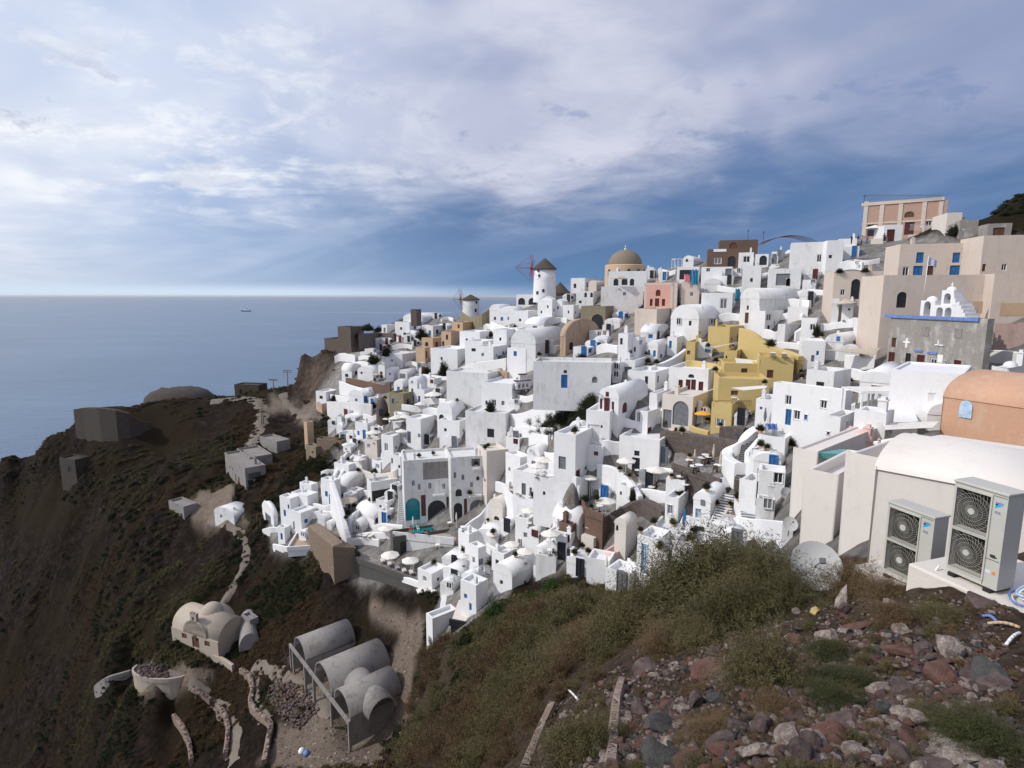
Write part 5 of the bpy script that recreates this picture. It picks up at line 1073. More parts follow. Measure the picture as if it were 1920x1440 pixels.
def barrel(mb, c0, ax, half, r_, rz_, z0, n=16, t=0.0):
    ax = Vector(ax).normalized(); sd_ = Vector((-ax.y, ax.x, 0)); vs = []
    for s_ in (-half, half):
        for k in range(n+1):
            a = math.pi*k/n; q = Vector(c0)+ax*s_+sd_*r_*math.cos(a); vs.append((q.x, q.y, z0+rz_*math.sin(a)))
    mb.add(vs, [(k, n+1+k, n+2+k, k+1) for k in range(n)]+[tuple(range(n+1)), tuple(range(2*n+1, n, -1))])
mb = MB(); barrel(mb, (wr/2, wl*.48, 0), (1,0,0), wr/2+.05, wl*.24, wl*.22, hs); obj('barrel_vault', mb.mesh('barrel_vault', M['CD'], False), rt)
mb = MB(); barrel(mb, (wr/2, wl/2, 0), (0,1,0), wl/2+.05, wr*.46, wr*.44, hs); obj('barrel_vault', mb.mesh('barrel_vault', M['CD'], False), rt)
for ch in rt.children:
    if ch.name.startswith('barrel'): ch.data.polygons.foreach_set('use_smooth', [len(p_.vertices) == 4 for p_ in ch.data.polygons])
mb = MB(); mb.lathe([(1.9*math.cos(t*math.pi/20), 1.9*math.sin(t*math.pi/20)) for t in range(11)], 20, (wr*.62, wl*.5, hs+wr*.44-.7)); obj('dome', mb.mesh('dome', M['CD'], True), rt)
mb = MB(); arc = [(wl*.48-wl*.25*math.cos(math.pi*k/12), hs+wl*.23*math.sin(math.pi*k/12)) for k in range(13)]
mb.add([(-.05, y, z) for y, z in arc]+[(.25, y, z) for y, z in arc], [tuple(range(13)), tuple(range(25, 12, -1))]+[(k, 13+k, 14+k, k+1) for k in range(12)]); obj('curved_gable', mb.mesh('curved_gable', M['CD']), rt)
mb = MB(); face_grid(mb, lambda y, z, i: (-.05+i, wl*.48-.75+y, hs+wl*.20+z), 0, 1.5, 0, 1.5, [(.5,1.0,.3,1.1,True)], .5, None, False); face_grid(mb, lambda y, z, i: (.45, wl*.48-.75+y, hs+wl*.20+z), 0, 1.5, 0, 1.5, [(.5,1.0,.3,1.1,True)], 0, None, True)
for y in (0, 1.5): mb.add([(-.05,wl*.48-.75+y,hs+wl*.2),(.45,wl*.48-.75+y,hs+wl*.2),(.45,wl*.48-.75+y,hs+wl*.2+1.5),(-.05,wl*.48-.75+y,hs+wl*.2+1.5)], [(0,1,2,3)])
mb.add([(-.05,wl*.48-.75,hs+wl*.2+1.5),(.45,wl*.48-.75,hs+wl*.2+1.5),(.45,wl*.48+.75,hs+wl*.2+1.5),(-.05,wl*.48+.75,hs+wl*.2+1.5)], [(0,1,2,3)]); 
for y in (-.75, -.05, .5): mb.box(-.05, .45, wl*.48+y, wl*.48+y+.25, hs+wl*.2+1.5, hs+wl*.2+1.75)
obj('bell_gable', mb.mesh('bell_gable', M['CD']), rt)
for a, b_, z0, z1, _ in hol: obj('door' if z0 < .5 else 'window', unit('rect', 'n'), rt, (.2, (a+b_)/2, z0), (0,0,-math.pi/2), (b_-a, .05, z1-z0))
obj('window', unit('rect', 'n'), rt, (-.03, wl*.48, hs-.9), (0,0,-math.pi/2), (.7, .05, .9))
# grey vaulted cistern beside the chapel
P = px_at(468, 1190, 101); mb = MB(); barrel(mb, (0,0,0), (math.sin(R(-25)),math.cos(R(-25)),0), 4.2, 1.7, 2.9, -.3); o = tag(obj('grey_vault', mb.mesh('grey_vault', M['CO']), None, P), 'steep grey concrete vault on the slope above the chapel', 'vault')
H('grey concrete plinth at the foot of the steep grey vault', 470, 1190, 1163, 455, 486, -50, mat='CO', name='concrete_plinth', cat='foundation')

# ------------------------------------------------------------------ raw concrete vaults on the sandy cut
zs = px_at(551, 1212, 86).z; Aq = on_z(551, 1212, zs); Bq = on_z(657, 1350, zs); L_ = (Bq-Aq); fa = L_.normalized(); axv = Vector((-fa.y, fa.x, 0)); 
if axv.y < 0: axv = -axv
Ltot = L_.length
def s_at(u, v):
    q = on_z(u, v, zs)-Aq; return q.dot(fa)
def shell(mb, c0, ax, len_, r_, rz_, t=.16, n=18):
    ax = Vector(ax).normalized(); sd_ = Vector((-ax.y, ax.x, 0)); vs = []
    for s_ in (0, len_):
        for o_ in (0, t):
            for k in range(n+1):
                a = math.pi*k/n; q = Vector(c0)+ax*s_+sd_*(r_-o_)*math.cos(a); vs.append((q.x, q.y, q.z+(rz_-o_)*math.sin(a)))
    m_ = n+1; fs = []
    for k in range(n):
        fs += [(k, 2*m_+k, 2*m_+k+1, k+1), (m_+k+1, 3*m_+k+1, 3*m_+k, m_+k), (k+1, m_+k+1, m_+k, k), (2*m_+k, 3*m_+k, 3*m_+k+1, 2*m_+k+1)]
    fs += [(0, m_, 3*m_, 2*m_), (n, 2*m_+n, 3*m_+n, m_+n)]
    mb.add(vs, fs)
vlt = [('raw concrete barrel vault, uppermost of three', (551,1212), (581,1238), (645,1200), 1.0),
       ('raw concrete barrel vault, middle of three', (592,1262), (622,1304), (700,1240), 1.0),
       ('raw concrete barrel vault, lowest of three with a crossing arm', (626,1310), (657,1350), (722,1290), 1.0)]
for i, (lab, a, b_, e, _) in enumerate(vlt):
    s0, s1 = s_at(*a), s_at(*b_); r_ = (s1-s0)/2; c0 = Aq+fa*(s0+s1)/2; E = on_z(*e, zs)-c0; ln = max(5, min(11, E.dot(axv)))
    ln = (7.6, 8.6, 7.2)[i]
    rt = root('concrete_vault', lab, 'vault', c0); mb = MB(); shell(mb, (0,0,0), axv, ln, r_, r_*1.0); o = obj('shell', mb.mesh('shell', M['CO'], True), rt)
    o.data.polygons.foreach_set('use_smooth', [i_ % 4 < 2 for i_ in range(len(o.data.polygons))])
    if i == 2:
        mb = MB(); shell(mb, tuple(axv*(ln*.5)), -fa*-1, 4.2, 2.0, 2.2); o = obj('crossing_arm', mb.mesh('crossing_arm', M['CO'], True), rt)
        mb = MB(); shell(mb, tuple(axv*(ln*.5)), -fa, 3.4, 2.0, 2.2); o = obj('crossing_arm', mb.mesh('crossing_arm', M['CO'], True), rt)
    for sgn in (-1, 1):
        mb = MB(); q0 = fa*(sgn*(r_-.1)); q1 = q0+axv*ln; t_ = fa*.14
        mb.add([tuple(q+Vector((0,0,z))) for q in (q0-t_, q1-t_, q1+t_, q0+t_) for z in (-3.6, .02)], [(0,1,3,2),(2,3,5,4),(4,5,7,6),(6,7,1,0),(1,7,5,3)])
        if sgn == 1 or i == 0: obj('side_wall', mb.mesh('side_wall', M['CO']), rt)
rt = root('post_and_beam', 'concrete beam on thin posts along the front of the raw vaults', 'concrete structure', Aq)
def fbx(s0, s1, z0, z1, y0=-.35, y1=-.05):
    mb = MB(); q = [fa*s0+axv*y0, fa*s1+axv*y0, fa*s1+axv*y1, fa*s0+axv*y1]
    mb.add([(w.x, w.y, z0) for w in q]+[(w.x, w.y, z1) for w in q], [(0,3,2,1),(4,5,6,7),(0,1,5,4),(1,2,6,5),(2,3,7,6),(3,0,4,7)]); return mb
obj('beam', fbx(-1.2, Ltot+.2, -.45, 0.0).mesh('beam', M['CO']), rt)
me_ = fbx(-.14, .14, -4.2, -.45).mesh('post', M['CO'])
for s_ in (-1.0, .1, s_at(581,1238), s_at(592,1262), s_at(622,1306), Ltot): obj('post', me_, rt, fa*s_)

# ------------------------------------------------------------------ air conditioners
M['ac'] = simple('ac_enamel', (0.50, 0.49, 0.45), 0.45, var=0.04, scale=1.5); M['acd'] = simple('ac_recess', (0.045, 0.040, 0.034), 0.8); M['acw'] = simple('grille_wire', (0.42, 0.41, 0.37), 0.5)
M['cyan'] = simple('cyan_print', (0.0, 0.42, 0.80), 0.5, var=.02); M['navy'] = simple('navy_print', (0.02, 0.03, 0.10), 0.5); M['lbl'] = simple('label_print', (0.55, 0.60, 0.66), 0.5); M['orl'] = simple('orange_print', (0.75, 0.20, 0.07), 0.5); M['bl2'] = simple('blue_print', (0.05, 0.16, 0.45), 0.5)
def ac(label, uc, vb, vt, ul, d):
    P = px_at(uc, vb, d); al = R(-18); ar = al+math.pi/2; Hh = solve_h(P, vt); Wd = abs(seg(ul, P, al)); Dp = .36
    rt = root('air_conditioner', label, 'air conditioner', P, math.pi/2-ar, 'outdoor air conditioning units')
    # local x = into the unit, local y = towards its left end, front plane x = 0
    # casing: front panel with two square wells
    yf0, yf1 = Wd*.29, Wd*.94; wells = [(yf0, yf1, Hh*.07, Hh*.485), (yf0, yf1, Hh*.52, Hh*.945)]
    mb = MB(); face_grid(mb, lambda y, z, i: (i, y, z), 0, Wd, 0, Hh, [(a, b_, c_, e, False) for a, b_, c_, e in wells], .13, None, False)
    mb.add([(0,0,0),(Dp,0,0),(Dp,0,Hh),(0,0,Hh)], [(0,1,2,3)]); mb.add([(0,Wd,0),(Dp,Wd,0),(Dp,Wd,Hh),(0,Wd,Hh)], [(0,3,2,1)]); mb.add([(Dp,0,0),(Dp,Wd,0),(Dp,Wd,Hh),(Dp,0,Hh)], [(0,1,2,3)])
    mb.add([(0,0,0),(Dp,0,0),(Dp,Wd,0),(0,Wd,0)], [(0,3,2,1)])
    wm = mb.mesh('casing', M['ac']); bm_ = bmesh.new(); bm_.from_mesh(wm); bmesh.ops.remove_doubles(bm_, verts=bm_.verts, dist=1e-4); bm_.to_mesh(wm); bm_.free()
    o = obj('casing', wm, rt); bv = o.modifiers.new('bevel', 'BEVEL'); bv.width = .012; bv.segments = 2; bv.limit_method = 'ANGLE'
    mb = MB(); mb.box(-.02, Dp+.02, -.015, Wd+.015, Hh-.01, Hh+.03); o = obj('lid', mb.mesh('lid', M['ac']), rt); bv = o.modifiers.new('bevel', 'BEVEL'); bv.width = .012; bv.segments = 2
    mb = MB()
    for z in (Hh*.30, Hh*.965): mb.box(-.004, .004, .012, yf0-.02, z, z+.006)
    mb.box(-.004, .004, yf0-.016, yf0-.010, .02, Hh*.965); mb.box(-.012, 0, .05, yf0-.12, Hh*.335, Hh*.345)
    obj('panel_seam', mb.mesh('panel_seam', M['acd']), rt)
    for a, b_, c_, e in wells:
        cy, cz = (a+b_)/2, (c_+e)/2; r_ = min(b_-a, e-c_)/2
        mb = MB(); mb.add([(.128,a,c_),(.128,b_,c_),(.128,b_,e),(.128,a,e)], [(0,3,2,1)]); wl_ = obj('fan_well', mb.mesh('fan_well', M['acd']), rt)
        mb = MB()
        for k in range(3):                                                # fan blades behind the wires
            t0 = 2*math.pi*k/3; pts__ = []
            for j in range(7): t = t0+j*.22; pts__.append((.10-.006*j, cy+r_*.92*math.cos(t), cz+r_*.92*math.sin(t)))
            mb.add([(.09, cy, cz)]+pts__, [(0, j+1, j+2) for j in range(6)])
        obj('fan_blade', mb.mesh('fan_blade', M['acd']), wl_)
        mb = MB()
        for k in range(32):                                               # swirling wires
            t0 = 2*math.pi*k/32; prev = None
            for j in range(9):
                f_ = j/8; rr = .16*r_+(1.46*r_-.16*r_)*f_; t = t0-1.05*f_**.8
                y_, z_ = cy+rr*math.cos(t), cz+rr*math.sin(t)
                if y_ < a or y_ > b_ or z_ < c_ or z_ > e: break
                q = (.012-.03*math.cos(min(1, f_)*1.5), y_, z_)
                if prev: mb.tube(prev, q, .0019, 4, caps=False)
                prev = q
        for rr in (.35, .62, .88, 1.12):
            prev = None
            for j in range(49):
                t = 2*math.pi*j/48; y_, z_ = cy+rr*r_*math.cos(t), cz+rr*r_*math.sin(t); q = (0.0-.012*(1.2-rr), y_, z_)
                if prev and a < y_ < b_ and c_ < z_ < e: mb.tube(prev, q, .002, 4, caps=False)
                prev = q
        gr = obj('fan_grille', mb.mesh('fan_grille', M['acw']), rt)
        mb = MB(); w_ = .19*r_; mb.add([(-.03, cy-w_+.03, cz-w_),(-.03, cy+w_-.03, cz-w_),(-.03,cy+w_,cz-w_+.03),(-.03,cy+w_,cz+w_-.03),(-.03,cy+w_-.03,cz+w_),(-.03,cy-w_+.03,cz+w_),(-.03,cy-w_,cz+w_-.03),(-.03,cy-w_,cz-w_+.03)]+[(.0, cy-w_+.03, cz-w_),(.0, cy+w_-.03, cz-w_),(.0,cy+w_,cz-w_+.03),(.0,cy+w_,cz+w_-.03),(.0,cy+w_-.03,cz+w_),(.0,cy-w_+.03,cz+w_),(.0,cy-w_,cz+w_-.03),(.0,cy-w_,cz-w_+.03)], [(7,6,5,4,3,2,1,0)]+[(i_, (i_+1) % 8, 8+(i_+1) % 8, 8+i_) for i_ in range(8)])
        obj('hub_cover', mb.mesh('hub_cover', M['ac']), gr)
        mb = MB(); t = .022
        mb.box(-.018, .004, a-t, a, c_-t, e+t); mb.box(-.018, .004, b_, b_+t*.6, c_-t, e+t); mb.box(-.017, .004, a, b_, e, e+t); mb.box(-.017, .004, a, b_, c_-t, c_)
        obj('grille_rim', mb.mesh('grille_rim', M['ac']), rt)
    # maker's mark: dark and cyan triangles, a word above, two lines of small print below
    yl = yf0*.72; w_ = yf0*.50; zl = Hh*.865; hh = w_*.62
    mb = MB(); mb.add([(-.003, yl, zl+hh*.62),(-.003, yl, zl+hh*.05),(-.003, yl-w_*.55, zl+hh*.62)], [(0,1,2)]); obj('emblem', mb.mesh('emblem', M['navy']), rt)
    mb = MB(); mb.add([(-.004, yl-w_, zl+hh*.62),(-.004, yl-w_*.42, zl+hh*.62),(-.004, yl, zl-hh*.45),(-.004, yl-w_*.05, zl+.0)], [(0,1,3,2)]); mb.add([(-.0045, yl-w_, zl+hh*.62),(-.0045, yl, zl+hh*.12),(-.0045, yl, zl-hh*.45)], [(0,1,2)]); obj('emblem', mb.mesh('emblem', M['cyan']), rt)
    def text(s_, y_, z_, size, mat, nm):
        c_ = bpy.data.curves.new(nm, 'FONT'); c_.body = s_; c_.size = size; c_.extrude = .0006; c_.materials.append(M[mat])
        tmp = bpy.data.objects.new('tmp', c_); COL.objects.link(tmp); bpy.context.view_layer.update(); me = bpy.data.meshes.new_from_object(tmp.evaluated_get(bpy.context.evaluated_depsgraph_get())); bpy.data.objects.remove(tmp)
        return obj(nm, me, rt, (-.004, y_, z_), (math.pi/2, 0, -math.pi/2))
    text('DAIKIN', yl, zl+hh*.68, w_*.29, 'bl2', 'lettering')
    text('VRV III', yl, zl-hh*1.35, w_*.24, 'bl2', 'lettering'); text('INVERTER', yl, zl-hh*1.62, w_*.17, 'bl2', 'lettering')
    for a, b_, z_, m_ in ((yf0*.85, yf0*.50, Hh*.155, 'lbl'), (yf0*.42, yf0*.20, Hh*.155, 'orl')):
        mb = MB(); mb.box(-.003, 0, b_, a, z_, z_+Hh*.032); obj('sticker', mb.mesh('sticker', M[m_]), rt)
    mb = MB(); mb.box(-.02, 0, yf0*.35, yf0*.62, Hh*.335, Hh*.36); obj('handle', mb.mesh('handle', M['acd']), rt)
    mb = MB()
    for y in (.06, Wd-.16): mb.box(-.03, Dp+.04, y, y+.1, -.06, 0)
    obj('foot_rail', mb.mesh('foot_rail', M['bk']), rt)
    return rt, P, Wd
ac('large twin fan air conditioner on the concrete ledge, the nearer right one', 1868, 1109, 931, 1772, 8.1)
ac('twin fan air conditioner standing lower behind the shrubs, the left one', 1737, 1113, 973, 1653, 10.4)
# concrete ledge under them
P1 = px_at(1868, 1109, 8.1); e2 = Vector((math.sin(R(-18)), math.cos(R(-18)), 0)); e1 = Vector((math.cos(R(-18)), -math.sin(R(-18)), 0))
rt = root('concrete_ledge', 'rough concrete ledge carrying the nearer air conditioner', 'ledge', P1, R(18)); mb = MB(); mb.box(-.22, 1.6, -3.2, 1.12, -1.4, -.06)
o = obj('slab', mb.mesh('slab', M['C']), rt); bv = o.modifiers.new('bevel', 'BEVEL'); bv.width = .03; bv.segments = 2
P2 = px_at(1737, 1113, 10.4); rt = root('concrete_plinth', 'low concrete plinth under the left air conditioner', 'ledge', P2, R(18)); mb = MB(); mb.box(-.15, .9, -.3, 1.35, -1.2, -.06); obj('slab', mb.mesh('slab', M['C']), rt)
# coiled hose and cables at the right edge
rt = root('coiled_hose', 'coil of white and blue hose lying beside the nearer air conditioner', 'hose', P1+e1*.30-e2*.35+Vector((0,0,-.05)), 0)
for k, (r_, m_, z) in enumerate(((.22,'w',.02),(.26,'cop',.05),(.20,'w',.09),(.24,'lb',.12))):
    mb = MB(); prev = None
    for j in range(33):
        t = 2*math.pi*j/32; q = (r_*1.5*math.cos(t)+.03*k, r_*math.sin(t), z+.02*math.sin(3*t+k))
        if prev: mb.tube(prev, q, .016, 6, caps=False)
        prev = q
    obj('coil', mb.mesh('coil', M[m_], True), rt)
rt = root('white_pipe', 'bent white pipe hanging off the concrete ledge between the units', 'pipe', px_at(1745, 1095, 8.9)); mb = MB(); prev = None
for q in ((.10,0,.30),(.03,-.02,.22),(.04,-.03,.10),(0,-.03,0),(-.04,-.04,-.12),(-.10,-.05,-.22)):
    if prev: mb.tube(prev, q, .016, 6)
    prev = q
obj('pipe', mb.mesh('pipe', M['w'], True), rt)
# ------------------------------------------------------------------ the small annexes and garden walls that fill the lanes between the larger houses
refresh()
OW, OH = 480, 360; occ = np.zeros((OH, OW), np.int8)      # 1 = bare village ground in view
for j in range(100, 285):
    for i in range(120, OW):
        u, v = (i+.5)*4, (j+.5)*4
        r_ = ray(u, v).normalized(); h = cast(r_*5, r_)
        if h[0] is not None and h[4]: occ[j, i] = 1
vmask = inpoly(np.arange(OW)[None, :]*4.+2+np.zeros((OH, 1)), np.arange(OH)[:, None]*4.+2+np.zeros((1, OW)), VILL)
occ *= vmask
NOGO = [[(1636,500),(1960,480),(1960,610),(1636,606)],[(1700,360),(1960,360),(1960,500),(1700,470)],[(985,735),(1115,735),(1115,790),(1040,815),(975,815)], [(1612,452),(1720,452),(1700,508),(1612,508)], [(590,655),(640,655),(640,800),(590,800)], [(1255,845),(1400,845),(1400,915),(1255,915)], [(735,955),(910,955),(905,1020),(735,1020)],[(660,1025),(860,1025),(860,1110),(660,1110)],[(1140,975),(1240,950),(1260,1000),(1150,1010)],[(1660,870),(1930,820),(1930,1440),(1500,1440),(1500,1010)]]
MARKS = [(883,580,'the smaller windmill'),(1021,530,'the larger windmill'),(1171,500,'the domed church'),(1120,600,'the khaki arcaded mansion'),(1235,555,'the pink mansion'),(1010,650,'the big barrel vault'),(1085,635,'the orange brown ruin'),(840,640,'the peach houses'),(700,700,'the yellow umbrella'),(775,735,'the blue shuttered house'),(960,750,'the bell gable house'),(1060,715,'the dark blue door'),(1075,765,'the dark tree hollow'),(840,920,'the cave hotel'),(720,930,'the black roller screen'),(720,780,'the stone cone tower'),(790,820,'the white tower house'),(1165,765,'the maroon barrel house'),(1300,725,'the three maroon doors'),(1380,670,'the yellow complex'),(1305,610,'the two window barrel house'),(1465,580,'the long vaulted chapel'),(1530,480,'the upper white houses'),(1390,480,'the brown stone shop'),(1600,540,'the beige arched door house'),(1750,650,'the grey rendered building'),(1080,860,'the white bastion house'),(1220,850,'the twin umbrellas'),(1390,860,'the swooping stair walls'),(1330,960,'the pale blue doors'),(1190,975,'the shell shaped wall'),(1115,1030,'the round cream chapel'),(1070,980,'the long white vault'),(945,1000,'the hotel suites'),(1510,770,'the long stair parapets'),(1600,830,'the pale pink vault'),(1440,870,'the black railing'),(637,1040,'the brick bastion'),(620,925,'the blue window house'),(660,740,'the dark blue window cottage'),(1690,760,'the daybed pergola'),(1700,440,'the pedimented gateway'),(1290,505,'the turquoise shop'),(545,960,'the outer blue shutters'),(940,600,'the cave houses')]
used_lab = set()
def filler_label(u, v, what):
    D_ = sorted(MARKS, key=lambda m_: (m_[0]-u)**2+(m_[1]-v)**2)
    for m_ in D_[:5]:
        dx, dy = u-m_[0], v-m_[1]
        dr = ('just below' if dy > 0 else 'just above') if abs(dy) > abs(dx)*1.6 else ('right of' if dx > 0 else 'left of') if abs(dx) > abs(dy)*1.6 else (('lower' if dy > 0 else 'upper')+(' right of' if dx > 0 else ' left of'))
        lab = '%s %s %s' % (what, dr, m_[2])
        if lab not in used_lab and len(lab.split()) < 17: used_lab.add(lab); return lab
    for w_ in ('outermost', 'innermost', 'farther', 'nearer', 'shadier', 'lower lying', 'narrower', 'taller', 'plainer'):
        lab = '%s, the %s one by %s' % (what, w_, D_[0][2])
        if lab not in used_lab: used_lab.add(lab); return lab
    return None
rg = random.Random(11); nf = 0
cand = [(j, i) for j in range(112, 282) for i in range(120, OW)]; rg.shuffle(cand)
cand.sort(key=lambda q: q[0])           # far ones first
cand = [(j, i, 0) for j, i in cand]+[(j, i, 1) for j, i in cand]
for j, i, ps in cand:
    if not occ[j, i] or rg.random() < .25: continue
    u, v = i*4+2, j*4+2
    if any(inpoly(np.array([float(u)]), np.array([float(v)]), q)[0] for q in NOGO): continue
    P = G(u, v); d = proj(P)[2]
    if d < 22: continue
    wm_ = rg.uniform(2.4, 5.2); hm = rg.uniform(1.5, 2.9); wp = wm_*F/d; hp = hm*F/d
    i0, i1 = int((u-wp*.45)/4), int((u+wp*.45)/4); j0, j1 = int((v-hp)/4), int((v)/4)
    if ps: wm_ *= .62; hm *= .85; wp *= .62; hp *= .85; i0, i1 = int((u-wp*.45)/4), int((u+wp*.45)/4); j0 = int((v-hp)/4)
    blk = occ[max(0, j0):j1+1, max(0, i0):i1+1]
    if blk.size == 0 or blk.mean() < .52: continue
    kind = rg.random(); feat = rg.random(); colr = rg.choice(['blue', 'dark', 'dark', 'grey', 'maroon']) ; ck = {'blue': 'b', 'dark': 'k', 'grey': 'g', 'maroon': 'r'}[colr]
    al_ = -58+rg.uniform(-9, 9); sz = 'tiny' if ps else ('small' if wm_ < 4.2 else 'squat')
    if kind < (.55 if ps else .72):
        rf = 'flat' if rg.random() < .62 else 'vaultx'
        nm = '%s white %s annexe' % (sz, 'flat roofed' if rf == 'flat' else 'vaulted'); wins = []
        if feat < .55: nm += ' with a %s door' % colr; wins.append(('L', u-wp*.18, v-1.05*F/d, .9*F/d, 2.0*F/d, 'd', ck)); 
        elif feat < .9: nm += ' with a %s window' % colr; wins.append(('L', u-wp*.18, v-1.3*F/d, .8*F/d, .9*F/d, 'w', ck))
        if feat < .3: wins.append(('R', u+wp*.12, v-1.2*F/d, .6*F/d, .8*F/d, 'w', ck))
        lab = filler_label(u, v, nm)
        if not lab: continue
        H(lab, u, v, v-hp, -wm_*.75, -wm_*.8, al_, rf, mat='W' if rg.random() < .6 else 'W2', wins=wins, name='white_annexe', cat='annexe')
    else:
        lab = filler_label(u, v, rg.choice(['curved white garden wall', 'low white terrace wall', 'short white parapet']))
        if not lab: continue
        hh = rg.uniform(.8, 1.5)*F/d; sgn = rg.choice((-1, 1))
        wall(lab, [(u-wp*.7, v-2*sgn, v-2*sgn-hh), (u-wp*.2, v+sgn, v+sgn-hh*1.1), (u+wp*.3, v+2*sgn, v+2*sgn-hh*.9), (u+wp*.8, v-sgn, v-sgn-hh)], th=.4)
        j0 = int((v-hh)/4); i1 = int((u+wp*.8)/4); i0 = int((u-wp*.7)/4)
    occ[max(0, j0-1):j1+1, max(0, i0):i1+1] = 0; nf += 1
    if nf > 260: break
print('FILL', nf)
# ================================================================== TEMPLATES
TPL = bpy.data.collections.new('templates')         # never linked to the scene: only read by the scatterers
def leafmat(name, c1, c2, rough=.8):
    m, nt, b = newmat(name); oi = nt.node('ShaderNodeObjectInfo').outputs['Random']; n = nt.noise(pos(nt), 1.7, 3)
    f = nt.math('ADD', nt.math('MULTIPLY', oi, .5), nt.math('MULTIPLY', nt.sm(n, .3, .7), .5))
    nt.put(b.inputs['Base Color'], nt.mix(f, (*c1, 1), (*c2, 1))); b.inputs['Roughness'].default_value = rough; b.inputs['Specular IOR Level'].default_value = .15
    return m
M['olive'] = leafmat('olive_scrub', (0.070, 0.064, 0.027), (0.150, 0.128, 0.062)); M['dry'] = leafmat('dry_scrub', (0.12, 0.075, 0.040), (0.17, 0.12, 0.065))
M['leaf'] = leafmat('green_leaves', (0.025, 0.055, 0.014), (0.055, 0.095, 0.022)); M['dkleaf'] = leafmat('dark_leaves', (0.016, 0.024, 0.010), (0.035, 0.042, 0.018)); M['twig'] = leafmat('twigs', (0.10, 0.075, 0.05), (0.17, 0.13, 0.09))
M['grn'] = leafmat('grey_green_leaves', (0.035, 0.045, 0.018), (0.075, 0.080, 0.032))
M['rust'] = leafmat('rusty_scrub', (0.075, 0.045, 0.024), (0.125, 0.085, 0.045))
def np_mesh(name, V, T, mats, idx=None):
    me = bpy.data.meshes.new(name); me.vertices.add(len(V)); me.vertices.foreach_set('co', np.asarray(V, np.float32).ravel()); me.loops.add(T.size); me.loops.foreach_set('vertex_index', T.ravel().astype(np.int32))
    k = T.shape[1]; me.polygons.add(len(T)); me.polygons.foreach_set('loop_start', np.arange(len(T))*k); me.polygons.foreach_set('loop_total', np.full(len(T), k))
    for m in mats: me.materials.append(m)
    if idx is not None: me.polygons.foreach_set('material_index', idx)
    me.update(calc_edges=True); return me
def shrub(seed, nst=260, leaves=9, lw=.022, ll=.07, spread=1.0, up=.9, droop=.25, stem_w=.010):
    """radius about 1: arching twigs (triangles) and the blades along their outer half"""
    rg = np.random.RandomState(seed); V = []; T = []; V2 = []; T2 = []
    lob = rg.rand(6, 3)*[6.28, 1, .5]
    for i in range(nst):
        th = rg.rand()*6.283; ph = rg.rand()**.6; R_ = spread*(.72+.35*rg.rand())*(1+.18*math.sin(3*th+lob[0, 0])+.12*math.sin(7*th+lob[1, 0]))
        d = np.array([math.cos(th)*ph, math.sin(th)*ph, up*(1.08-ph*ph*.85)]); b = np.array([rg.randn()*.12, rg.randn()*.12, 0]); P_ = [b]
        for k in range(1, 5): f = k/4; q = b+d*R_*f; q = q+[0, 0, -droop*f*f*ph]+rg.randn(3)*.03*f; P_.append(q)
        side = np.array([-math.sin(th), math.cos(th), 0])*stem_w
        for k in range(4):
            n0 = len(V); w0 = side*(1-k/4.5); w1 = side*(1-(k+1)/4.5); V += [P_[k]-w0, P_[k]+w0, P_[k+1]+w1, P_[k+1]-w1]; T.append((n0, n0+1, n0+2, n0+3))
        for j in range(leaves):
            f = .28+.70*rg.rand(); k = min(3, int(f*4)); q = P_[k]+(P_[k+1]-P_[k])*(f*4-k)+rg.randn(3)*.035; e = rg.randn(3); e[2] = abs(e[2])*.8+.2; e /= np.linalg.norm(e); s_ = np.cross(e, rg.randn(3)); s_ /= np.linalg.norm(s_)+1e-6
            n0 = len(V2); V2 += [q-s_*lw*.5, q+s_*lw*.5, q+e*ll*(.6+.8*rg.rand())]; T2.append((n0, n0+1, n0+2))
    return (np.array(V), np.array(T)), (np.array(V2), np.array(T2))
SH = {}
def shrub_meshes(kind, seed):
    key = (kind, seed)
    if key in SH: return SH[key]
    if kind == 'scrub': a, b_ = shrub(seed, 1000, 44, .010, .05, stem_w=.0034)
    elif kind == 'green': a, b_ = shrub(seed, 300, 26, .05, .08, up=1.1, droop=.1)
    elif kind == 'tree': a, b_ = shrub(seed, 260, 34, .07, .10, up=1.5, droop=.05)
    elif kind == 'fine': a, b_ = shrub(seed, 110, 34, .020, .085, up=.75, stem_w=.006)
    elif kind == 'tuft': a, b_ = shrub(seed, 60, 9, .10, .26, up=.62, stem_w=.012)
    SH[key] = (a, b_); return SH[key]
def shrub_obj(label, P, r_, kind, seed, leaf, twig='twig', zs=1.0, name='shrub', cat='shrub', group=None):
    (a, ta), (b_, tb) = shrub_meshes(kind, seed); k1 = ('m', kind, seed, twig); k2 = ('m', kind, seed, leaf)
    if k1 not in SH: SH[k1] = np_mesh('twigs', a, ta, [M[twig]])
    if k2 not in SH: SH[k2] = np_mesh('foliage', b_, tb, [M[leaf]])
    rt = root(name, label, cat, (P.x, P.y, P.z-.06*r_), random.random()*6.28, group); rt.scale = (r_, r_, r_*zs)
    obj('twigs', SH[k1], rt); obj('foliage', SH[k2], rt); return rt
def template(name, V, T, mats):
    o = bpy.data.objects.new(name, np_mesh(name, V, T, mats)); TPL.objects.link(o); return o
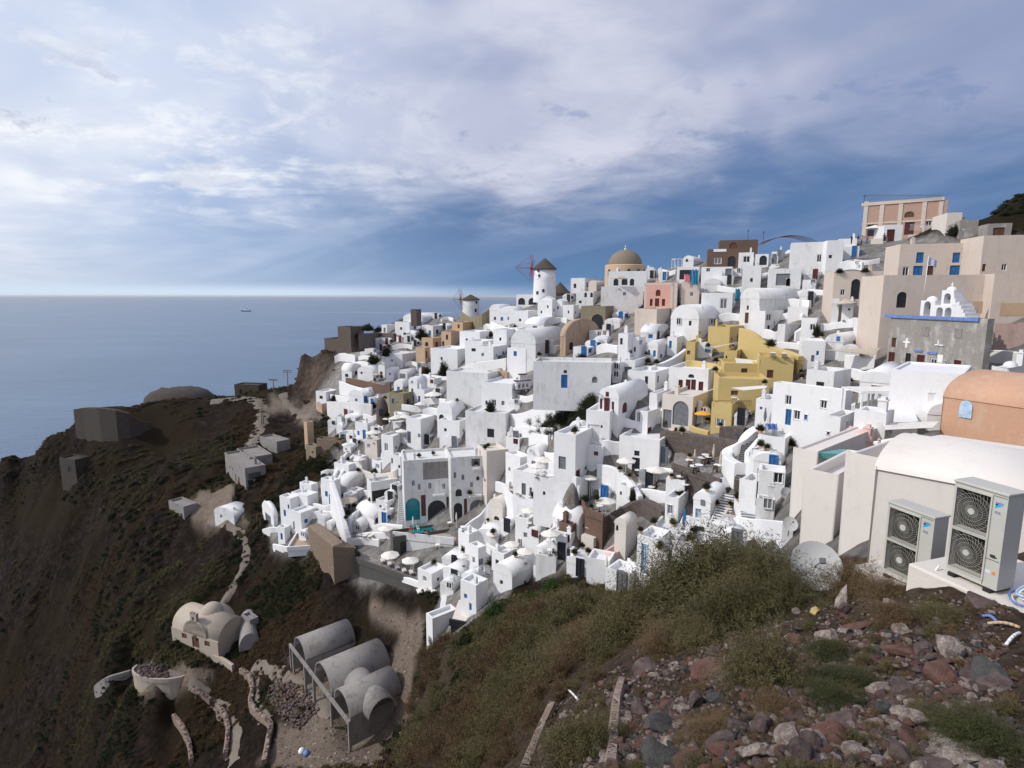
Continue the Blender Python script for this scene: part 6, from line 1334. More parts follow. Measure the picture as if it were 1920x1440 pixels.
def scatter(name, label, cat, P_, scl, coll, kind='stuff', zs=1.0):
    """one object: template pieces instanced on points by geometry nodes"""
    me = bpy.data.meshes.new(name); n = len(P_); me.vertices.add(n); me.vertices.foreach_set('co', np.asarray(P_, np.float32).ravel())
    at_ = me.attributes.new('size', 'FLOAT', 'POINT'); at_.data.foreach_set('value', np.asarray(scl, np.float32)); me.update()
    o = obj(name, me); o['kind'] = kind; o['label'] = label; o['category'] = cat
    g_ = bpy.data.node_groups.new(name, 'GeometryNodeTree'); g_.interface.new_socket('Geometry', in_out='INPUT', socket_type='NodeSocketGeometry'); g_.interface.new_socket('Geometry', in_out='OUTPUT', socket_type='NodeSocketGeometry')
    N_ = g_.nodes; L = g_.links; gi = N_.new('NodeGroupInput'); go = N_.new('NodeGroupOutput'); ip = N_.new('GeometryNodeInstanceOnPoints'); ci = N_.new('GeometryNodeCollectionInfo'); na_ = N_.new('GeometryNodeInputNamedAttribute'); rv = N_.new('FunctionNodeRandomValue'); cx = N_.new('ShaderNodeCombineXYZ'); mz = N_.new('ShaderNodeMath')
    ci.inputs['Collection'].default_value = coll; ci.inputs['Separate Children'].default_value = True; ci.inputs['Reset Children'].default_value = True
    na_.data_type = 'FLOAT'; na_.inputs['Name'].default_value = 'size'; rv.data_type = 'FLOAT_VECTOR'
    tilt = .35 if 'stone' in name or 'rubble' in name or 'gravel' in name else .12
    rv.inputs[0].default_value = (-tilt, -tilt, 0); rv.inputs[1].default_value = (tilt, tilt, 6.28); mz.operation = 'MULTIPLY'; mz.inputs[1].default_value = zs
    L.new(gi.outputs[0], ip.inputs['Points']); L.new(ci.outputs[0], ip.inputs['Instance']); ip.inputs['Pick Instance'].default_value = True
    L.new(rv.outputs[0], ip.inputs['Rotation']); sv = na_.outputs['Attribute']; L.new(sv, cx.inputs[0]); L.new(sv, cx.inputs[1]); L.new(sv, mz.inputs[0]); L.new(mz.outputs[0], cx.inputs[2]); L.new(cx.outputs[0], ip.inputs['Scale'])
    L.new(ip.outputs[0], go.inputs[0]); md = o.modifiers.new('scatter', 'NODES'); md.node_group = g_; return o
def newcoll(name): c_ = bpy.data.collections.new(name); return c_
def tuft_coll(name, leaf, seeds, twig='twig', kind='tuft'):
    c_ = newcoll(name)
    for s_ in seeds:
        (a, ta), (b_, tb) = shrub_meshes(kind, s_); V = np.concatenate([a, b_]); 
        # quads to triangles so that both lists share one array
        t1 = np.concatenate([ta[:, [0, 1, 2]], ta[:, [0, 2, 3]]]); T = np.concatenate([t1, tb+len(a)]); idx = np.r_[np.zeros(len(t1), int), np.ones(len(tb), int)]
        o = bpy.data.objects.new(name, np_mesh(name, V, T, [M[twig], M[leaf]], idx)); c_.objects.link(o)
    return c_

# ================================================================== SCRUB ON THE SLOPES (stuff)
def sample(n, mask, pw=1.0):
    idx = np.flatnonzero(mask.ravel()); a = RR.ravel()[idx]**pw; p_ = a/a.sum(); k = np.random.choice(idx, n, p=p_)
    j = np.random.rand(n, 2)-.5
    return k
flat = tv.reshape(NR, NA, 3)
outv = (~vill) & (~sand) & (RR < 300) & (ZZ > SEA+2) & (np.abs(AZ) < 1.0)
patch = fbm(XX/9+40, YY/9, 4)
left = outv & (RR > 42) & (UU < 1250)
cliffm = (clf > .25)
bare = inpoly(UU, VV, [(760,1110),(800,1200),(770,1300),(720,1240),(640,1150),(700,1090)])
lm = left & (~cliffm) & (patch > .42) & (~bare | (np.random.rand(*UU.shape) < .12)) & (VV > 640)
far_ = sample(16000, lm & (RR > 95), .9); nr_ = sample(7000, lm & (RR <= 110), .3)
co_o = tuft_coll('olive_tuft', 'olive', (21, 22, 23)); co_d = tuft_coll('dark_tuft', 'dkleaf', (24, 25)); co_r = tuft_coll('rusty_tuft', 'rust', (26, 27)); co_g = tuft_coll('green_tuft', 'leaf', (28,))
kk = np.concatenate([far_, nr_]); sz = np.where(RR.ravel()[kk] > 110, .5, .42)*(.5+1.6*np.random.rand(len(kk))**2)
pt = tv[kk]; hue = fbm(pt[:, 0]/14+9, pt[:, 1]/14, 3)
m_o = hue > .50; m_r = hue < .40
scatter('olive_scrub', 'olive green scrub spread over the dark seaward slope', 'scrub', pt[m_o], sz[m_o], co_o)
scatter('dark_scrub', 'dark green scrub in the gullies of the seaward slope', 'scrub', pt[~m_o & ~m_r], sz[~m_o & ~m_r], co_d)
scatter('rusty_scrub', 'rust brown scrub on the seaward slope', 'scrub', pt[m_r], sz[m_r], co_r)
# shrubby flank left of the rubble
fl = inpoly(UU, VV, [(745,1440),(770,1330),(790,1230),(880,1180),(1000,1130),(1130,1120),(1180,1160),(1160,1260),(1060,1320),(985,1440)]) & (RR > 9) & (RR < 70)
k2 = sample(460, fl, .6); s2_ = np.clip(RR.ravel()[k2]/38, .2, 1.0)*(.55+1.0*np.random.rand(len(k2))**1.3)*1.25; p2 = tv[k2]; hue = fbm(p2[:, 0]/4+3, p2[:, 1]/4, 3)
co_f = tuft_coll('flank_tuft', 'olive', (51, 52, 53), kind='fine'); co_fr = tuft_coll('flank_dry_tuft', 'rust', (54, 55), kind='fine')
scatter('flank_scrub', 'thick olive bushes on the flank below the village', 'scrub', p2[hue > .45], s2_[hue > .45], co_f, zs=1.2)
scatter('flank_dry_scrub', 'rusty dry bushes on the flank below the village', 'scrub', p2[hue <= .45], s2_[hue <= .45], co_fr, zs=1.1)
gm = outv & inpoly(UU, VV, [(1880,350),(1920,340),(2500,250),(2500,420),(1830,400),(1800,385)]) & (RR > 90)
if gm.any(): kg = sample(500, gm, .5); scatter('hilltop_scrub', 'dark scrub along the hilltop at the right edge', 'scrub', tv[kg], .45+.6*np.random.rand(len(kg)), co_d, zs=1.0)
vm = vill & inpoly(UU, VV, [(1000,785),(1050,772),(1085,752),(1112,740),(1112,800),(1040,818),(988,815)]); kv = sample(130, vm, .5)
scatter('hollow_shrubbery', 'dark green shrubbery filling the hollow under the thick white ramp wall', 'shrubbery', tv[kv], 0.6+.9*np.random.rand(len(kv)), tuft_coll('hollow_tuft', 'dkleaf', (31, 32), kind='fine'), zs=1.2)
# ================================================================== UMBRELLAS, FURNITURE, DISHES, PEOPLE
refresh()
def canopy_me(mat, n=8, val=.10):
    mb = MB(); vs = [(0,0,0)]; 
    for k in range(n): t = 2*math.pi*k/n; vs.append((math.cos(t), math.sin(t), -.36))
    for k in range(n): t = 2*math.pi*k/n; vs.append((math.cos(t)*1.0, math.sin(t)*1.0, -.36-val))
    fs = [(0, 1+k, 1+(k+1) % n) for k in range(n)]+[(1+(k+1) % n, 1+k, 1+n+k, 1+n+(k+1) % n) for k in range(n)]
    mb.add(vs, fs); return mb.mesh('canopy', M[mat])
CAN = {k: canopy_me(k) for k in ('cv', 'cvb', 'cvo')}
mb = MB(); mb.tube((0,0,0),(0,0,1),.028,6); POLE = mb.mesh('pole', M['w']); mb = MB(); mb.lathe([(.28,0),(.28,.07),(.05,.10),(.05,.2)], 10); BASE = mb.mesh('base', M['g'])
mb = MB(); mb.lathe([(.03,0),(.10,.12),(.17,.55),(.12,1.0),(.06,1.35),(.10,1.40),(0,1.5)], 8); CLOSED = {}
def closed_me(m_):
    if m_ not in CLOSED: CLOSED[m_] = mb_closed.mesh('folded_canopy', M[m_])
    return CLOSED[m_]
mb_closed = mb
def umbrella(label, u, v, w, mat='cv', drop=.74, d0=None, group=None):
    P = px_at(u, v+w*drop, d0) if d0 else place(u, v+w*drop); d = proj(P)[2]; h = min(3.1, max(1.9, solve_h(P, v-w*.12))); r_ = w/2*d/F
    rt = root('umbrella', label, 'umbrella', P, random.random(), group); z = h; obj('canopy', CAN[mat], rt, (0,0,z), (random.uniform(-.05,.05),random.uniform(-.05,.05),0), (r_, r_, r_)); obj('pole', POLE, rt, (0,0,0), (0,0,0), (1,1,z)); obj('base', BASE, rt)
    return rt
def closed(label, u, vb, vt, mat='cvb', d0=None, group=None):
    P = px_at(u, vb, d0) if d0 else place(u, vb); h = min(3.0, max(1.8, solve_h(P, vt))); rt = root('folded_umbrella', label, 'umbrella', P, 0, group); obj('folded_canopy', closed_me(mat), rt, (0,0,h-1.5)); obj('pole', POLE, rt, (0,0,0), (0,0,0), (1,1,h-.6)); obj('base', BASE, rt)
for a in [('yellow beige umbrella on the seaward brown stone terrace',706,701,20,'cvb'),
 ('white umbrella in the upper cluster, farthest left at the back',728,768,23),('white umbrella in the upper cluster, second down the row',733,775,24),('white umbrella in the upper cluster, third down the row',741,781,24),('white umbrella in the upper cluster, lowest of the stepped row',747,787,24),('white umbrella in the upper cluster, right of the stepped row',761,780,22),('white umbrella standing apart below the upper cluster',753,796,24),
 ('wide cream umbrella over the lane right of the blue shuttered house',812,726,33),('white umbrella half hidden behind the white tower house',789,756,24),
 ('cream umbrella beside the tall blue door',701,809,30),('small white umbrella alone on the scrubby outer corner',651,832,20),('white umbrella lower left of the tall blue door',674,845,24),
 ('big beige umbrella over the seaward terrace above the bastion',652,933,37,'cvb'),('white umbrella below the black roller screen',724,989,30),
 ('white umbrella on the lower sun terrace, the left one',732,1039,35),('white umbrella on the lower sun terrace, the middle one',770,1049,33),('white umbrella at the right end of the lower sun terrace',869,1043,25),
 ('white umbrella below the wavy parapet right of the hotel',924,999,27),('white umbrella above the balcony of the L shaped suite',959,1019,30),('white umbrella right of the L shaped suite',985,1033,32),('white umbrella beside the black hedge',992,956,30),('white umbrella over the loungers of the french door suite',1007,872,32),('white umbrella on the highest suite beside the satellite dish',1019,843,36),
 ('cream umbrella over the round table left of the long white vault',1032,994,38),
 ('white umbrella left of the maroon doors on the bastion house',1106,893,28),('white umbrella over the timber terrace with a red towel',1135,937,40),('cream umbrella in front of the curved building, the left twin',1173,862,37),('cream umbrella in front of the curved building, the right twin',1231,879,42),
 ('bright orange umbrella beside the yellow box',1316,775,31,'cvo'),('beige umbrella before the arched door of the beige house',1585,540,40,'cvb'),('white umbrella before the pink beige mansion',1639,418,32),
 ('large off white umbrella beside the green pool',1680,829,84,'cv',.75,31),('cream umbrella in front of the domed church arches',1161,519,32,'cvb')]:
    umbrella(*a)
for a in [('folded umbrella on the restaurant terrace, the left one',1302,872,845),('folded umbrella on the restaurant terrace, the middle one',1337,868,833),('folded umbrella on the restaurant terrace, the right one',1350,884,846),('folded umbrella standing in the hotel pool terrace left corner',775,1000,968,'cv'),('folded umbrella before the arched hotel door',856,992,958,'cv'),('dark blue folded umbrella left of the pale blue doors',1282,993,956,'b'),('folded umbrella on the white roof above the dark lane',1437,815,797,'cv'),('folded grey umbrella beside the black doorway',1434,790,764,'g'),('folded beige umbrella at the right corner of the green pool',1643,884,836,'cvb',30),('folded beige umbrella farther right behind the pale column',1741,884,841,'cvb',31),('folded cream umbrella near the terracotta tinted house',1137,1062,1038,'cv')]:
    closed(*a)
# loungers, tables, chairs
def set_me(name, mat, f_): mb = MB(); f_(mb); return mb.mesh(name, M[mat])
LS = set_me('seat', 'cv', lambda m_: m_.box(-.32,.32,-1.0,.35,.28,.40)); LBK = bpy.data.meshes.new('x')
mb = MB(); mb.add([(-.32,.35,.28),(.32,.35,.28),(.32,.95,.78),(-.32,.95,.78),(-.32,.31,.38),(.32,.31,.38),(.32,.89,.88),(-.32,.89,.88)], [(0,3,2,1),(4,5,6,7),(0,1,5,4),(1,2,6,5),(2,3,7,6),(3,0,4,7)]); LBK = mb.mesh('backrest', M['cv'])
mb = MB()
for x in (-.28,.28):
    for y in (-.9,.25): mb.box(x-.03,x+.03,y-.03,y+.03,0,.28)
LLG = mb.mesh('legs', M['n'])
def lounger(label, u, v, rz, group=None):
    P = place(u, v); rt = root('sun_lounger', label, 'sun lounger', P, rz, group); obj('seat', LS, rt); obj('backrest', LBK, rt); obj('legs', LLG, rt)
mb = MB(); mb.lathe([(0,.74),(.42,.74),(.42,.70),(0,.70)], 14); TT = mb.mesh('table_top', M['w']); mb = MB(); mb.tube((0,0,0),(0,0,.7),.04,6); mb.lathe([(.22,0),(.22,.03),(.04,.05)], 10); TP_ = mb.mesh('pedestal', M['bk'])
def table(label, u, v, group=None):
    P = place(u, v+2); rt = root('round_table', label, 'table', P, 0, group); obj('table_top', TT, rt); obj('pedestal', TP_, rt)
mb = MB(); mb.box(-.21,.21,-.21,.21,.42,.46); CS = mb.mesh('seat', M['n']); mb = MB(); mb.box(-.21,.21,.18,.21,.46,.90); CBK = mb.mesh('backrest', M['n']); mb = MB(); mb.box(-.02,.02,-.02,.02,0,.42); CL = mb.mesh('leg', M['bk'])
def chair(label, u, v, rz, group=None):
    P = place(u, v+1); rt = root('chair', label, 'chair', P, rz, group); obj('seat', CS, rt); obj('backrest', CBK, rt)
    for x in (-.18,.18):
        for y in (-.18,.18): obj('leg', CL, rt, (x, y, 0))
for k, (u, v) in enumerate([(718,1056),(731,1062),(745,1068),(758,1074),(772,1078),(786,1084),(799,1088),(812,1093)]): lounger('sun lounger in the row along the dark front wall of the lower terrace', u, v, R(200), 'loungers on the lower sun terrace')
for lab, u, v in [('white sun lounger on the yellow terrace box, left one',1450,672),('white sun lounger on the yellow terrace box, right one',1471,673),('sun lounger on the balcony terrace, left one',962,925),('sun lounger on the balcony terrace, right one',974,930),('white lounger beside the umbrella of the french door suite',1012,890),('pale lounger on the seaward terrace under the beige umbrella',648,950),('lounger on the pebble terrace, left one',1378,756),('lounger on the pebble terrace, middle one',1392,758),('lounger on the pebble terrace, right one',1405,754),('lounger below the curved garden wall, left one',682,1008),('lounger below the curved garden wall, right one',692,1009)]:
    lounger(lab, u, v, R(150))
for u, v in [(1276,876),(1287,878),(1300,884),(1310,882),(1315,868),(1322,862),(1292,872),(1345,882),(1328,866)]: table('round white table on the dark restaurant terrace', u, v, 'tables on the restaurant terrace')
for u, v, rz in [(1282,880,1),(1295,877,2.5),(1306,887,.4),(1318,874,4),(1322,869,2),(1333,868,0),(1340,886,3),(1288,884,5)]: chair('dark chair at the tables of the restaurant terrace', u, v, rz, 'chairs on the restaurant terrace')
for u, v in [(1207,898),(1222,898),(1196,890)]: table('round white table under the twin umbrellas', u, v, 'tables under the twin umbrellas')
for u, v, rz in [(1214,900,1),(1200,896,2),(1228,901,4),(1188,890,0)]: chair('dark chair under the twin umbrellas', u, v, rz, 'chairs under the twin umbrellas')
for lab, u, v in [('white table beside the hotel pool',843,985),('white table by the wavy parapet of the hotel',868,994),('white table at the right end of the pool terrace',820,1004),('white table on the timber terrace',1124,957),('round table left of the long white vault',1032,1018),('white table under the umbrella beside the black hedge',992,978),('round table below the pale blue doors',1290,990)]: table(lab, u, v)
for lab, u, v, rz in [('wicker chair under the arched undercroft, left one',1247,800,3.4),('wicker chair under the arched undercroft, right one',1266,800,3.4),('chair beside the round table left of the long white vault',1040,1020,1),('chair on the hotel pool deck',805,1002,1.0),('chair on the hotel pool deck, farther left',790,1000,2.0)]: chair(lab, u, v, rz)
# satellite dishes
mb = MB(); mb.lathe([(.5*k/6, .11*(k/6)**2) for k in range(7)], 22); DM = {}
def dish(label, u, v, w, yaw, mat='g', el_=35, d=None):
    P = px_at(u, v, d) if d else place(u, v, False); d = proj(P)[2]; s_ = w*d/F; P = P-ray(u, v).normalized()*.4
    key = mat
    if key not in DM: DM[key] = mb_dish.mesh('reflector', M[mat], True)
    rt = root('satellite_dish', label, 'satellite dish', P, 0); q = Euler((R(90-el_), 0, R(yaw)), 'XYZ')
    obj('reflector', DM[key], rt, (0,0,0), q, (s_, s_, s_)); m2 = MB(); m2.tube((0,0,.0),(0,0,.62),.012,5); m2.box(-.05,.05,-.05,.05,.58,.68); a_ = obj('feed_arm', m2.mesh('feed_arm', M['g']), rt, (0,0,0), q, (s_, s_, s_))
    m2 = MB(); m2.tube((0,0,0),(0,.1,-.9*s_),.03,6); obj('mast', m2.mesh('mast', M['g']), rt)
mb_dish = mb
M['dsh'] = simple('dish_grey', (0.52, 0.52, 0.52), .5, var=.04)
dish('big pale satellite dish standing among the near bushes', 1528, 1062, 88, -15, 'dsh', 35, 12.4)
for a in [('grey dish on the white parapet casting a round shadow',1464,817,18,20),('grey dish above the pale wall, the upper one by the cream house',1475,927,26,10),('grey dish above the pale wall, the lower one by the cream house',1481,983,27,-5),('white dish on the highest suite roof',983,843,13,0),('small dish behind the highest suite roof',996,846,7,0),('round dish on the yellow topmost block',1379,645,10,10),('small dish in front of the stone rubble bank',1608,494,11,0),('small dish beside the beige terrace',1525,533,9,0),('small dish above the roof of the daybed pergola',1641,733,10,0),('small dish beside the barrel house left wall',1123,740,8,0)]:
    dish(*a, mat='dsh')
# people
def person_mesh(pose):
    me = bpy.data.meshes.new('body'); 
    if pose == 'stand':
        J = [((0,0,.95),.13),((0,0,1.15),.115),((0,0,1.38),.14),((0,.0,1.50),.055),((0,-.01,1.62),.095),((0,-.01,1.70),.085),((.19,0,1.40),.06),((.24,.02,1.12),.042),((.25,-.08,.88),.032),((-.19,0,1.40),.06),((-.25,.03,1.12),.042),((-.22,-.12,.92),.032),((.10,0,.88),.09),((.11,.02,.48),.062),((.11,.04,.08),.042),((.12,-.12,.04),.04),((-.10,0,.88),.09),((-.12,-.05,.48),.062),((-.13,.0,.08),.042),((-.13,-.16,.04),.04)]
    else:
        J = [((0,0,.50),.14),((0,.02,.72),.12),((0,0,.95),.14),((0,-.02,1.07),.055),((0,-.05,1.18),.095),((0,-.05,1.26),.085),((.19,0,.96),.06),((.25,-.1,.74),.042),((.16,-.30,.66),.032),((-.19,0,.96),.06),((-.25,-.06,.72),.042),((-.15,-.28,.62),.032),((.10,-.04,.50),.09),((.13,-.46,.52),.065),((.13,-.48,.08),.042),((.13,-.62,.04),.04),((-.10,-.04,.50),.09),((-.13,-.46,.52),.065),((-.13,-.46,.08),.042),((-.13,-.60,.04),.04)]
    E = [(0,1),(1,2),(2,3),(3,4),(4,5),(2,6),(6,7),(7,8),(2,9),(9,10),(10,11),(0,12),(12,13),(13,14),(14,15),(0,16),(16,17),(17,18),(18,19)]
    me.from_pydata([j[0] for j in J], E, []); o = bpy.data.objects.new('tmp', me); COL.objects.link(o); sk = o.modifiers.new('s', 'SKIN')
    for k, v_ in enumerate(me.skin_vertices[0].data): v_.radius = (J[k][1], J[k][1]*.85); v_.use_root = (k == 0)
    o.modifiers.new('d', 'SUBSURF').levels = 1; bpy.context.view_layer.update(); out = bpy.data.meshes.new_from_object(o.evaluated_get(bpy.context.evaluated_depsgraph_get())); bpy.data.objects.remove(o)
    out.materials.clear()
    for _ in range(3): out.materials.append(None)
    zt, zw = (1.46, .95) if pose == 'stand' else (1.03, .58)
    for p_ in out.polygons:
        c_ = p_.center; arm = abs(c_.x) > .21 and c_.z < (1.15 if pose == 'stand' else .8) and (pose == 'stand' or c_.z > .58)
        p_.material_index = 0 if (c_.z > zt or arm) else (1 if c_.z > zw else 2)
        p_.use_smooth = True
    return out
M['skin'] = simple('skin', (0.42, 0.25, 0.18), .6); M['hair'] = simple('dark_hair', (0.03, 0.02, 0.015), .7)
for k, c_ in (('c_dk', (0.02,0.02,0.025)),('c_pu', (0.22,0.14,0.42)),('c_wh', (0.75,0.75,0.75)),('c_ye', (0.70,0.50,0.05)),('c_re', (0.55,0.06,0.06)),('c_bl', (0.05,0.12,0.35)),('c_pk', (0.75,0.25,0.30)),('c_tn', (0.35,0.28,0.2))): M[k] = simple(k.replace('c_', 'cloth_'), c_, .9)
PM = {k: person_mesh(k) for k in ('stand', 'sit')}; mb = MB(); mb.lathe([(0,.115),(.06,.10),(.10,.04),(.105,-.03),(.09,-.08)], 10); HM = mb.mesh('hair', M['hair'], True)
def person(label, u, v, pose, top, leg, rz, dz=0.0, d=None):
    P = px_at(u, v, d) if d else place(u, v); rt = root('person', label, 'person', (P.x, P.y, P.z+dz), rz); o = obj('body', PM[pose].copy(), rt); ms = o.data.materials; ms[0] = M['skin']; ms[1] = M[top]; ms[2] = M[leg]
    z = 1.68 if pose == 'stand' else 1.24; obj('hair', HM, rt, (0, .0 if pose == 'stand' else -.04, z))
for a in [('person in dark clothes standing at the left end of the overlook',1596,458,'stand','c_dk','c_dk',.4,0,109),('person in a dark top in the group by the white wall',1608,458,'stand','c_dk','c_tn',2,0,109),('person in a yellow top beside the white gateway',1615,459,'stand','c_ye','c_dk',1,0,109),('person in a lilac shirt left of the gateway',1625,458,'stand','c_pu','c_bl',3,0,109),('person in black leaning left of the maroon gateway door',1657,455,'stand','c_dk','c_dk',2.5,0,109),
          ('person in khaki leaning on the railing right of the gateway',1725,446,'stand','c_tn','c_dk',2,0,109),('person in a purple top behind the beige roof edge',1748,446,'stand','c_pu','c_bl',2,0,104),('person in a purple shirt looking over the beige roof',1782,446,'stand','c_pu','c_dk',2.8,0,104),('person in dark clothes rightmost on the beige roof edge',1796,446,'stand','c_dk','c_dk',2.8,0,104),
          ('person in a pink top sitting by the blue railings above the lane',1422,803,'sit','c_pk','c_dk',2),('person in a red shirt sitting on the hotel pool edge',770,1000,'sit','c_re','c_tn',0),('person in white sitting by the hotel pool',783,992,'sit','c_wh','c_wh',0.5),('person in a dark shirt sitting at the hotel pool deck',797,1003,'sit','c_dk','c_tn',1)]: person(*a)
# pool water, decks
Gz = place(800, 1000); 
slab3('curved teal swimming pool flowing out of the hotel grotto', [(764,975),(792,962),(808,972),(816,984),(806,1000),(790,1003),(772,996)], Gz.z+.2, 'pool', 'pool', 'pool', .2)
# awnings and pergolas
def sail(label, quad, mat='cvb', name='shade_sail', sag=.25, dd=None):
    Q = []
    for q in quad:
        P = place(q[0], q[1], False) if len(q) == 2 else px_at(*q); Q.append(P)
    c0 = Q[0]; mb = MB(); n = 6; vs = []
    for i in range(n+1):
        for j in range(n+1):
            a, b_ = i/n, j/n; p_ = (Q[0]*(1-a)+Q[1]*a)*(1-b_)+(Q[3]*(1-a)+Q[2]*a)*b_; vs.append(p_-c0-Vector((0,0,sag*4*a*(1-a)*b_*(1-b_)*4/4)))
    m_ = n+1; mb.add(vs+[v_-Vector((0,0,.02)) for v_ in vs], [(i*m_+j, (i+1)*m_+j, (i+1)*m_+j+1, i*m_+j+1) for i in range(n) for j in range(n)]+[(m_*m_+i*m_+j, m_*m_+i*m_+j+1, m_*m_+(i+1)*m_+j+1, m_*m_+(i+1)*m_+j) for i in range(n) for j in range(n)])
    o = obj(name, mb.mesh(name, M[mat], True), None, c0); return tag(o, label, 'awning')
def dd(u, v): return proj(place(u, v, False))[2]
for lab, q, m_, off in [('beige triangular shade sail over the upper yellow terrace',[(1320,652),(1388,641),(1352,650),(1330,655)],'cvb',2.0),('beige shade sail on posts over the yellow dining terrace',[(1378,671),(1420,676),(1420,685),(1382,684)],'cv',2.2),('pale shade sail over the pebble terrace',[(1370,727),(1440,722),(1436,728),(1394,732)],'cv',2.2),('long beige awning below the small chapel with the skylight',[(1544,656),(1652,652),(1636,667),(1600,661)],'cvb',2.5),('cream awning stretched between poles left of the orange vault',[(1655,792),(1762,790),(1748,802),(1660,806)],'cv',3.0)]:
    dm = dd(sum(p_[0] for p_ in q)/4, sum(p_[1] for p_ in q)/4)-off
    z0 = px_at(*q[0], dm).z; Q = []
    for u, v in q[:2]: Q.append((u, v, dm))
    for u, v in q[2:]: Q.append((u, v, dm-1.8))
    sail(lab, Q, m_)
def pergola(label, u0, u1, vt, vb, d, dep, name='pergola'):
    A_ = px_at(u0, vb, d); B_ = px_at(u1, vb, d); h = solve_h(A_, vt); w = (B_-A_).length; rz = math.atan2(B_.y-A_.y, B_.x-A_.x); rt = root(name, label, 'pergola', A_, rz)
    mp = MB(); mp.box(-.06,.06,-.06,.06,0,h); me_ = mp.mesh('post', M['w'])
    for x in (0, w*.5, w):
        for y in (0, dep): obj('post', me_, rt, (x, y, 0))
    mp = MB(); mp.box(-.1, w+.1, -.06, .06, h, h+.12); me2 = mp.mesh('beam', M['w']); obj('beam', me2, rt); obj('beam', me2, rt, (0, dep, 0)); mp = MB(); mp.box(-.05,.05,.06,dep-.06,h+.002,h+.10); m3 = mp.mesh('crossbeam', M['w'])
    for k in range(3): obj('crossbeam', m3, rt, (w*k/2, 0, 0))
    mp = MB(); mp.box(0, w*.95, .1, dep-.1, h+.13, h+.16); obj('fabric_roof', mp.mesh('fabric_roof', M['cv']), rt); return rt, w, h
rt, w, h = pergola('white pergola with a fabric roof and a curtained daybed', 1613, 1718, 738, 780, 44, 2.6)
mp = MB(); mp.box(w*.55, w*.95, .4, 2.0, .05, .5); mp.box(w*.57, w*.62, .4, 1.9, .5, .8); tb = root('daybed', 'white curtained daybed under the fabric roofed pergola', 'daybed', rt.location, rt.rotation_euler.z); obj('mattress', mp.mesh('mattress', M['w']), tb)
mp = MB()
for x in (w*.52, w*.97): mp.box(x-.12, x+.12, .02, .06, .1, h-.05); mp.box(x-.1,x+.1,2.2,2.24,.1,h-.05)
obj('curtain', mp.mesh('curtain', M['cv']), tb)
pergola('white open pergola left of the small skyline vault', 1264, 1278, 486, 502, 132, 2)
pergola('white pergola beside the long dark stone wall', 725, 755, 612, 626, 205, 3)
# railings
def rail(label, u0, u1, vb, vt, mat='bk', d=None, v1=None):
    A_ = px_at(u0, vb, d) if d else place(u0, vb); B_ = px_at(u1, v1 or vb, proj(A_)[2]); h = max(.5, min(1.2, solve_h(A_, vt))); w = (B_-A_).length
    rt = root('railing', label, 'railing', A_, math.atan2(B_.y-A_.y, B_.x-A_.x)); mp = MB()
    n = max(6, int(w/.18))
    for k in range(n+1): x = w*k/n; mp.box(x-.012, x+.012, -.012, .012, 0, h)
    obj('bars', mp.mesh('bars', M[mat]), rt); mp = MB(); mp.box(-.03, w+.03, -.025, .025, h, h+.05); obj('handrail', mp.mesh('handrail', M[mat]), rt)
rail('black railing of the white house right of the stepped lane', 1420, 1478, 892, 880)
rail('wooden railing round the roof terrace above the stepped lane', 1410, 1448, 852, 842, 'n'); rail('pale blue railing on the gallery house', 1312, 1372, 549, 541, 'b')
rail('thin metal railing on the roof of the pink beige mansion', 1620, 1766, 376, 366, 'g', 114, 371); rail('railing along the overlook right of the white gateway', 1706, 1776, 432, 421, 'w', 110)
rail('blue railing above the dark lane', 1378, 1414, 808, 796, 'b'); rail('timber railing of the pebble terrace', 1338, 1408, 763, 752, 'n'); rail('white balustrade on the block above the hotel', 826, 868, 797, 789, 'w'); rail('black trellis fence right of the hotel roof', 938, 960, 905, 886, 'bk')
rail('balcony rail on the hotel left wing', 812, 832, 925, 914, 'w'); rail('railing on the yellow terrace in front of the loungers', 1425, 1502, 686, 676, 'n')
# souvenir drapes and blue stair
for k, (lab, u, v, ww, hh, m_) in enumerate([('bright turquoise cloths hanging on the souvenir shop',1303,520,13,28,'t'),('red and white rugs hanging on the souvenir shop',1288,522,10,14,'c_pk'),('blue painted steps and cloths right of the gallery house',1383,553,9,22,'t'),('blue tarpaulin piled beside the black doorway',1447,800,22,11,'cop')]):
    P = place(u, v+hh/2, False); d = proj(P)[2]-.5; P = px_at(u, v+hh/2, d); s_ = d/F; mp = MB(); nx = 8; vs = []
    for i in range(nx+1):
        for j in range(5): vs.append(((i/nx-.5)*ww*s_, .12*math.sin(i*2.3+j*.5)+j*.02, j/4*hh*s_*(1+.08*math.sin(i*1.7))))
    mp.add(vs+[(a, b_+.03, c_) for a, b_, c_ in vs], [(i*5+j, (i+1)*5+j, (i+1)*5+j+1, i*5+j+1) for i in range(nx) for j in range(4)]+[(45+i*5+j, 45+i*5+j+1, 45+(i+1)*5+j+1, 45+(i+1)*5+j) for i in range(nx) for j in range(4)])
    tag(obj('hanging_cloth', mp.mesh('hanging_cloth', M[m_]), None, P), lab, 'cloth')
# flag
P = px_at(1731, 562, 66); rt = root('flagpole', 'white flagpole with a blue and white flag above the bell tower', 'flagpole', P); hh = solve_h(P, 480); mp = MB(); mp.tube((0,0,0),(.1,0,hh),.05,8,.03); obj('pole', mp.mesh('pole', M['w'], True), rt)
for k in range(9):
    mp = MB(); vs = []
    for i in range(9):
        for j in (0, 1): vs.append((.1+i*.13, .10*math.sin(i*.9), hh-.15-(k+j)*.085-i*.05+.05*math.sin(i*.8)))
    mp.add(vs, [(i*2, i*2+1, i*2+3, i*2+2) for i in range(8)]); obj('flag_stripe', mp.mesh('flag_stripe', M['cop' if k % 2 == 0 else 'w']), rt)
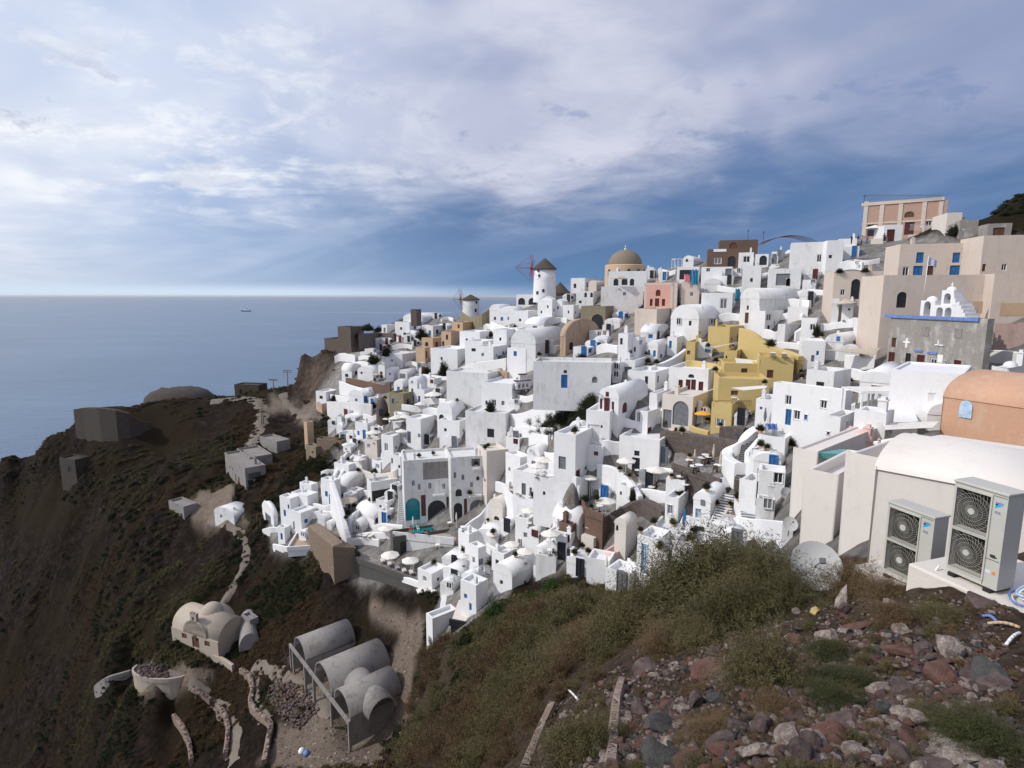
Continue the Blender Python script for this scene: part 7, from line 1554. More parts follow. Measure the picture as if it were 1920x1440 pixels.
# utility poles
for lab, u, vb, vt, d in [('tall wooden utility pole at the cliff foot on the plateau',540,724,694,238),('shorter wooden utility pole left of the cliff foot',513,728,711,240),('dark utility pole beside the dirt road bend',494,795,747,172),('second dark pole close to the dirt road bend',491,797,756,171)]:
    P = G(u, vb); P = px_at(u, vb, proj(P)[2]); h = solve_h(P, vt); rt = root('utility_pole', lab, 'utility pole', P); mp = MB(); mp.tube((0,0,-1),(0,0,h),.16,8,.11); obj('pole', mp.mesh('pole', M['wood'], True), rt)
    for z in (.97, .87): mp = MB(); mp.box(-1.1, 1.1, -.08, .08, h*z-.08, h*z+.08); obj('crossarm', mp.mesh('crossarm', M['wood']), rt)
# antennas on the skyline
for lab, u, vb, vt, d in [('thin antenna mast on the brown stone house, left one',1402,449,430,128),('thin antenna mast on the brown stone house, right one',1431,452,433,128),('thin antenna on the pink beige mansion corner',1620,377,366,114)]:
    P = px_at(u, vb, d); h = solve_h(P, vt); mp = MB(); mp.tube((0,0,-.5),(0,0,h),.04,5); mp.tube((-.4,0,h*.9),(.4,0,h*.9),.025,4); mp.tube((-.3,0,h*.8),(.3,0,h*.8),.025,4); tag(obj('antenna', mp.mesh('antenna', M['bk']), None, P), lab, 'antenna')
# curved rusty pergola on the skyline
P = px_at(1432, 462, 128); rt = root('arched_trellis', 'rusty arched metal trellis on the skyline left of the white houses', 'trellis', P); 
for k in range(5):
    mp = MB(); prev = None
    for j in range(17):
        t = j/16; q = (t*14.5, k*1.0, .5+1.9*math.sin(math.pi*min(1, t*1.15))**.8 if t < .87 else .6)
        if prev: mp.tube(prev, q, .05, 4)
        prev = q
    obj('arch_bar', mp.mesh('arch_bar', M['n']), rt)
# ferry and wake
Pf = on_z(461, 584, SEA); rt = root('ferry', 'white ferry far out on the sea trailing a long wake', 'ferry', Pf); mp = MB(); L2 = 38
mp.add([(-L2,0,0),(-L2*.7,-7,0),(L2,-7,0),(L2,7,0),(-L2*.7,7,0),(-L2*1.15,0,9),(-L2*.7,-9,9),(L2,-9,9),(L2,9,9),(-L2*.7,9,9)], [(0,1,6,5),(1,2,7,6),(2,3,8,7),(3,4,9,8),(4,0,5,9),(5,6,7,8,9)]); obj('hull', mp.mesh('hull', M['b']), rt)
mp = MB(); mp.box(-L2*.55,L2*.9,-7,7,9,15); mp.box(-L2*.4,L2*.6,-6,6,15,19); obj('superstructure', mp.mesh('superstructure', M['w']), rt); mp = MB(); mp.box(L2*.2,L2*.4,-3,3,19,26); obj('funnel', mp.mesh('funnel', M['b']), rt)
A_ = on_z(466, 585.2, SEA+.3); B_ = on_z(850, 586.5, SEA+.3); mp = MB(); n = 40; t_ = (B_-A_); nn = Vector((-t_.y, t_.x, 0)).normalized(); vs = []
for k in range(n+1):
    q = t_*(k/n); w_ = 10+34*k/n; vs += [q-nn*w_, q+nn*w_]
mp.add(vs, [(2*k, 2*k+1, 2*k+3, 2*k+2) for k in range(n)]); M['foam'] = simple('wake_foam', (0.45, 0.52, 0.60), .6, var=.25, scale=.02); o = obj('wake', mp.mesh('wake', M['foam']), None, A_); o['kind'] = 'structure'

# ================================================================== PATHS, DRY STONE WALLS AND RUINS ON THE LOWER SLOPE
M['dirt'] = plaster('pale_dirt', (0.19, 0.16, 0.135), .3, (0.12, 0.10, 0.085), bump=.8)
def path(name, pts_, width, lift=.20):
    Q = [G(u, v) for u, v in pts_]; out = []
    for i in range(len(Q)-1):
        p0 = Q[max(0, i-1)]; p1 = Q[i]; p2 = Q[i+1]; p3 = Q[min(len(Q)-1, i+2)]; n = max(4, int((p2-p1).length/.7))
        for k in range(n): t = k/n; out.append(.5*((2*p1)+(-p0+p2)*t+(2*p0-5*p1+4*p2-p3)*t*t+(-p0+3*p1-3*p2+p3)*t**3))
    out.append(Q[-1]); c0 = out[0]; vs = []
    for i, q in enumerate(out):
        a = out[max(0, i-1)]; b_ = out[min(len(out)-1, i+1)]; t = Vector((b_.x-a.x, b_.y-a.y, 0)).normalized(); nn = Vector((-t.y, t.x, 0)); w_ = width*(1+.25*math.sin(i*.7)+.15*math.sin(i*1.9))
        for s_ in (-.5, -.2, .2, .5):
            x, y = q.x+nn.x*w_*s_, q.y+nn.y*w_*s_; vs.append((x-c0.x, y-c0.y, gz(x, y)+(lift if abs(s_) < .4 else -.02)-c0.z))
    mp = MB(); mp.add(vs, [(i*4+k, i*4+k+1, (i+1)*4+k+1, (i+1)*4+k) for i in range(len(out)-1) for k in range(3)]); o = obj(name, mp.mesh(name, M['dirt'], True), None, c0); o['kind'] = 'structure'
path('dirt_road', [(395,752),(440,747),(470,748),(487,760),(492,785),(484,805),(474,825),(470,848)], 3.6)
path('dirt_road', [(530,738),(538,758),(555,772),(585,777),(604,782)], 2.6)
path('footpath', [(395,972),(425,978),(448,1000),(461,1028),(455,1065),(436,1100),(410,1140)], 1.5)
path('footpath', [(355,1278),(385,1300),(412,1325),(432,1352),(440,1390),(436,1435)], 1.7)
path('footpath', [(475,1250),(510,1258),(545,1275),(580,1305),(620,1345)], 1.6); path('footpath', [(470,1262),(478,1290),(482,1325),(505,1350)], 1.4)
wall('pale dry stone wall winding down between the two footpaths', [(452,1262,1252),(468,1275,1263),(474,1300,1288),(470,1325,1312),(485,1345,1333),(508,1365,1352),(504,1395,1380),(496,1440,1424)], th=.6, mat='SL', cat='stone wall', name='stone_wall')
wall('short dry stone wall below the round plaza', [(360,1294,1286),(378,1306,1297),(396,1320,1310)], th=.6, mat='SL', cat='stone wall', name='stone_wall')
wall('curved dry stone wall under the lower footpath', [(410,1330,1321),(422,1345,1334),(428,1368,1356),(427,1395,1382),(423,1422,1410)], th=.6, mat='SL', cat='stone wall', name='stone_wall')
wall('leftmost dry stone wall plunging down the lower slope', [(326,1345,1338),(342,1368,1358),(354,1395,1384),(360,1435,1422)], th=.6, mat='SL', cat='stone wall', name='stone_wall')
wall('stone lined wall from the chapel corner to the footpath', [(402,1238,1226),(420,1246,1234),(438,1258,1246)], th=.5, mat='CD', cat='stone wall', name='stone_wall')
slab('round plaza with a low wall before the hillside chapel', [(303+54*math.cos(t*math.pi/12), 1260+17*math.sin(t*math.pi/12)) for t in range(24)], (303, 1264), 'CD', name='plaza', cat='plaza', floor='dirt', thick=9, dz=.1, parapet=list(range(0, 14)), ph=.4)
wall('sloping grey retaining wall left of the round plaza', [(180,1300,1285),(200,1285,1270),(225,1272,1262),(245,1264,1256)], th=.5, mat='CO', name='retaining_wall_block', cat='retaining wall')
wall('tan retaining wall holding the tip of the plateau', [(147,812,767),(165,818,764),(195,822,764),(225,822,768),(245,818,774),(262,812,788),(280,802,792)], th=1.4, mat='BRD', down=8, name='retaining_wall_block', cat='retaining wall', smooth=False)
H('dark square store building on the far plateau', 486, 744, 722, 437, 490, -80, mat='BRD', wins=[('L',452,736,5,10,'d','k'),('L',470,734,5,5,'w','k')], name='store_building', d=236, wl=11, wr=6)
H('small roofless stone tower on the seaward cliff', 145, 905, 862, 116, -4, -70, mat='BRD', wins=[('L',132,880,7,9,'w','k')], name='stone_ruin', cat='ruin')
mb = MB(); P = px_at(338, 752, 208); mb.lathe([(10,-2),(9.3,1.5),(7.5,3.6),(5,4.6),(2.2,4.9),(0,5)], 26); me_ = mb.mesh('earth_mound', M['dirt'], True)
for v_ in me_.vertices: n_ = math.sin(v_.co.x*.9)*math.cos(v_.co.y*1.1); v_.co.x *= 1.25; v_.co.z += n_*.5 if v_.co.z > 0 else 0
me_.materials[0] = M['BRD']; o = obj('rock_mound', me_, None, P); o['kind'] = 'structure'
slab('stone rubble bank under the overlook', [(1612,470),(1660,462),(1720,462),(1700,505),(1640,508),(1615,505)], (1660,506), 'SL', name='rubble_bank', cat='rubble bank', thick=3, dz=.3) if False else None
Q_ = [px_at(u, v, 109.6) for u, v in ((1583,462),(1612,461),(1650,460),(1690,458),(1728,452))]
mb = MB(); n = len(Q_); vs = []
for q in Q_: vs += [(q.x, q.y, q.z), (q.x, q.y-1.2, q.z-2.6), (q.x, q.y-2.6, q.z-5.6), (q.x, q.y+9, q.z)]
for i in range(n-1):
    for a in range(2): mb.f.append((i*4+a, i*4+a+1, (i+1)*4+a+1, (i+1)*4+a)); mb.i.append(0)
    mb.f.append((i*4+3, i*4, (i+1)*4, (i+1)*4+3)); mb.i.append(0)
mb.v = [(a-Q_[0].x, b_-Q_[0].y, c_-Q_[0].z) for a, b_, c_ in vs]
bm_ = bmesh.new(); me_ = mb.mesh('rubble_bank', M['SL']); bm_.from_mesh(me_); bmesh.ops.subdivide_edges(bm_, edges=bm_.edges, cuts=9, use_grid_fill=True)
for v_ in bm_.verts:
    if v_.co.y < -.05+0 or True: n_ = (math.sin(v_.co.x*2.3+v_.co.z*3.1)+math.sin(v_.co.x*5.1-v_.co.z*4.3))*.09; v_.co.y += n_*(1 if v_.co.z < -.2 else 0)
bm_.to_mesh(me_); bm_.free(); tag(obj('rubble_bank', me_, None, Q_[0]), 'pinkish stone rubble bank below the overlook with visitors', 'stone bank')
for lab, u0, u1, va, vb_, vc in [('low cream parapet of the overlook left of the gateway',1632,1656,461,448,446),('cream parapet of the overlook right of the gateway',1702,1730,455,440,437)]:
    A_ = px_at(u0, va, 110.5); B_ = on_z(u1, va-1, A_.z); h = solve_h(A_, vb_); mb = MB(); w = math.hypot(B_.x-A_.x, B_.y-A_.y); mb.box(0, w, 0, .3, -.5, h); o = tag(obj('parapet_wall', mb.mesh('parapet_wall', M['C']), None, A_, (0,0,math.atan2(B_.y-A_.y, B_.x-A_.x))), lab, 'wall')
# debris heap, sacks and planks on the cut
for lab, u, v, m_ in [('white sack on the sandy cut beside the rubbish',566,1412,'w'),('blue drum lying on the sandy cut',575,1416,'cop')]:
    P = G(u, v); mb = MB(); mb.lathe([(0,0),(.35,.05),(.45,.3),(.3,.6),(0,.7)], 10); tag(obj('sack' if m_ == 'w' else 'drum', mb.mesh('sack', M[m_], True), None, P), lab, 'sack' if m_ == 'w' else 'drum')
refresh()
# ================================================================== FOREGROUND: ROCKS, RUBBLE, BUSHES
def rockmat(name, c1, c2, crust, cr):
    m, nt, b = newmat(name); p = nt.node('ShaderNodeTexCoord').outputs['Object']; oi = nt.node('ShaderNodeObjectInfo').outputs['Random']
    p = nt.vmath('ADD', p, nt.comb(nt.math('MULTIPLY', oi, 37), 0, 0)); n = nt.noise(p, 1.6, 6, .65); n2_ = nt.noise(p, 9, 5, .7)
    cc = nt.mix(nt.sm(n, .35, .65), (*c1, 1), (*c2, 1)); cc = nt.mix(nt.math('MULTIPLY', nt.sm(nt.math('ADD', nt.math('MULTIPLY', n, .4), nt.math('MULTIPLY', n2_, .6)), cr, cr+.07), .8), cc, (*crust, 1))
    nt.put(b.inputs['Base Color'], cc); b.inputs['Roughness'].default_value = .95; b.inputs['Specular IOR Level'].default_value = .2; nt.put(b.inputs['Normal'], nt.bump(n2_, .8, .06)); return m
M['rk0'] = rockmat('rock_grey_purple', (0.10, 0.075, 0.072), (0.17, 0.125, 0.115), (0.36, 0.31, 0.28), .60)
M['rk1'] = rockmat('rock_reddish', (0.13, 0.065, 0.052), (0.19, 0.11, 0.09), (0.40, 0.32, 0.28), .60)
M['rk2'] = rockmat('rock_pale_crust', (0.22, 0.17, 0.15), (0.34, 0.27, 0.235), (0.52, 0.46, 0.42), .50)
M['rk3'] = rockmat('rock_slate', (0.060, 0.059, 0.060), (0.105, 0.102, 0.10), (0.30, 0.29, 0.28), .66)
def rock_me(seed, mat, sub_=3, flat=.75):
    rg = np.random.RandomState(seed); bm_ = bmesh.new(); bmesh.ops.create_icosphere(bm_, subdivisions=sub_, radius=1)
    pl_ = rg.randn(15, 3); pl_ /= np.linalg.norm(pl_, axis=1)[:, None]; off = .50+.36*rg.rand(15); from mathutils import noise as mn
    for v_ in bm_.verts:
        c_ = v_.co
        for q, o_ in zip(pl_, off):
            dd_ = c_.x*q[0]+c_.y*q[1]+c_.z*q[2]-o_
            if dd_ > 0: c_ = c_-Vector(q)*dd_
        n_ = mn.noise(c_*2.6+Vector((seed, 0, 0)))*.11+mn.noise(c_*7+Vector((seed, 3, 0)))*.045
        v_.co = c_*(1+n_); v_.co.z *= flat
    me = bpy.data.meshes.new('rock'); bm_.to_mesh(me); bm_.free(); me.materials.append(M[mat]); return me
RK = {(m_, s_): rock_me(s_+10*i, m_, 3, (.7, .85, .6)[s_ % 3]) for i, m_ in enumerate(('rk0', 'rk1', 'rk2', 'rk3')) for s_ in range(6)}
def rock(label, P, r_, m_, s_, group=None, sc=(1, 1, 1), rot=None):
    o = obj('rock', RK[(m_, s_)], None, P, rot or (random.uniform(-.5, .5), random.uniform(-.5, .5), random.random()*6.28), (r_*sc[0], r_*sc[1], r_*sc[2])); return tag(o, label, 'rock', group)
BIG = [('large purple grey block at the bottom, right of the middle',1572,1352,34,'rk0',0,(1,1,1)),('big squarish reddish boulder ringed by a blue strap',1765,1268,34,'rk1',1,(1,.9,1.2)),('pale crusted boulder on top of the reddish one',1785,1212,34,'rk2',0,(1.1,1,.8)),('long flat reddish slab leaning left of the crusted boulder',1705,1212,44,'rk1',2,(1.5,.5,.4)),
 ('rounded reddish boulder below the dry bushes',1335,1252,36,'rk1',3,(1.2,1,.8)),('grey boulder beside a dark slate one',1303,1312,19,'rk0',1,(1,1,1)),('dark slate boulder beside the grey one',1343,1308,21,'rk3',0,(1,1,1)),('purple wedge shaped rock left of centre bottom',1232,1352,28,'rk0',2,(1,.8,1)),('big pinkish slab at the bottom edge',1290,1420,34,'rk1',4,(1.4,.7,.8)),('white and black speckled rock near the cream mortar edge',1168,1358,18,'rk2',1,(1,1,1)),
 ('pale plank shaped stone below the near dish',1580,1122,27,'rk2',2,(1.6,.5,.35)),('long reddish brown slab right of the yellow brick',1610,1168,30,'rk1',5,(1.5,.6,.5)),('reddish brown flat boulder near the bottom right',1705,1378,34,'rk1',0,(1.3,.8,.6)),('pale grey rounded boulder at the bottom right',1690,1412,28,'rk0',3,(1,1,.9)),('dark slate stone above the bottom right boulders',1655,1333,18,'rk3',1,(1,1,1.2)),('triangular purple rock in the bottom row',1500,1410,28,'rk0',4,(1.1,.8,1.2)),('flat pale slab with a ragged edge in the bottom row',1525,1380,26,'rk2',3,(1.4,.9,.4)),('upright brown rock beside the flat pale slab',1568,1395,22,'rk1',1,(.8,.8,1.3)),
 ('crusted pink rock right of the upright brown rock',1595,1405,24,'rk2',4,(1,1,1.1)),('pale porous rock near the lower shrub',1475,1395,18,'rk2',5,(1,1,1)),('blue grey slab under the porous boulder',1862,1262,36,'rk3',2,(1.4,.9,.35)),('pale porous lump left of the rounded stones',1690,1176,17,'rk2',0,(1.2,1,.7)),('smooth grey cobble right of the porous lump',1728,1186,15,'rk0',5,(1.1,1,.9)),('purple boulder with a deep shadow at the lower middle',1385,1362,26,'rk0',0,(1,.9,1)),('large dark boulder right of the deep shadow',1425,1358,24,'rk0',1,(1,1,1.1)),('brown cracked boulder below the speckled rock',1205,1395,18,'rk1',2,(1,1,.9)),('tan boulder in the dry grass at the bottom',1255,1395,19,'rk2',3,(1,1,.9))]
for lab, u, v, rp, m_, s_, sc in BIG:
    P = G(u, v+rp*.4); d = proj(P)[2]; r_ = rp*d/F*1.05; rock(lab, P+Vector((0, 0, r_*.30*sc[2])), r_, m_, s_, None, sc)
RUB = inpoly(UU, VV, [(985,1460),(1040,1330),(1140,1270),(1220,1215),(1400,1180),(1530,1140),(1700,1130),(1960,1130),(2200,1200),(2200,1600),(960,1600)]) & (RR < 12) & (RR > 2.6)
GL = {'rk0': 'purple grey stone', 'rk1': 'reddish stone', 'rk2': 'pale crusted stone', 'rk3': 'dark slate stone'}
RM = [(1765,1268,'near the squarish boulder with the blue strap'),(1572,1352,'near the large purple grey block'),(1335,1252,'by the rounded reddish boulder under the bushes'),(1303,1312,'by the grey and slate boulder pair'),(1232,1352,'by the purple wedge rock'),(1290,1420,'round the pinkish slab at the bottom edge'),(1168,1358,'along the mortared wall stub'),(1580,1122,'near the plank shaped stone'),(1610,1168,'by the long reddish slab below the yellow brick'),(1705,1378,'by the flat reddish boulder bottom right'),(1500,1410,'by the triangular purple rock'),(1600,1290,'round the central green shrub'),(1432,1285,'at the foot of the feathery bush'),(1770,1170,'below the concrete ledge'),(1862,1262,'beside the blue grey slab'),(1840,1390,'by the green cushion shrub bottom right'),(1385,1362,'by the purple boulder with a deep shadow'),(1092,1425,'between the two wall stubs'),(1250,1215,'among the left dry shrubs'),(1700,1200,'left of the crusted boulder'),(1500,1200,'below the dark hollow of the bushes'),(1890,1200,'beside the bent pale pipe'),(1640,1410,'in the bottom row right of centre'),(1400,1430,'in the bottom row left of centre'),(1180,1280,'at the far end of the mortared stub')]
kr = sample(330, RUB, .7); dens = fbm(XX/1.1, YY/1.1, 3).ravel()
for k in kr:
    if dens[k] < .30: continue
    P = Vector(tv[k]); r_ = random.choice((.05, .06, .08, .09, .10, .12, .15, .19))*random.uniform(.8, 1.2); m_ = random.choice(('rk0', 'rk0', 'rk1', 'rk1', 'rk2', 'rk2', 'rk2', 'rk3')); P.x += random.uniform(-.1, .1); P.y += random.uniform(-.1, .1)
    uu_, vv_, _ = proj(P); mk_ = min(RM, key=lambda q: (q[0]-uu_)**2+(q[1]-vv_)**2)[2]; sz_ = 'small' if r_ < .075 else 'medium' if r_ < .12 else 'large'
    lb_ = '%s %s %s' % (sz_, GL[m_], mk_)
    rock(lb_, P+Vector((0, 0, r_*.08)), r_, m_, random.randrange(6), lb_.replace('stone', 'stones', 1), (random.uniform(.8, 1.4), random.uniform(.7, 1), random.uniform(.6, 1)))
# small rubble and gravel (stuff)
cg = newcoll('small_stones')
for i, m_ in enumerate(('rk0', 'rk1', 'rk2', 'rk3', 'rk1', 'rk0', 'rk2')): cg.objects.link(bpy.data.objects.new('small_stone', rock_me(70+i, m_, 2, .7)))
kg = sample(15000, RUB, 1.0); jit = (np.random.rand(len(kg), 3)-.5)*[.12, .12, .0]
scatter('rubble_gravel', 'loose small volcanic rubble covering the ground at our feet', 'rubble', tv[kg]+jit+[0, 0, .005], .012+.035*np.random.rand(len(kg))**2.2, cg)
RUB2 = inpoly(UU, VV, [(1130,1440),(1150,1290),(1250,1210),(1450,1180),(1560,1170),(1700,1190),(1900,1220),(1920,1440)]) & (RR < 9) & (RR > 3)
kg = sample(3600, RUB2, .8); kg = kg[dens[kg] > .30]
scatter('rubble_stones', 'fist sized stones strewn between the boulders', 'rubble', tv[kg]+[0, 0, .015], .025+.055*np.random.rand(len(kg))**1.6, cg)
cdk = newcoll('dark_stones')
for i, m_ in enumerate(('rk0', 'rk3', 'rk0', 'rk1')): cdk.objects.link(bpy.data.objects.new('dark_stone', rock_me(90+i, m_, 2, .7)))
# sandy cut and heap stones
kh = sample(1500, sand & (RR > 50) & (RR < 120), .6); scatter('heap_stones', 'scattered stones on the sandy cut round the raw vaults', 'stones', tv[kh], .05+.22*np.random.rand(len(kh))**3, cg)
for nm, lab, poly, n in [('rubble_heap', 'heap of dark rubble on the round plaza', [(260,1248),(315,1248),(315,1272),(262,1270)], 260), ('rubble_heap', 'bank of dark rubble between the footpath and the raw vaults', [(515,1270),(570,1290),(600,1330),(560,1370),(530,1350),(500,1310)], 700)]:
    P_ = []
    for _ in range(n*6):
        u = random.uniform(min(q[0] for q in poly), max(q[0] for q in poly)); v = random.uniform(min(q[1] for q in poly), max(q[1] for q in poly))
        if inpoly(np.array([u]), np.array([v]), poly)[0]: P_.append(place(u, v)+Vector((0, 0, random.random()*.4)))
        if len(P_) >= n: break
    scatter(nm, lab, 'rubble', [tuple(p_) for p_ in P_], .10+.22*np.random.rand(len(P_)), cdk)
P_ = []
for line in ([(452,1252),(468,1263),(474,1288),(470,1312),(485,1333),(508,1352),(504,1380),(496,1424)],[(360,1286),(378,1297),(396,1310)],[(410,1321),(422,1334),(428,1356),(427,1382),(423,1410)],[(326,1338),(342,1358),(354,1384),(360,1422)]):
    for a, b_ in zip(line, line[1:]):
        for k in range(26): f_ = random.random(); q = place(a[0]+(b_[0]-a[0])*f_+random.uniform(-2.5, 2.5), a[1]+(b_[1]-a[1])*f_+random.uniform(-1, 6)); P_.append(tuple(q))
scatter('wall_stones', 'loose stones capping the dry stone walls on the lower slope', 'stones', P_, .10+.16*np.random.rand(len(P_)), cg)
# mortared wall stubs running away from us
wall('broken rubble wall with a cream mortared edge running away from the camera', [(1146,1450,1438),(1149,1415,1396),(1151,1380,1368),(1154,1350,1333),(1157,1320,1310),(1166,1285,1272)], th=.14, mat='SL', name='wall_stub', cat='wall stub', down=1)
wall('second broken wall stub at the bottom left of the rubble', [(985,1450,1432),(1012,1390,1365),(1035,1335,1315)], th=.18, mat='SL', name='wall_stub', cat='wall stub', down=1)
# bits of litter
for lab, u0, v0, u1, v1, m_, nm in [('blue plastic strap curling round the reddish boulder',1728,1272,1800,1303,'cop','strap'),('blue plastic scrap near the concrete ledge',1843,1158,1868,1168,'cop','scrap'),('white broken plank on the slope left of the rubble',1060,1292,1088,1320,'w','plank'),('ochre timber board near the concrete ledge',1852,1172,1912,1180,'PE','board'),('pale bent pipe at the right edge of the rubble',1886,1212,1912,1190,'w','pipe')]:
    A_ = place(u0, v0); B_ = place(u1, v1); mb = MB(); prev = None; t_ = .012 if nm in ('strap',) else .02
    for j in range(7):
        f_ = j/6; q = (B_-A_)*f_+Vector((0, 0, .02+.04*math.sin(f_*3.1))); q.y -= .10*math.sin(f_*3.14) if nm == 'strap' else 0
        if prev is not None: mb.tube(prev, q, t_, 5)
        prev = q
    tag(obj(nm, mb.mesh(nm, M[m_], True), None, A_), lab, nm)
P = place(1527, 1150); mb = MB(); mb.box(-.07,.07,-.05,.05,0,.09); tag(obj('brick', mb.mesh('brick', M['Y']), None, P, (.2,.1,.6)), 'ochre yellow broken brick beside the dark hollow', 'brick')
# bushes
for lab, u, v, r_, kind, leaf, sd_, zs in [
 ('huge olive bush in the middle, its crown hiding the white houses',1345,1125,2.15,'scrub','olive',1,.86),('olive bush at the right shoulder of the huge one',1432,1112,1.35,'scrub','olive',2,.85),('olive bush at the left foot of the huge one',1262,1150,1.5,'scrub','olive',3,.85),('dry olive bush below the huge one',1385,1165,1.2,'scrub','olive',1,.8),
 ('brownish bush left of the near dish',1475,1128,.85,'scrub','olive',2,.75),('brownish bush between the near dish and the left air conditioner',1610,1110,.95,'scrub','dry',3,.8),('low dry bush at the foot of the left air conditioner',1665,1125,.62,'scrub','dry',1,.75),
 ('tall feathery bush standing alone in the rubble',1432,1285,.62,'scrub','olive',2,1.15),('sprawling bush in the left part of the rubble',1318,1205,.80,'scrub','olive',3,.7),('low dry bush among the left stones',1250,1215,.75,'scrub','dry',2,.6),('olive bush on the brow left of the huge one',1180,1190,1.35,'scrub','olive',1,.8),('rusty bush farther left on the brow',1110,1215,1.3,'scrub','dry',3,.75),('olive bush on the left brow above the mortared wall',1075,1240,1.2,'scrub','olive',2,.85),
 ('feathery olive bush in the gap between the two wall stubs',1092,1425,.58,'scrub','olive',3,1.0),('low green cushion shrub at the bottom right corner',1840,1390,.42,'scrub','grn',1,.6),('green cushion shrub right of the dark slate stone',1770,1362,.30,'scrub','grn',2,.6),('green shrub in the centre of the rubble',1600,1290,.45,'scrub','grn',3,.55),('green shrub above the large purple block',1560,1318,.36,'scrub','grn',1,.6),('small green shrub near the upright stones',1560,1230,.40,'scrub','grn',2,.55),('dry shrub above the reddish slab',1690,1165,.50,'scrub','dry',2,.55),('dry shrub before the concrete ledge',1770,1160,.45,'scrub','olive',3,.5),('dry tussock near the bottom edge',1460,1340,.36,'scrub','dry',1,.6),('dry tussock left of the purple boulder',1340,1385,.38,'scrub','dry',2,.5)]:
    P = G(u, v); shrub_obj(lab, P, r_, kind, sd_, leaf, 'twig', zs, 'bush', 'bush')
cd = tuft_coll('dry_grass_tuft', 'dry', (41, 42), kind='fine'); kd = sample(520, RUB & (RR > 3.4), .9); kd = kd[dens[kd] < .52]
scatter('dry_grass', 'dry grass and thyme tufts between the stones', 'grass', tv[kd], .04+.09*np.random.rand(len(kd)), cd)
ko = sample(260, RUB & (RR > 4), 1.0); ko = ko[dens[ko] > .45]; scatter('low_green_tufts', 'low olive green tufts between the stones', 'ground cover', tv[ko], .06+.16*np.random.rand(len(ko)), co_f)
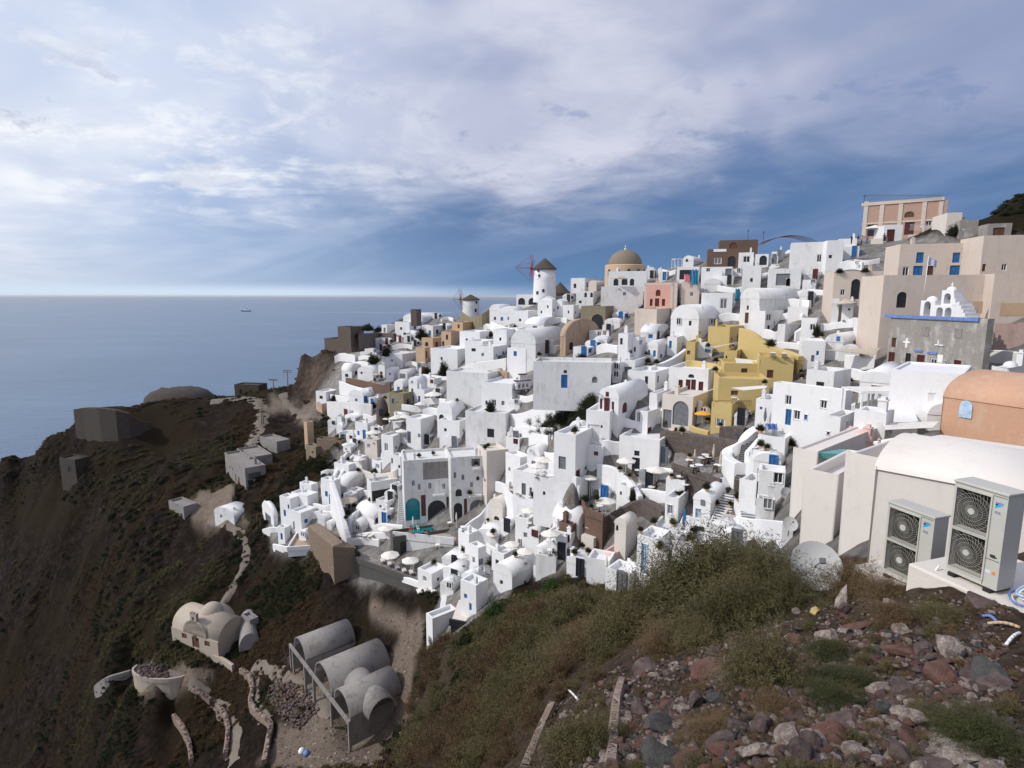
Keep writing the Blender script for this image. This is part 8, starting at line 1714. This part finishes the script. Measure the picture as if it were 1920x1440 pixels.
# green shrubs and plants about the village
for lab, u, v, rp, kind, leaf, sd_, zs in [
 ('bright green leafy shrub right of the lowest white house',930,1160,26,'green','leaf',1,1.4),('second bright green shrub on the slope below the suites',1035,1110,26,'green','leaf',2,.9),('green bush under the white lane above the brow',1000,1130,22,'green','leaf',3,.8),('bright green patch beside the big white house by the bushes',1140,1085,20,'green','leaf',1,.8),
 ('round dark tree beside the pink beige mansion on the skyline',1792,408,14,'tree','dkleaf',1,.9),('young slender tree before the curving garden wall',1186,935,9,'tree','dkleaf',2,1.6),('young dark conifer right of the slender tree',1206,928,8,'tree','dkleaf',3,1.8),('dark shrub left of the long low wall house under the bell gable',920,772,11,'tree','dkleaf',1,1.2),('climbing plant on the long vaulted chapel wall',1533,600,8,'tree','dkleaf',2,1.9),('dark shrubs along the foot of the long chapel',1445,648,11,'tree','dkleaf',3,.7),('potted palm on the cream terrace of plants',702,884,9,'green','leaf',2,1.0),('palm like plant under the big beige umbrella',652,958,9,'green','leaf',3,.8),('dark tree behind the peach houses',790,625,12,'tree','dkleaf',1,1.1),('dark bush left of the peach houses',800,632,9,'tree','dkleaf',2,.9),
 ('dark garden shrubs on the terrace of the big barrel house',1090,668,14,'tree','dkleaf',3,.5),('round dark tree left of the stone cone tower',700,765,8,'tree','dkleaf',1,.9),('dark shrub right of the stone cone tower',726,778,7,'tree','dkleaf',2,.9),('leafy tree above the grey blue vault',800,700,10,'tree','dkleaf',3,.9),('dark bushes behind the seaward stone wall',690,620,14,'tree','dkleaf',1,.6),('dark bushes behind the middle of the long dark wall',710,622,10,'tree','dkleaf',2,.6),('tall dark tree beside the blue awning in the lane',832,705,12,'tree','dkleaf',3,1.4),
 ('bush in front of the white cottage with dark blue windows',627,750,9,'tree','dkleaf',1,.9),('cluster of shrubs below the wide low white house',725,668,11,'tree','dkleaf',2,1.0),('shrubs beside the broad cubic house',700,682,13,'tree','dkleaf',3,.9),('potted shrub on the white terrace under the windmills',965,608,5,'tree','dkleaf',1,1.4),('round potted tree left of the big barrel vault',920,628,5,'tree','dkleaf',2,1.2),('dark vines hanging over the beige arched house',1574,512,8,'tree','dkleaf',3,.7),('hanging shrub at the foot of the rubble bank',1622,510,9,'tree','dkleaf',1,.5),('dark shrub beside the red terrace before the pink mansion',1205,572,10,'tree','dkleaf',2,.6),('shrubs on the dark restaurant terrace edge',1305,902,9,'tree','leaf',3,.7),('dark planting above the low brown stone kerb',1280,895,9,'tree','dkleaf',1,.7),
 ('dark bush among the stones at the village brow',1100,1075,15,'tree','dkleaf',2,.8),('olive bush at the foot of the round cream chapel',1065,1085,14,'green','olive',1,.8),('small shrub before the tower with hood',1170,1085,10,'tree','dkleaf',3,.8)]:
    P = place(u, v); d = proj(P)[2]; shrub_obj(lab, P, rp*d/F, kind, sd_, leaf, 'twig', zs)

# small potted plants about the lanes
rp_ = random.Random(5); cnt = 0; mb = MB(); mb.lathe([(0,0),(.16,0),(.22,.32),(.19,.32),(.17,.28),(0,.28)], 10); POT = mb.mesh('pot', M['PE'])
while cnt < 70:
    u = rp_.uniform(640, 1600); v = rp_.uniform(620, 1080)
    if not inpoly(np.array([u]), np.array([v]), VILL)[0]: continue
    hh_ = cast(ray(u, v).normalized(), ray(u, v).normalized()); P = hh_[0]
    if P is None or abs(hh_[1].z) < .8: continue
    d = proj(P)[2]
    if d < 35: continue
    cnt += 1; mk_ = min(MARKS, key=lambda q: (q[0]-u)**2+(q[1]-v)**2); rt = root('potted_plant', 'dark green plant in a terracotta pot %s %s' % ('left of' if u < mk_[0] else 'right of', mk_[2]), 'plant', P, rp_.random()*6, 'potted plants by '+mk_[2]); obj('pot', POT, rt)
    shrub_meshes('green', 1); (a_, t_a), (b_, t_b) = SH[('green', 1)]
    if ('m', 'pp') not in SH: SH[('m', 'pp')] = np_mesh('foliage', b_, t_b, [M['dkleaf']])
    s_ = rp_.uniform(.3, .6); obj('foliage', SH[('m', 'pp')], rt, (0, 0, .25), (0, 0, 0), (s_, s_, s_*1.2))
# ------------------------------------------------------------------ the sea air
mb = MB(); mb.box(-130000, 130000, -130000, 130000, SEA-8, 42); m = bpy.data.materials.new('sea_air'); m.use_nodes = True; nd = m.node_tree.nodes; nd.clear()
vo = nd.new('ShaderNodeVolumePrincipled'); ou = nd.new('ShaderNodeOutputMaterial'); vo.inputs['Color'].default_value = (.95, .97, 1.0, 1); vo.inputs['Density'].default_value = 1.5e-5; vo.inputs['Anisotropy'].default_value = 0.0
m.node_tree.links.new(vo.outputs[0], ou.inputs['Volume']); o = obj('haze', mb.mesh('haze', m)); o['kind'] = 'stuff'
